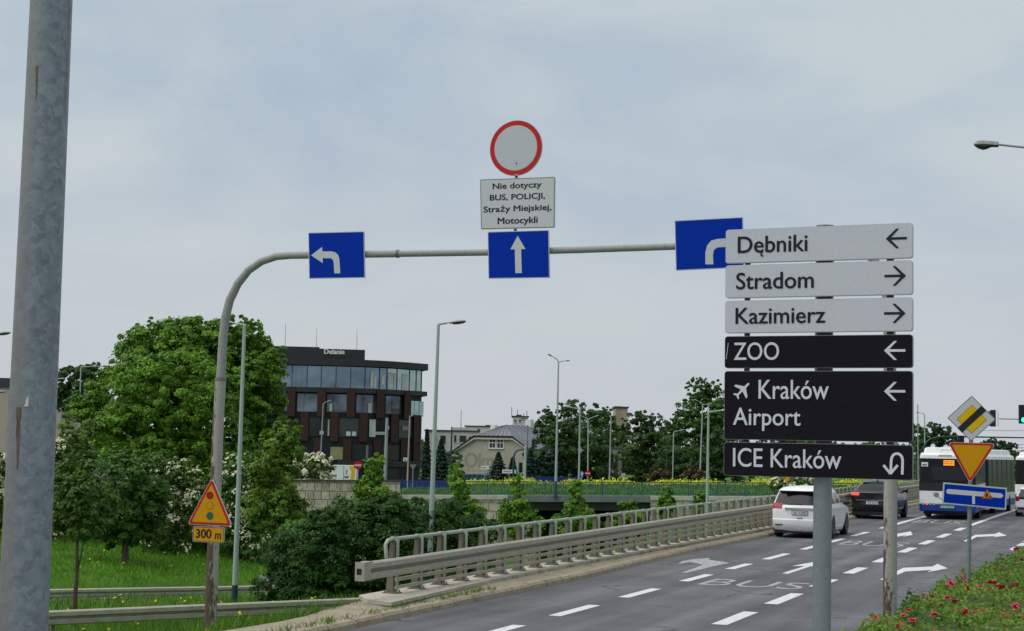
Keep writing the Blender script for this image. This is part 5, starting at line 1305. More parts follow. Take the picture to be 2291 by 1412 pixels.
# --- vehicles beyond the bridge wall, and the tiny car on the lower road
def slab_car(name, label, loc, rz, Ln, w, h, body, hood=.28, wind=.2, cat='car'):
    o = thing(name, label, cat, loc, rz)
    sl = [(.2, .1, Ln - .1, w * .9, .12, .2, .04), (.35, 0, Ln, w, .15, .3, .05), (h * .56, .03, Ln - .05, w, .15, .35, .06), (h * .62, .06, Ln * (1 - hood), w * .97, .15, .3, .06), (h * .9, .2, Ln * (1 - hood - wind), w * .85, .15, .2, .06), (h * .97, .4, Ln * (1 - hood - wind) - .2, w * .7, .15, .2, .05), (h, .8, Ln * (1 - hood - wind) - .5, w * .4, .1, .1, .03)]
    zs = [.2, .35, h * .45, h * .56, h * .62, h * .7, h * .8, h * .88, h * .92, h * .97, h]
    def cl(c):
        if h * .62 < c[2] < h * .9: return 'windows'
        return 'body'
    car_shell(o, car_rings(sl, zs, frange(0, 1, 16), 6, 3), cl, {'body': body, 'windows': 'glass'})
    for sx in (-1, 1):
        for yy in (Ln * .2, Ln * .8): wheel(o, sx * (w - .1), yy, .31, .2, sx)
    return o
p = at(596, 1302, 66); zc = interp(p[1], [50, 65, 112], [-3.35, -3.6, -6.2]) + .05
slab_car('parked_car', 'silver-grey car peeking out behind the bush on the lower road', (p[0] + 3.2, p[1] + 3.4, zc + .1), R(122), 4.2, .87, 1.45, 'rim')
# white panel van with a yellow rear section
p = at(770, 1075, 150); zc = land_z(p[0], p[1])
o = thing('panel_van', 'white panel van with a yellow rear panel behind the stone wall', 'van', (at(728, 1075, 150)[0], p[1], zc)); loc = np.array(o.location)
X = lambda px: at(px, 1060, 150)[0] - loc[0]; Z = lambda py: at(760, py, 150)[2] - loc[2]
mb = MB(); mb.prism(rounded([(X(716), .35), (X(797), .35), (X(797), Z(1041)), (X(744), Z(1041)), (X(736), Z(1048)), (X(728), Z(1057)), (X(716), Z(1062))], .08), 0, 2.1); bd = part('body', mb, M['van_white'], o)
mb = MB(); mb.prism([(X(784), Z(1073)), (X(793), Z(1075)), (X(793.5), Z(1042.5)), (X(781), Z(1042.5)), (X(783), Z(1050)), (X(786), Z(1054))], -.02, 0); part('yellow_panel', mb, M['van_yellow'], bd)
mb = MB(); mb.prism([(X(768.2), Z(1075)), (X(769.4), Z(1075)), (X(769.4), Z(1042)), (X(768.2), Z(1042))], -.012, 0); part('door_seam', mb, M['sign_back'], bd)
mb = MB(); mb.prism([(X(733), Z(1072)), (X(751), Z(1072)), (X(754), Z(1062)), (X(735), Z(1062))], -.014, 0); part('window', mb, M['sign_back'], bd)
mb = MB(); mb.prism([(X(741), Z(1046)), (X(753), Z(1046)), (X(753), Z(1043.5)), (X(741), Z(1043.5))], -.014, 0); part('roof_slot', mb, M['black'], bd)
mb = MB(); a_ = (X(770.5), Z(1069.5), X(780), Z(1063.5)); add_text(mb, 'taxi', a_, -.016, .04); part('lettering', mb, M['letter_dark'], bd); mb = MB(); add_text(mb, 'f', (X(774), Z(1061), X(777), Z(1051)), -.016, .04); part('lettering', mb, M['letter_dark'], bd)
for yy in (.1, 1.9):
    for px in (726, 787): 
        mb = MB(); mb.tube([(X(px), yy - .1, .34), (X(px), yy + .1, .34)], .34, 18, sm=False); part('wheel', mb, M['tyre'], o)

# ================================================================== SMALL SIGNS AND SIGNALS BEYOND THE BRIDGE
def small_sign(label, px, py, Y, shape, w, h, face, zoff=0, pole_m='lamp_pole_grey', name='road_sign', cat='road sign', extra=None):
    c = at(px, py, Y); g = land_z(c[0], c[1]); o = thing(name, label, cat, (c[0], c[1], g)); z = c[2] - g
    mb = MB(); mb.tube([(0, .03, -.1), (0, .03, z + h * .3)], .035, 8); part('pole', mb, M[pole_m], o)
    P = circle(0, z, w / 2, 24) if shape == 'disc' else [(-w / 2, z - h / 2), (w / 2, z - h / 2), (w / 2, z + h / 2), (-w / 2, z + h / 2)] if shape == 'rect' else [(-w / 2, z + h / 2), (0, z - h / 2), (w / 2, z + h / 2)]
    mb = MB(); mb.prism(P, -.03, -.005); pn = part('panel', mb, M[face], o)
    if extra == 'bar': mb = MB(); mb.sheet([(-w * .38, z - w * .1), (w * .38, z - w * .1), (w * .38, z + w * .1), (-w * .38, z + w * .1)], -.034); part('bar', mb, M['white_film'], pn)
    if extra == 'arrow': mb = MB(); mb.sheet([(-.05, z - .25), (.05, z - .25), (.05, z), (.16, z), (0, z + .26), (-.16, z), (-.05, z)], -.034); part('arrow', mb, M['white_film'], pn)
    if extra == 'lines': mb = MB(); mb.sheet([(-w * .4, z - .04), (w * .15, z - .04), (w * .15, z + .03), (-w * .4, z + .03)], -.034); part('writing', mb, M['sign_back'], pn)
    return o
small_sign('round red no-entry sign behind the stone wall beside the white van', 801, 1041, 135, 'disc', .72, .72, 'red', extra='bar')
small_sign('grey back of a yield sign by the office corner', 924, 1046, 135, 'tri', .55, .5, 'sign_back')
small_sign('round blue arrow sign behind the railing left of the red-white sign', 1302, 1061, 135, 'disc', .48, .48, 'blue', extra='arrow')
small_sign('round red-white no-entry sign in front of the dark trees on the thin lamp', 1315, 1059, 149.6, 'disc', .55, .55, 'red', extra='bar')
small_sign('small pale square board near the dark trees behind the railing', 1394, 1064, 150, 'rect', .42, .45, 'lamp_pole')
small_sign('white street-name plate in front of the beige house, nearer the faded letters', 1085, 1046, 150, 'rect', .75, .36, 'white_trim', name='street_sign', cat='street sign', extra='lines')
small_sign('long white street-name plate in front of the dark spruces', 1139, 1055, 150, 'rect', 1.3, .36, 'white_trim', name='street_sign', cat='street sign', extra='lines')
small_sign('round amber sign showing under the direction panels above the parapet', 1761, 1072, 110, 'disc', .36, .36, 'yellow')
def signal_head(o, x, y, z, m='plastic', n=3, r=.1, lit=None, backing=False, side=1):
    mb = MB(); mb.prism(rounded([(x - .16, z - .45), (x + .16, z - .45), (x + .16, z + .45), (x - .16, z + .45)], .04), y - .12, y + .12); h_ = part('signal_head', mb, M[m], o)
    for k in range(n):
        zc = z + .29 - .29 * k
        mb = MB(); R0 = [[(x + r * math.cos(t), y - .12 - d, zc + r * math.sin(t)) for t in np.linspace(-.4, math.pi + .4, 12)] for d in (0, .16)]
        R1 = [[(x + r * .92 * math.cos(t), y - .12 - d, zc + r * .92 * math.sin(t)) for t in np.linspace(-.4, math.pi + .4, 12)] for d in (0, .16)]
        mb.rings([R0[0], R0[1], R1[1], R1[0]], 0); part('visor', mb, M['plastic'], h_)
        mb = MB(); mb.prism(circle(x, zc, r * .86, 16), y - .126, y - .121); part('lens', mb, M[lit if (lit and k == n - 1) else 'glass'], h_)
    return h_
# right: overhead signal arms beyond the buses
YT = 112
ctr = at(2292, 1005, YT)
o = thing('signal_gantry', 'traffic signal mast with a green-lit signal at the right edge', 'traffic light', (ctr[0] + 1.2, ctr[1], 0)); loc = np.array(o.location)
L_ = lambda px, py, dy=0: tuple(at(px, py, YT + dy) - loc)
mb = MB(); mb.tube([(0, 0, -.1), (0, 0, L_(2292, 936)[2] + .4)], [.1, .07], 10); part('mast', mb, M['lamp_base'], o)
mb = MB(); mb.tube([(0, 0, L_(2292, 938)[2]), L_(2236, 937)], .045, 8); part('arm', mb, M['lamp_pole'], o)
q = L_(2289, 927); mb = MB(); mb.prism(rounded([(q[0] - .34, q[2] - .66), (q[0] + .34, q[2] - .66), (q[0] + .34, q[2] + .66), (q[0] - .34, q[2] + .66)], .05), q[1] - .2, q[1] - .05); part('backing_board', mb, M['plastic'], o)
mb = MB(); mb.prism(circle(q[0] - .02, L_(2286, 939.5)[2], .17, 20), q[1] - .215, q[1] - .2); part('green_lens', mb, M['green_light'], o)
for py in (914, 927): mb = MB(); mb.prism(circle(q[0] - .02, L_(2286, py)[2], .16, 20), q[1] - .21, q[1] - .2); part('dark_lens', mb, M['glass'], o)
q = L_(2221, 936); mb = MB(); mb.box((q[0] - .16, q[1] - .3, q[2] - .58), (q[0] + .13, q[1] + .1, q[2] + .58)); h_ = part('signal_head', mb, M['plastic'], o)
for dz in (.38, 0, -.38):
    mb = MB(); mb.tube([(q[0] - .16, q[1] - .1, q[2] + dz), (q[0] - .36, q[1] - .1, q[2] + dz - .03)], [.15, .13], 12); part('visor', mb, M['plastic'], h_)
mb = MB()
a_, b_ = L_(2224, 919), L_(2233, 954)
mb.tube([a_, (b_[0], a_[1], a_[2]), (b_[0], a_[1], b_[2]), (a_[0], a_[1], b_[2]), a_], .03, 6, sm=False); part('frame', mb, M['white_trim'], o)
# curved mast arm lower down
ctr = at(2068, 1030, 122); g = land_z(ctr[0], ctr[1])
o = thing('traffic_light', 'curved dark mast arm running over the far junction to the right edge', 'traffic light', (ctr[0], ctr[1], 0)); loc = np.array(o.location); L_ = lambda px, py: tuple(at(px, py, 122) - loc)
mb = MB(); mb.tube([(0, 0, -.1), L_(2068, 1000), L_(2072, 990), L_(2082, 982), L_(2098, 978), L_(2120, 977), L_(2200, 978), L_(2330, 980)], [.1, .09, .085, .08, .07, .065, .06, .05], 10); part('arm', mb, M['lamp_base'], o)
for px in (2147, 2153):
    q = L_(px, 982); mb = MB(); mb.box((q[0] - .12, q[1] - .1, q[2] - .3), (q[0] + .12, q[1] + .1, q[2] + .25)); part('camera_box', mb, M['plastic'], o)
o = thing('overhead_wires', 'bundle of thin overhead wires crossing the sky at the right edge', 'wires', tuple(at(2250, 1000, 180))); loc = np.array(o.location)
for y0, y1 in ((962, 958), (990, 993), (996, 1001), (1002, 1007), (1007, 1012)):
    mb = MB(); p0, p1 = at(2150, y0, 180) - loc, at(2420, y1 + 2, 170) - loc
    mb.tube([tuple(p0 + (p1 - p0) * f - np.array([0, 0, .5 * f * (1 - f)])) for f in np.linspace(0, 1, 7)], .022, 5); part('wire', mb, M['wire'], o)
# middle: signal mast with curved arm before the beige house
YM = 148; b = at(1148, 1090, YM); g = land_z(b[0], b[1])
o = thing('signal_mast', 'green-grey signal mast with curved arm in front of the beige house', 'traffic light', (b[0], b[1], g)); loc = np.array(o.location); L_ = lambda px, py: tuple(at(px, py, YM) - loc)
mb = MB(); mb.tube([(L_(1149, 1050)[0], 0, -.1), L_(1149, 1028), L_(1151, 1015), L_(1157, 1008), L_(1166, 1006), L_(1240, 1006)], [.1, .09, .085, .08, .07, .05], 10); part('arm', mb, M['lamp_base'], o)
q = L_(1193, 992); mb = MB(); mb.box((q[0] - .14, -.12, q[2] - .38), (q[0] + .14, .12, q[2] + .38)); h_ = part('signal_head', mb, M['plastic'], o)
for dz in (.26, 0, -.26): mb = MB(); mb.tube([(q[0] + .14, 0, q[2] + dz), (q[0] + .36, 0, q[2] + dz - .04)], [.11, .10], 10); part('visor', mb, M['plastic'], h_)
q = L_(1223, 1004); mb = MB(); mb.box((q[0] - .16, -.12, q[2] - .4), (q[0] + .16, .12, q[2] + .4)); part('signal_back', mb, M['dark_trim'], o)
b = at(1166, 1085, YM - 3); g = land_z(b[0], b[1])
o = thing('signal_post', 'low black traffic signal with two lenses in front of the house corner', 'traffic light', (b[0], b[1], g)); loc = np.array(o.location)
mb = MB(); q = at(1165, 1046, YM - 3) - loc; mb.tube([(q[0] - .25, 0, -.1), (q[0] - .25, 0, q[2] + .6)], .06, 8); part('pole', mb, M['lamp_pole'], o)
signal_head(o, q[0], 0, q[2])
pole('pole', 'green-grey thick pole in front of the house corner beside the low signal', 1173, 1100, 1176, 995, 130, .13, 'lamp_pole')
pole('pole', 'hair-thin dark pole before the grey tin roof', 1180, 1060, 1181, 950, 165, .04, 'dark_trim')
pole('antenna', 'thin rod antenna rising above the pale apartment block', 1031, 960, 1032, 918, 228, .05, 'sign_back', 'antenna', zb=at(1031, 960, 228)[2])

# ================================================================== BUILDINGS
OY = lambda px: 199.0 + max(0, px - 600) * .004 + max(0, px - 770) ** 2 * 2.0e-4
def OP(px, off=0.0): p = at(px, 900, OY(px)); return (p[0], p[1] - off)
OZ = lambda py: float(at(700, py, OY(700))[2])
oc = lambda x: 580 + x / 4.28
oy_ = lambda y: 750 + y / 4.28
o = thing('office_building', 'dark anthracite and red-brick office building with a glazed top floor', 'building', (OP(700)[0], 205, land_z(OP(700)[0], 205)))
def oslab(name, pxs, z0, z1, off, m, back=226, parent=o, mi_top=True):
    F_ = [OP(p, off) for p in pxs]; poly = F_ + [(F_[-1][0] - 5.0, back), (F_[0][0], back)]
    mb = MB(); n = len(poly)
    mb.add([(a, b, z0) for a, b in poly] + [(a, b, z1) for a, b in poly], [tuple(range(n - 1, -1, -1)), tuple(range(n, 2 * n))] + [(i, (i + 1) % n, (i + 1) % n + n, i + n) for i in range(n)])
    return part(name, mb, M[m], parent, world=True)
def opanel(name, x0, x1, y0, y1, off, m, parent=o, th=.06):
    a, b = OP(oc(x0), off), OP(oc(x1), off); a2, b2 = OP(oc(x0), off - th), OP(oc(x1), off - th); z0, z1 = OZ(oy_(y1)), OZ(oy_(y0))
    mb = MB(); mb.add([(*a, z0), (*b, z0), (*b, z1), (*a, z1), (*a2, z0), (*b2, z0), (*b2, z1), (*a2, z1)], [(0, 1, 2, 3), (0, 3, 7, 4), (1, 5, 6, 2), (3, 2, 6, 7), (0, 4, 5, 1), (5, 4, 7, 6)])
    return part(name, mb, M[m], parent, world=True)
oslab('core_wall', [535, 600, 700, 770, 810, 840, 867, 890, 915, 943], -2, OZ(oy_(290)), 0, 'office_dark')
oslab('roof_slab', [530, 600, 700, 770, 810, 840, 867, 890, 915, 938, 957], OZ(oy_(288)), OZ(oy_(226)), .9, 'cladding')
oslab('penthouse', [540, 600, 712], OZ(oy_(226)), OZ(oy_(114)), .3, 'cladding', back=216)
oslab('penthouse', [712, 814], OZ(oy_(226)), OZ(oy_(128)), .3, 'cladding', back=216)
oslab('floor_band', [530, 600, 700, 770, 810, 840, 867, 890, 915, 938, 956], OZ(oy_(545)), OZ(oy_(500)), .7, 'cladding')
oslab('base_band', [760, 810, 840, 867, 890, 915, 950], OZ(oy_(1250)), OZ(oy_(1192)), .5, 'cladding')
xs = [-60, 10, 80, 195, 308, 452, 588, 730, 870, 1008, 1148, 1220, 1315, 1435, 1500, 1545]
for i in range(len(xs) - 1):
    m = 'glass_top' if i < 11 else 'glass_green'
    w = opanel('window', xs[i] + 3, xs[i + 1] - 3, 296, 498, .12, m)
for x0, x1, y0, y1 in ((1060, 1090, 330, 490), (1095, 1118, 375, 492), (320, 345, 310, 490), (690, 722, 320, 485), (1230, 1275, 330, 505), (1285, 1308, 335, 505), (1365, 1420, 335, 508), (1165, 1195, 365, 455)):
    opanel('blind', x0, x1, y0, y1, .19, 'blind' if x0 > 1000 else 'glass_top', th=.03)
for x in xs[1:-1]: opanel('mullion', x - 3, x + 3, 290, 500, .2, 'office_dark', th=.1)
for a, b in ((95, 185), (190, 270), (366, 428), (432, 556), (650, 710), (714, 838), (932, 993), (997, 1121), (1213, 1268), (1272, 1360)): opanel('window', a, b, 562, 733, .1, 'glass_mid')
for a, b in ((1458, 1484), (1488, 1532), (1536, 1576)): opanel('window', a, b, 598, 750, .25, 'glass_green')
for a, b in ((275, 350), (562, 640), (845, 920), (1130, 1202), (1395, 1456)): opanel('brick_pier', a, b, 506, 780, .82, 'brick', th=.8)
for a, b in ((405, 482), (690, 768), (968, 1046), (1272, 1338), (1490, 1560)): opanel('brick_pier', a, b, 735, 1012, .5, 'brick', th=.5)
for a, b in ((535, 600), (820, 896), (1110, 1182), (1372, 1412), (1492, 1556)): opanel('brick_pier', a, b, 985, 1240, .4, 'brick', th=.4)
for a, b in ((490, 680), (775, 960), (1060, 1265), (1345, 1485)): opanel('window', a, b, 790, 965, .1, 'window_dark')
for a, b in ((605, 815), (905, 1100), (1190, 1365)): opanel('window', a, b, 1040, 1185, .1, 'window_dark')
opanel('blind', 1062, 1122, 795, 962, .16, 'blind', th=.03); opanel('blind', 665, 680, 805, 960, .16, 'blind', th=.03); opanel('blind', 1035, 1058, 1045, 1180, .16, 'sign_back', th=.03)
opanel('screen', 842, 884, 915, 956, .16, 'glass_green', th=.03); opanel('screen', 898, 938, 915, 956, .16, 'glass_green', th=.03)
opanel('poster', 1228, 1252, 850, 888, .16, 'blind', th=.03); opanel('poster', 1376, 1430, 848, 888, .2, 'sign_back', th=.03)
opanel('olive_board', 698, 816, 1066, 1186, .2, 'ochre_board', th=.05)
opanel('blind', 185, 228, 672, 716, .16, 'ochre_board', th=.03); opanel('blind', 676, 700, 655, 725, .16, 'blind', th=.03); opanel('blind', 1046, 1076, 640, 732, .16, 'blind', th=.03)
opanel('shop_window', 1215, 1345, 1262, 1390, .1, 'window_dark')
a_, b_ = OP(722.5, .45), OP(769, .45); mb = MB(); add_text(mb, 'Delanie', (a_[0], OZ(791.5), b_[0], OZ(780.5)), a_[1], .05); part('lettering', mb, M['white_trim'], o, world=True)
for px, y0, y1 in ((638, 774, 722), (708, 776, 733), (798, 786, 736)):
    b, t = at(px, y0, 203), at(px + 1, y1, 203); mb = MB(); mb.tube([tuple(b), tuple(t)], [.035, .022], 6); part('antenna', mb, M['sign_back'], o, world=True)
# beige house with half-hipped tin roof
HA = R(31); g0 = at(1024, 1060, 175)
hz_ = land_z(g0[0], g0[1]) - .3
o = thing('beige_house', 'old beige house with grey half-hipped tin roof and faded lettering on its gable', 'house', (g0[0], g0[1], hz_), -HA)
zz = lambda z: z - hz_
mb = MB(); mb.prism([(0, 0), (9.2, 0), (9.2, zz(2.75)), (6.9, zz(4.15)), (2.3, zz(4.15)), (0, zz(2.75))], 0, 13.0); wl = part('wall', mb, M['stucco'], o)
mb = MB(); v = [(9.75, -.35, zz(2.52)), (9.75, 13.35, zz(2.52)), (4.6, 11.2, zz(5.45)), (4.6, 2.2, zz(5.45)), (7.05, -.35, zz(4.22)), (2.15, -.35, zz(4.22)), (-.55, -.35, zz(2.52)), (-.55, 13.35, zz(2.52)), (7.05, 13.35, zz(4.22)), (2.15, 13.35, zz(4.22))]
lo = [(a, b, c - .16) for a, b, c in v]
mb.add(v, [(0, 1, 2, 3, 4), (3, 5, 4), (5, 3, 2, 7, 6), (2, 8, 9), (1, 8, 2), (2, 9, 7)]); mb.add(lo, [(4, 3, 2, 1, 0), (4, 5, 3), (6, 7, 2, 3, 5), (9, 8, 2)])
rf = part('roof', mb, M['tin'], o)
mb = MB(); e = [0, 4, 5, 6]
for a, b in ((0, 4), (4, 5), (5, 6), (0, 1)): mb.add([v[a], v[b], lo[b], lo[a]], [(0, 1, 2, 3), (3, 2, 1, 0)])
part('roof_edge', mb, M['dark_trim'], rf)
mb = MB()
for k in range(12):      # standing seams on the long slope and the hip
    y = .2 + k * 1.1; f1 = min(1, max(0, (y + .35) / 2.55)); top = (4.6 + (7.05 - 4.6) * (1 - f1) if y < 2.2 else 4.6, y, zz(5.45) - (zz(5.45) - zz(4.22)) * ((1 - f1) if y < 2.2 else 0) + .02)
    mb.tube([(9.75, y, zz(2.54)), top], .025, 4, sm=False)
for k in range(1, 8): u = 2.15 + 4.9 * k / 8; mb.tube([(u, -.35, zz(4.24)), (4.6 + (u - 4.6) * .12, 2.2 - .25, zz(5.34))], .025, 4, sm=False)
part('roof_seams', mb, M['dark_trim'], rf)
mb = MB()
for a, b in (((-.5, 2.50), (2.2, 4.0)), ((2.2, 4.0), (7.0, 4.0)), ((7.0, 4.0), (9.7, 2.50))):
    mb.prism([(a[0], zz(a[1]) - .2), (b[0], zz(b[1]) - .2), (b[0], zz(b[1])), (a[0], zz(a[1]))], -.28, -.02)
part('barge_board', mb, M['coping'], o)
for u in (3.95, 4.95):
    mb = MB(); mb.box((u, -.05, zz(2.82)), (u + .88, -.002, zz(3.88))); w = part('window', mb, M['white_trim'], o)
    mb = MB()
    for i in range(2):
        for z0, z1 in ((2.92, 3.42), (3.50, 3.80)): mb.box((u + .09 + i * .38, -.054, zz(z0)), (u + .41 + i * .38, -.04, zz(z1)))
    part('pane', mb, M['window_dark'], w)
    mb = MB(); mb.box((u - .06, -.12, zz(2.76)), (u + .94, -.002, zz(2.82))); part('sill', mb, M['stucco'], w)
mb = MB(); add_text(mb, 'Okna', (.85, zz(.72), 5.6, zz(2.32)), -.004, .045); part('mural', mb, M['mural'], wl)
mb = MB(); add_text(mb, 'P R O D U C', (.6, zz(.28), 4.6, zz(.52)), -.004, .02)
part('mural_line', mb, M['mural'], wl)
mb = MB(); mb.box((0, -.03, zz(2.0)), (.55, -.002, zz(2.10))); mb.box((.25, -.04, zz(1.45)), (.62, -.002, zz(1.55))); part('wall_bracket', mb, M['dark_trim'], o)
mb = MB(); mb.box((9.2, 1.0, zz(1.2)), (9.24, 3.2, zz(1.6))); part('side_window', mb, M['window_dark'], o)
mb = MB(); mb.tube([(9.35, .2, 0), (9.35, .2, zz(2.6))], .06, 8); part('drainpipe', mb, M['dark_trim'], o)
for u, y, zt, w_ in ((4.6, 7.5, 6.15, .7), (4.6, 10.3, 6.0, .6), (2.7, 3.0, 5.4, .6)):
    mb = MB(); mb.box((u - w_ / 2, y - w_ / 2, zz(4.3)), (u + w_ / 2, y + w_ / 2, zz(zt))); part('chimney', mb, M['white_trim'], rf)
# blocks further back: one builder, real boxes with window recesses
def block(name, label, px0, px1, ytop, Y, depth, m, wins=(), roof=None, cat='building', antennas=(), tops=()):
    a, b = at(px0, 1000, Y), at(px1, 1000, Y); zt = at((px0 + px1) / 2, ytop, Y)[2]; zb = land_z((a[0] + b[0]) / 2, Y) - .3
    o = thing(name, label, cat, ((a[0] + b[0]) / 2, Y, zb)); mb = MB(); mb.box((a[0], Y, zb), (b[0], Y + depth, zt)); wl = part('wall', mb, M[m], o, world=True)
    mb = MB(); mb.box((a[0] - .15, Y - .15, zt), (b[0] + .15, Y + depth + .1, zt + .18)); part('roof', mb, M[roof or 'dark_trim'], o, world=True)
    for x0, y0, x1, y1 in wins:
        p, q = at(x0, y1, Y), at(x1, y0, Y); mb = MB(); mb.box((p[0], Y - .06, p[2]), (q[0], Y - .003, q[2])); w = part('window', mb, M['window_dark'], o, world=True)
        mb = MB(); mb.box((p[0] - .06, Y - .1, p[2] - .1), (q[0] + .06, Y - .003, p[2])); part('sill', mb, M['coping'], w, world=True)
    for x0, y0, x1, y1, mm in tops:
        p, q = at(x0, y1, Y + 1), at(x1, y0, Y + 1); mb = MB(); mb.box((p[0], Y + 1, p[2]), (q[0], Y + 3, q[2])); part('roof_box', mb, M[mm], o, world=True)
    for px, y0, y1 in antennas:
        mb = MB(); mb.tube([tuple(at(px, y0, Y + 2)), tuple(at(px, y1, Y + 2))], .05, 5); part('antenna', mb, M['wire'], o, world=True)
    return o
block('apartment_block', 'pale flat-roofed apartment block between the office building and the beige house', 950, 1064, 965, 235, 14, 'block_white', [(972, 975, 977, 992), (985, 975, 997, 992), (1016, 974, 1021, 989), (1028, 975, 1043, 989), (1049, 977, 1057, 989)], tops=[(1013, 957, 1050, 965, 'block_white'), (1086, 951, 1099, 954, 'dark_trim')])
block('apartment_block', 'far white building whose top shows left of the tin roof ridge', 1040, 1112, 955, 262, 12, 'block_white', [(1068, 960, 1074, 968)])
block('roof_tower', 'white roof tower bristling with aerials above the beige house', 1146, 1180, 933, 252, 8, 'block_white', [(1151, 939, 1155, 944), (1161, 939, 1165, 944), (1166, 936, 1178, 938)], antennas=[(1145, 935, 911), (1158, 933, 917), (1172, 933, 924), (1179, 934, 919)], tops=[(1155, 928, 1167, 933, 'dark_trim')])
block('pinkish_block', 'pinkish panel-clad block at the far left behind the steel pole', -70, 133, 868, 150, 20, 'pinkish', [(16, 880, 21, 1005), (60, 880, 70, 1005), (132, 880, 138, 905), (-30, 880, -22, 1005)], tops=[(-40, 846, 27, 866, 'dark_trim')])
mb = MB()
block('plaster_house', 'tall stained cream gable wall rising among the dark trees', 1376, 1403, 913, 196, 5, 'old_plaster', [(1371, 930, 1377, 946)], tops=[(1374, 909, 1392, 913, 'old_plaster')])
block('low_house', 'low pale outbuilding glimpsed between trees right of the beige house', 1335, 1392, 1003, 188, 6, 'stucco', [(1350, 1020, 1356, 1045), (1376, 1022, 1382, 1048)], roof='tin')
def hoarding(label, px0, px1, y0, y1, Y, m):
    a, b = at(px0, y1, Y), at(px1, y0, Y); g = land_z(a[0], Y) - .2; o = thing('board_fence', label, 'fence', (a[0], Y, g)); mb = MB(); x = a[0]
    while x < b[0]:
        mb.box((x + .01, Y - .02 - .01 * (int(x * 7) % 2), g), (min(b[0], x + .48), Y + .02, b[2] + .01 * (int(x * 5) % 3))); x += .5
    part('boards', mb, M[m], o, world=True); mb = MB(); mb.box((a[0], Y + .03, b[2] - .25), (b[0], Y + .08, b[2] - .15)); part('rail', mb, M['dark_trim'], o, world=True)
hoarding('blue painted board wall at the foot of the beige gable', 1034, 1094, 1062, 1080, 166, 'blue_wall')
hoarding('dark navy hoarding behind the railing in the middle, under the signals', 1172, 1300, 1068, 1090, 146, 'blue_fence')
hoarding('dark navy hoarding behind the railing beside the stone wall', 893, 1003, 1075, 1095, 140, 'blue_fence')
# grass mound behind the bridge railing with its band of yellow flowers
mb = MB(); xsM = np.linspace(xl(880), xl(1745) + 18, 50); prof = [(YB + .4, -.02), (YB + 2, .12), (YB + 5, .42), (YB + 8, .66), (YB + 11, .70), (YB + 14, .45), (YB + 19, -.4)]
hm = lambda x: sstep((x - xl(985)) / 3.0)
mb.add([(x, y, ZR0 + BZ(x) + .02 + z * (.35 + .65 * hm(x))) for x in xsM for y, z in prof], [(i * 7 + k, (i + 1) * 7 + k, (i + 1) * 7 + k + 1, i * 7 + k + 1) for i in range(49) for k in range(6)], 0, True)
single('grass_mound', mb, M['ground'], kind='structure')
rng = np.random.default_rng(5)
n = 9000; x = rng.uniform(xl(1035), xl(1745) + 16, n); y = YB + 8.5 + rng.normal(size=n) * .8
z = ZR0 + BZ(x) + .68 + np.abs(rng.normal(size=n)) * .15 * (1 + .6 * np.sin(x * 1.3) * np.sin(x * .37 + 1))
keep = (np.sin(x * .9 + 2) + rng.uniform(-.6, 1.4, n)) > -.45; C = np.stack([x, y, z], 1)[keep]; NN = rng.normal(size=C.shape) + np.array([0, -.4, 1.0])
fl = quad_mesh('flower_band', leaf_quads(C, NN, .17, rng, .8), M['flower_band']); single('flower_band', fl, None, 'band of bright yellow flowers on the mound behind the bridge railing', 'flowers', kind='stuff')
n = 7000; x = rng.uniform(xl(900), xl(1745) + 16, n); y = YB + rng.uniform(.6, 9, n); z = ZR0 + BZ(x) + np.interp(y - YB, [0, 2, 5, 8], [-.02, .12, .42, .66]) * (.35 + .65 * np.clip((x - xl(985)) / 3, 0, 1)) + .1
C = np.stack([x, y, z], 1); NN = rng.normal(size=C.shape) * np.array([1, 1, .3]); single('mound_grass', quad_mesh('mound_grass', leaf_quads(C, NN, .26, rng, .25), LEAF['grass']), None, 'short grass growing on the mound behind the bridge railing', 'grass', kind='stuff')

# ================================================================== TREES AND SHRUBS
tree('broadleaf_tree', 'huge dense green tree filling the left half behind the curved gantry mast', 'tree', 420,
     [(415, 800, 150, 92), (320, 860, 135, 105), (265, 915, 115, 95), (520, 800, 105, 92), (560, 850, 85, 92), (575, 930, 70, 95), (470, 930, 120, 110, -2), (340, 970, 140, 85, -3), (205, 965, 72, 66), (430, 752, 85, 46), (330, 770, 62, 52), (545, 752, 55, 44), (400, 880, 150, 100, -4), (600, 800, 38, 40), (180, 930, 42, 42), (500, 1010, 90, 60, -3), (420, 830, 190, 120, 1), (250, 1000, 100, 60, 1), (400, 1020, 120, 60), (600, 960, 56, 70)],
     88, .19, 210000, LEAF['lush'], trunk_r=.45, clump=.15, depth=.8, fill=.3)
tree('broadleaf_tree', 'dark green tree peeking out left of the huge tree under a distant lamp', 'tree', 185, [(185, 850, 58, 40), (150, 845, 32, 34), (215, 835, 32, 26), (180, 900, 62, 50)], 128, .34, 7000, LEAF['far'], trunk_r=.3)
tree('young_tree', 'slim young tree with yellowish leaves and a bare trunk close to the steel pole', 'tree', 178, [(176, 1000, 32, 42), (172, 1060, 50, 55), (180, 1125, 66, 62), (168, 1170, 62, 42), (205, 1150, 45, 45), (190, 975, 20, 22)], 44, .13, 10000, LEAF['young'], trunk_r=.075, clump=.34, squash=.9)
tree('young_tree', 'young tree with light green leaves and thin leaning trunk right of the green-footed lamp', 'tree', 606, [(640, 965, 36, 26), (618, 1000, 52, 40), (608, 1070, 62, 60), (612, 1135, 72, 52), (580, 1165, 42, 30), (655, 1150, 36, 40), (650, 1010, 32, 36)], 51, .14, 15000, LEAF['bright'], trunk_r=.085, clump=.32, squash=.9)
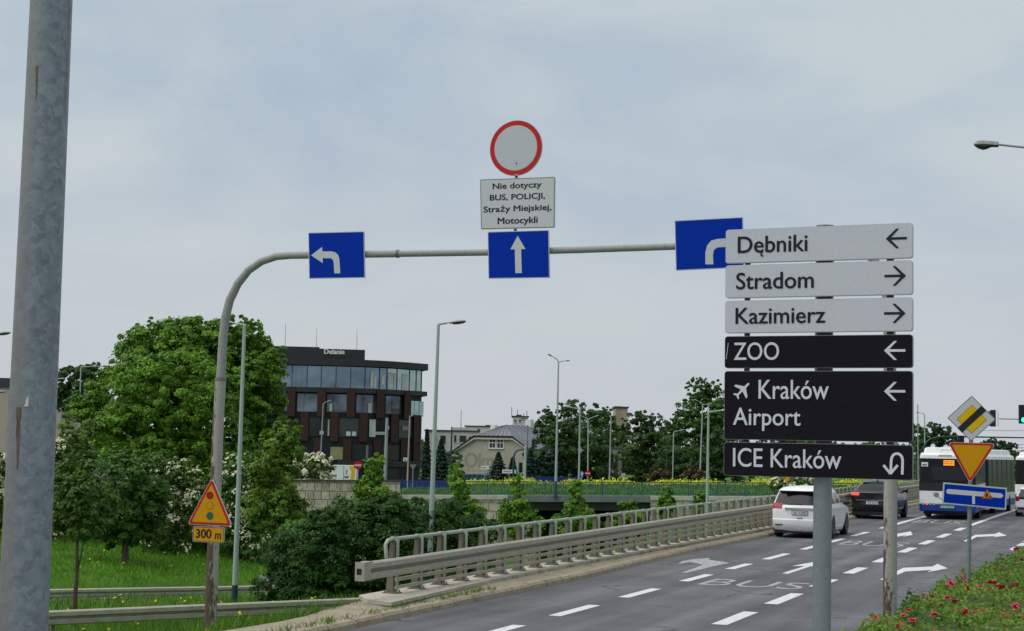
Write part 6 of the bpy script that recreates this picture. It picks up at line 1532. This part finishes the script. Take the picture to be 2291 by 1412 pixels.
tree('broadleaf_tree', 'dark rounded tree standing low on the grassy bank behind the yellowish young tree', 'tree', 290, [(285, 1080, 78, 72), (250, 1140, 70, 60), (310, 1150, 66, 55), (280, 1190, 56, 34), (335, 1090, 50, 60), (250, 1200, 46, 24), (320, 1195, 46, 26)], 74, .17, 30000, LEAF['shrub'], trunk_r=.2)
SH = 'flowering shrubs on the bank'
tree('flowering_shrub', 'shrub with cream blossoms between the dark round tree and the warning triangle', 'shrub', 402, [(400, 1085, 48, 62), (385, 1130, 42, 48), (425, 1120, 36, 46), (360, 1050, 44, 42)], 79, .17, 14000, LEAF['young'], trunk_r=.1, blossom=900, bl_size=.14, group=SH)
tree('flowering_shrub', 'shrub with cream blossoms partly behind the lamp with green foot', 'shrub', 555, [(560, 1110, 42, 52), (580, 1150, 40, 44), (530, 1070, 40, 50), (545, 1160, 46, 36)], 80, .17, 14000, LEAF['shrub'], trunk_r=.1, blossom=700, bl_size=.14, group=SH)
tree('flowering_shrub', 'white blossoming shrub above the stone wall beside the white van', 'shrub', 695, [(690, 1048, 36, 32), (720, 1042, 24, 26), (665, 1060, 26, 26)], 124, .26, 3200, LEAF['young'], trunk_r=.1, blossom=900, bl_size=.26, group=SH, zb=-.6)
tree('flowering_shrub', 'cream flecked shrub just right of the near steel pole, behind the young tree', 'shrub', 122, [(120, 1060, 52, 56), (150, 1010, 34, 34), (110, 1120, 46, 50), (95, 1020, 44, 40)], 80, .17, 13000, LEAF['shrub'], trunk_r=.1, blossom=700, bl_size=.14, group=SH)
tree('flowering_shrub', 'cream flecked shrub at the far left edge, left of the near steel pole', 'shrub', 5, [(0, 1070, 50, 50), (-20, 1120, 55, 50), (20, 1130, 40, 50)], 80, .22, 5000, LEAF['shrub'], trunk_r=.1, blossom=600, bl_size=.14, group=SH)
tree('flowering_shrub', 'pale blossoming shrub behind the parapet above the white minivan roof', 'shrub', 1785, [(1790, 1082, 44, 22), (1755, 1086, 36, 18), (1830, 1080, 34, 24)], 118, .24, 2600, LEAF['shrub'], trunk_r=.1, blossom=1100, bl_size=.24, group=SH)
tree('shrub', 'bright green shrub row low behind the gantry mast', 'shrub', 470, [(455, 1055, 52, 50), (500, 1050, 46, 56), (290, 1030, 60, 40), (340, 1050, 52, 46), (430, 1020, 44, 40), (200, 1040, 60, 50), (590, 1060, 60, 60), (530, 1110, 40, 50), (470, 1110, 40, 46)], 83, .17, 36000, LEAF['lush'], trunk_r=.12)
DB = 'dense dark shrubs beside the parapet'
tree('dense_shrub', 'dense dark shrub left of the others, under the leaning young tree', 'shrub', 690, [(690, 1250, 92, 80), (660, 1290, 62, 50), (735, 1190, 58, 62), (640, 1240, 40, 50)], 48, .10, 34000, LEAF['deep'], trunk_r=.1, group=DB)
tree('dense_shrub', 'big dense dark shrub bulging in front of the stone wall', 'shrub', 830, [(830, 1215, 120, 96), (790, 1160, 66, 50), (880, 1180, 78, 62), (760, 1280, 80, 54), (890, 1270, 80, 56)], 50, .10, 50000, LEAF['deep'], trunk_r=.12, group=DB)
tree('dense_shrub', 'dense dark shrub behind the first parapet posts and the tall lamp', 'shrub', 990, [(985, 1190, 92, 72), (1050, 1215, 70, 62), (930, 1160, 52, 44), (1010, 1250, 90, 50)], 53, .10, 34000, LEAF['deep'], trunk_r=.1, group=DB)
CT = 'young columnar trees in front of the bridge'
for label, px, bl, Y in (('slender young tree in front of the high stone wall', 835, [(838, 1042, 20, 22), (840, 1075, 14, 18), (832, 1105, 32, 30), (835, 1140, 50, 36), (800, 1150, 26, 22)], 72),
                         ('slender young tree in front of the pale coping left of the dark opening', 1022, [(1018, 1062, 13, 24), (1024, 1095, 20, 26), (1028, 1130, 32, 30), (1040, 1170, 44, 34), (1010, 1170, 40, 34)], 76),
                         ('slender young tree at the left side of the dark bridge opening', 1157, [(1156, 1085, 11, 20), (1158, 1110, 17, 22), (1155, 1145, 32, 28), (1158, 1180, 46, 30), (1135, 1185, 30, 24)], 82),
                         ('slender young tree in the middle of the dark bridge opening', 1288, [(1287, 1094, 12, 16), (1287, 1120, 13, 20), (1288, 1150, 26, 26), (1290, 1180, 40, 30)], 88),
                         ('low young tree at the right side of the dark bridge opening', 1405, [(1403, 1140, 20, 16), (1408, 1165, 30, 24), (1385, 1180, 22, 22), (1420, 1185, 24, 24)], 92),
                         ('small young tree in front of the right stone abutment', 1491, [(1490, 1105, 13, 14), (1492, 1125, 15, 16), (1495, 1150, 20, 24)], 98),
                         ('small young tree beside the lamp near the parapet, rightmost of the row', 1566, [(1566, 1120, 14, 16), (1568, 1145, 17, 22)], 104)):
    tree('columnar_tree', label, 'tree', px, [(a, b - 2, c * 1.22, d * 1.15) for a, b, c, d in bl], Y, .17, 8500 if Y < 90 else 4800, LEAF['lush'], trunk_r=.07, clump=.36, group=CT)
BT = 'background trees beyond the bridge'
for label, px, bl, Y, n, lf, k in (
    ('broad dark tree right of the beige house behind the tall double lamp', 1290, [(1250, 945, 46, 40), (1300, 935, 56, 42), (1290, 990, 90, 66), (1340, 955, 40, 44), (1230, 1030, 60, 45), (1330, 1035, 66, 50), (1216, 952, 30, 38), (1262, 1010, 36, 60), (1250, 1060, 50, 24), (1340, 1062, 60, 24)], 164, 15000, 'far', .36),
    ('lighter gappy tree beside the cream plaster gable wall', 1370, [(1355, 965, 30, 40), (1378, 985, 34, 36), (1375, 1030, 44, 50), (1350, 930, 18, 18)], 192, 6000, 'young', .34),
    ('dark tree in the middle of the background row right of the cream gable', 1440, [(1430, 955, 40, 38), (1465, 985, 46, 50), (1425, 1010, 50, 56), (1405, 1062, 40, 24), (1500, 1062, 44, 24), (1500, 1010, 36, 44), (1455, 960, 40, 38), (1460, 1050, 60, 40)], 186, 11000, 'far', .36),
    ('tallest background tree beside the stack of direction panels', 1575, [(1562, 870, 30, 26), (1545, 915, 36, 36), (1590, 905, 40, 46), (1565, 960, 64, 60), (1610, 970, 50, 80), (1515, 950, 30, 30), (1505, 990, 40, 44)], 178, 16000, 'shrub', .34),
    ('lower bushy dark trees under the tallest background tree', 1560, [(1530, 1025, 56, 44), (1590, 1045, 44, 40), (1640, 1020, 50, 60), (1500, 1040, 44, 36), (1610, 1000, 40, 40), (1560, 1066, 66, 22), (1640, 1068, 50, 22)], 172, 12000, 'far', .34),
    ('dark tree hidden behind the direction panels, mostly out of sight', 1760, [(1720, 1030, 60, 45), (1800, 1035, 66, 40), (1880, 1040, 60, 34), (1960, 1045, 60, 30), (1760, 1000, 60, 50)], 176, 12000, 'far', .34),
    ('dark bush at the right corner of the beige house', 1225, [(1215, 1045, 34, 28), (1245, 1035, 28, 30)], 162, 3500, 'spruce', .3),
    ('rounded distant tree above the left of the bus roof', 2085, [(2095, 970, 34, 24), (2075, 990, 34, 22), (2125, 985, 26, 22)], 250, 4500, 'far', .5),
    ('distant dark trees beside the double black panels at the right', 2050, [(2048, 965, 14, 22), (2055, 995, 26, 22)], 255, 2200, 'far', .5),
    ('distant dark trees between the amber triangle and the second bus', 2240, [(2225, 998, 28, 14), (2250, 1005, 30, 16), (2205, 1000, 26, 12)], 240, 3500, 'far', .45),
    ('distant trees at the far right edge behind the second bus', 2300, [(2285, 1020, 30, 14), (2330, 1022, 40, 18)], 230, 2200, 'far', .45),
    ('dark bushy tree at the left foot of the beige house', 1012, [(1005, 1030, 28, 26), (1020, 1050, 26, 24), (985, 1050, 30, 24)], 165, 3200, 'far', .3)):
    tree('background_tree', label, 'tree', px, bl, Y, k * .75, int(n * 3), LEAF[lf], trunk_r=.25, group=BT, fill=.42, clump=.19)
for label, px, r_ in (('rust-tinged bush left of the other one behind the railing', 1472, 26), ('rust-tinged bush right of the other one behind the railing', 1552, 28)):
    tree('rusty_bush', label, 'shrub', px, [(px, 1064, r_, 18), (px + 14, 1068, r_ * .7, 14), (px - 16, 1069, r_ * .6, 12)], 150, .26, 2400, LEAF['rusty'], trunk_r=.08, group='rust-tinged bushes')
SG = 'dark spruces before the house and office'
spruce('dark spruce at the right corner of the office building', 985, 982, 1078, 74, 158, SG)
spruce('dark spruce in front of the faded lettering of the beige house', 1114, 1012, 1085, 84, 156, SG)
spruce('smaller spruce right of the one hiding the faded lettering', 1146, 1024, 1085, 50, 157, SG)
spruce('spruce at the corner of the beige house behind the low signal', 1186, 1002, 1085, 58, 158, SG)
spruce('slim dark spruce touching the office building edge', 953, 960, 1080, 36, 172, SG)
tree('pillar_shrub', 'narrow pale climbing shrub column by the office entrance', 'shrub', 848, [(848, 1035, 8, 10), (850, 1060, 9, 16)], 137, .18, 900, LEAF['young'], trunk_r=.05)

# ================================================================== ROSE BED
rng = np.random.default_rng(21)
def rose_h(s_, t_):
    ed = np.interp(s_, [12, 20, 30, 40, 52], [-3.52, -3.42, -3.12, -2.62, -2.3]); e = np.clip((t_ - ed + .07 * np.sin(s_ * 2.1) + .06 * np.sin(s_ * 5.3)) / .30, 0, 1) ** .55
    return .14 + (.60 + .09 * np.sin(s_ * 1.7 + t_ * 2.3) + .06 * np.sin(s_ * 4.1 - t_ * 3.7) + .05 * np.sin(t_ * 7 + s_ * 2)) * e * np.clip((s_ - 11.5) / 2, 0, 1)
n = 90000
s_ = 12 + 40 * rng.uniform(size=n) ** 1.7; t_ = np.interp(s_, [12, 20, 30, 40, 52], [-3.52, -3.42, -3.12, -2.62, -2.3]) + 6.5 * rng.uniform(size=n) ** 1.45
h = rose_h(s_, t_); lay = rng.uniform(0, 1, n) ** 1.8
z = h - lay * .30 * np.minimum(1, h / .4) + (rng.uniform(size=n) < .06) * rng.uniform(0, .14, n)
x = s_ * sA + t_ * cA; y = s_ * cA - t_ * sA
near = 1.0 * np.clip((14 - s_) / 6, 0, 1)
C = np.stack([x, y, z + near], 1) + rng.normal(size=(n, 3)) * .012; NN = rng.normal(size=(n, 3)) * .7 + np.array([-.15, -.35, .75])
rb = single('rose_bed', quad_mesh('rose_bed', leaf_quads(C, NN, .066, rng, .62), LEAF['rose']), None, 'low bed of rose bushes with crimson blooms at the lower right', 'rose bed', kind='stuff')
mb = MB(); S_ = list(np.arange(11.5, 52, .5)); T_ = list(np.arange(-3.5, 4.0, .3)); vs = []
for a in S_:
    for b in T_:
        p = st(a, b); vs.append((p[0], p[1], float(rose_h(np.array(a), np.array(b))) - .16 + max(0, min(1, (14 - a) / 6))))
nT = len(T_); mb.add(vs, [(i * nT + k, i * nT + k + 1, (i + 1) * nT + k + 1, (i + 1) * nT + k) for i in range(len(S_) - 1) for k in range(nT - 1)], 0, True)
part('understorey', mb, mat('deep_green_base', (.045, .075, .018), .95, .4, 9), rb)  # dark green base sheet that closes the gaps between rose leaves
def bloom_mesh():
    mb = MB()
    for ring, (r0, rise, nP, ln) in enumerate(((.012, .9, 5, .030), (.018, .45, 6, .042), (.02, .15, 7, .05))):
        for k in range(nP):
            a = 2 * math.pi * k / nP + ring * .5 + random.uniform(-.15, .15); d = Vector((math.cos(a), math.sin(a), 0)); sd = Vector((-d.y, d.x, 0)); l = ln * random.uniform(.85, 1.1)
            p0 = d * r0 * .3; p1 = d * l * .6 + Vector((0, 0, l * rise * .8)); p2 = d * l + Vector((0, 0, l * rise + .003 - .012 * (ring == 2)))
            mb.add([p0 - sd * .006, p0 + sd * .006, p1 + sd * l * .42, p2 + sd * l * .22, p2 - sd * l * .22, p1 - sd * l * .42], [(0, 1, 2, 5), (5, 2, 3, 4)], 0, True)
    return mb.mesh('rose_bloom', M['petal'])
BLM = [bloom_mesh() for _ in range(4)]
bl_px = [(1954, 1378), (1960, 1401), (2032, 1394), (2066, 1363), (2072, 1372), (2092, 1366), (2136, 1362), (2140, 1376), (2128, 1345), (2160, 1331), (2165, 1340), (2195, 1338), (2212, 1334), (2228, 1330), (2200, 1377), (2160, 1397), (2249, 1393), (2282, 1392), (2234, 1322), (2182, 1322), (2160, 1322), (2118, 1349), (2085, 1350), (2103, 1356), (2215, 1345), (2242, 1352), (2262, 1330), (2272, 1362), (2230, 1292), (2220, 1263), (2276, 1252), (2215, 1242), (2186, 1280), (2172, 1273), (2258, 1298), (2077, 1320), (1863, 1409), (2120, 1390), (2010, 1402), (2090, 1402), (2180, 1408), (2270, 1408), (2222, 1375), (2245, 1310), (2150, 1310), (2286, 1275)]
for i in range(92):
    if i < len(bl_px):
        p = None
        for zt in (.75, .68, .62):
            q = ground_hit(*bl_px[i], zt); a, b = to_st(q[0], q[1]); p = (a, max(-3.3, b))
    else: p = (13 + 36 * random.random() ** 1.3, -2.9 + 4.5 * random.random() ** 1.4)
    hh = float(rose_h(np.array(p[0]), np.array(p[1]))); w = st(p[0], p[1])
    b = bpy.data.objects.new('rose_bloom', BLM[i % 4]); COL.objects.link(b); b.parent = rb
    b.location = (w[0], w[1], hh + .02 + max(0, min(1, (14 - p[0]) / 6)) + random.uniform(0, .05)); b.rotation_euler = (random.uniform(-.2, .9), random.uniform(-.5, .5), random.uniform(0, 6)); k = random.uniform(.7, 1.35); b.scale = (k, k, k)

# ================================================================== GRASS
def blades(P, h, w, rng, lean=.35):
    n = len(P); hh = h * rng.uniform(.5, 1.35, n); th = rng.uniform(0, 2 * math.pi, n); sd = np.stack([np.cos(th), np.sin(th), np.zeros(n)], 1)
    ln = rng.normal(size=(n, 3)) * lean * hh[:, None]; ln[:, 2] = hh
    m = P + ln * .5 + sd * (w * .5); m2 = P + ln * .5 - sd * (w * .5)
    return np.stack([P - [0, 0, .02], m, P + ln, m2], 1).reshape(-1, 3)
rng = np.random.default_rng(33)
def scatter(n, xr, yr, ok):
    out = []
    while len(out) < n:
        x, y = rng.uniform(*xr), rng.uniform(*yr)
        if abs(x / y) < .40 and ok(x, y): out.append((x, y, land_z(x, y)))
    return np.array(out)
def near_ok(x, y):
    s_, t_ = to_st(x, y); d = -(t_ + 12.0); e = .15 if s_ < 26.2 else 1.5
    if s_ < 26.2 and -d - 12 > kt(s_) - 1.1: return False
    if s_ > 24.2 and d < 1.9: return False
    return d > e and road_dist(x, y)[1] < 0 and road_dist(x, y)[0] > 4 and x < 2
P = scatter(30000, (-16, 1), (17, 44), near_ok)
g1 = blades(P, .26, .018, rng)
P2 = scatter(9000, (-24, -4), (42, 57), near_ok); g2 = blades(P2, .26, .03, rng)
single('verge_grass', quad_mesh('verge_grass', np.concatenate([g1, g2]), LEAF['grass']), None, 'unmown verge grass around the guard rails at the lower left', 'grass', kind='stuff')
P = scatter(26000, (-36, -3), (60, 90), lambda x, y: road_dist(x, y)[1] > 0 and road_dist(x, y)[0] > 3.8)
single('bank_grass', quad_mesh('bank_grass', blades(P, .22, .05, rng), LEAF['meadow']), None, 'lush meadow grass on the bank below the big trees', 'grass', kind='stuff')
P = np.concatenate([scatter(50, (-14, -1), (18, 42), near_ok), scatter(60, (-20, -5), (44, 56), near_ok)]); P[:, 2] += .22
P3 = scatter(70, (-30, -4), (62, 82), lambda x, y: road_dist(x, y)[1] > 0 and road_dist(x, y)[0] > 4.5); P3[:, 2] += .18
C = np.concatenate([np.repeat(P, 3, 0), np.repeat(P3, 2, 0)]); C += rng.normal(size=C.shape) * .02; NN = rng.normal(size=C.shape) * .5 + np.array([0, -.6, .7])
single('wild_flowers', quad_mesh('wild_flowers', leaf_quads(C, NN, .065, rng, .9), M['dandelion']), None, 'scattered small yellow wild flowers in the grass at the left', 'wild flowers', kind='stuff')
# weeds along the kerb joint and the foot of the slab
P = []
for k in range(260):
    a = 13 + 16 * rng.uniform() ** .8; q = kt(a) - (.19 if k % 3 else 1.1) + rng.normal() * .05; x_, y_, _z = st(a + rng.normal() * .05, q); P.append((x_, y_, .11))
for k in range(60):
    a = 25 + 22 * rng.uniform(); x_, y_, _z = st(a, -12.13 + rng.normal() * .04); P.append((x_, y_, .12))
P = np.repeat(np.array(P), 5, 0) + rng.normal(size=(len(P) * 5, 3)) * np.array([.04, .04, .0])
single('kerb_weeds', quad_mesh('kerb_weeds', blades(P, .11, .012, rng, .6), LEAF['grass']), None, 'little weeds sprouting from the kerb joints at the lower centre', 'weeds', kind='stuff')
# far-off wood closing the horizon
n = 26000; x = rng.uniform(-260, 420, n); y = 345 + rng.normal(size=n) * 10 + .08 * np.abs(x)
top = 4.2 + 1.3 * np.sin(x * .11) + .9 * np.sin(x * .31 + 1) + .7 * np.sin(x * .83)
z = -2.5 + (top + 2.5) * rng.uniform(size=n) ** .6; C = np.stack([x, y, z], 1); NN = rng.normal(size=C.shape) + np.array([0, -.8, .5])
single('distant_wood', quad_mesh('distant_wood', leaf_quads(C, NN, 1.5, rng, .8), LEAF['far']), None, 'dark far-off wood closing the horizon behind the buildings', 'wood', kind='stuff')
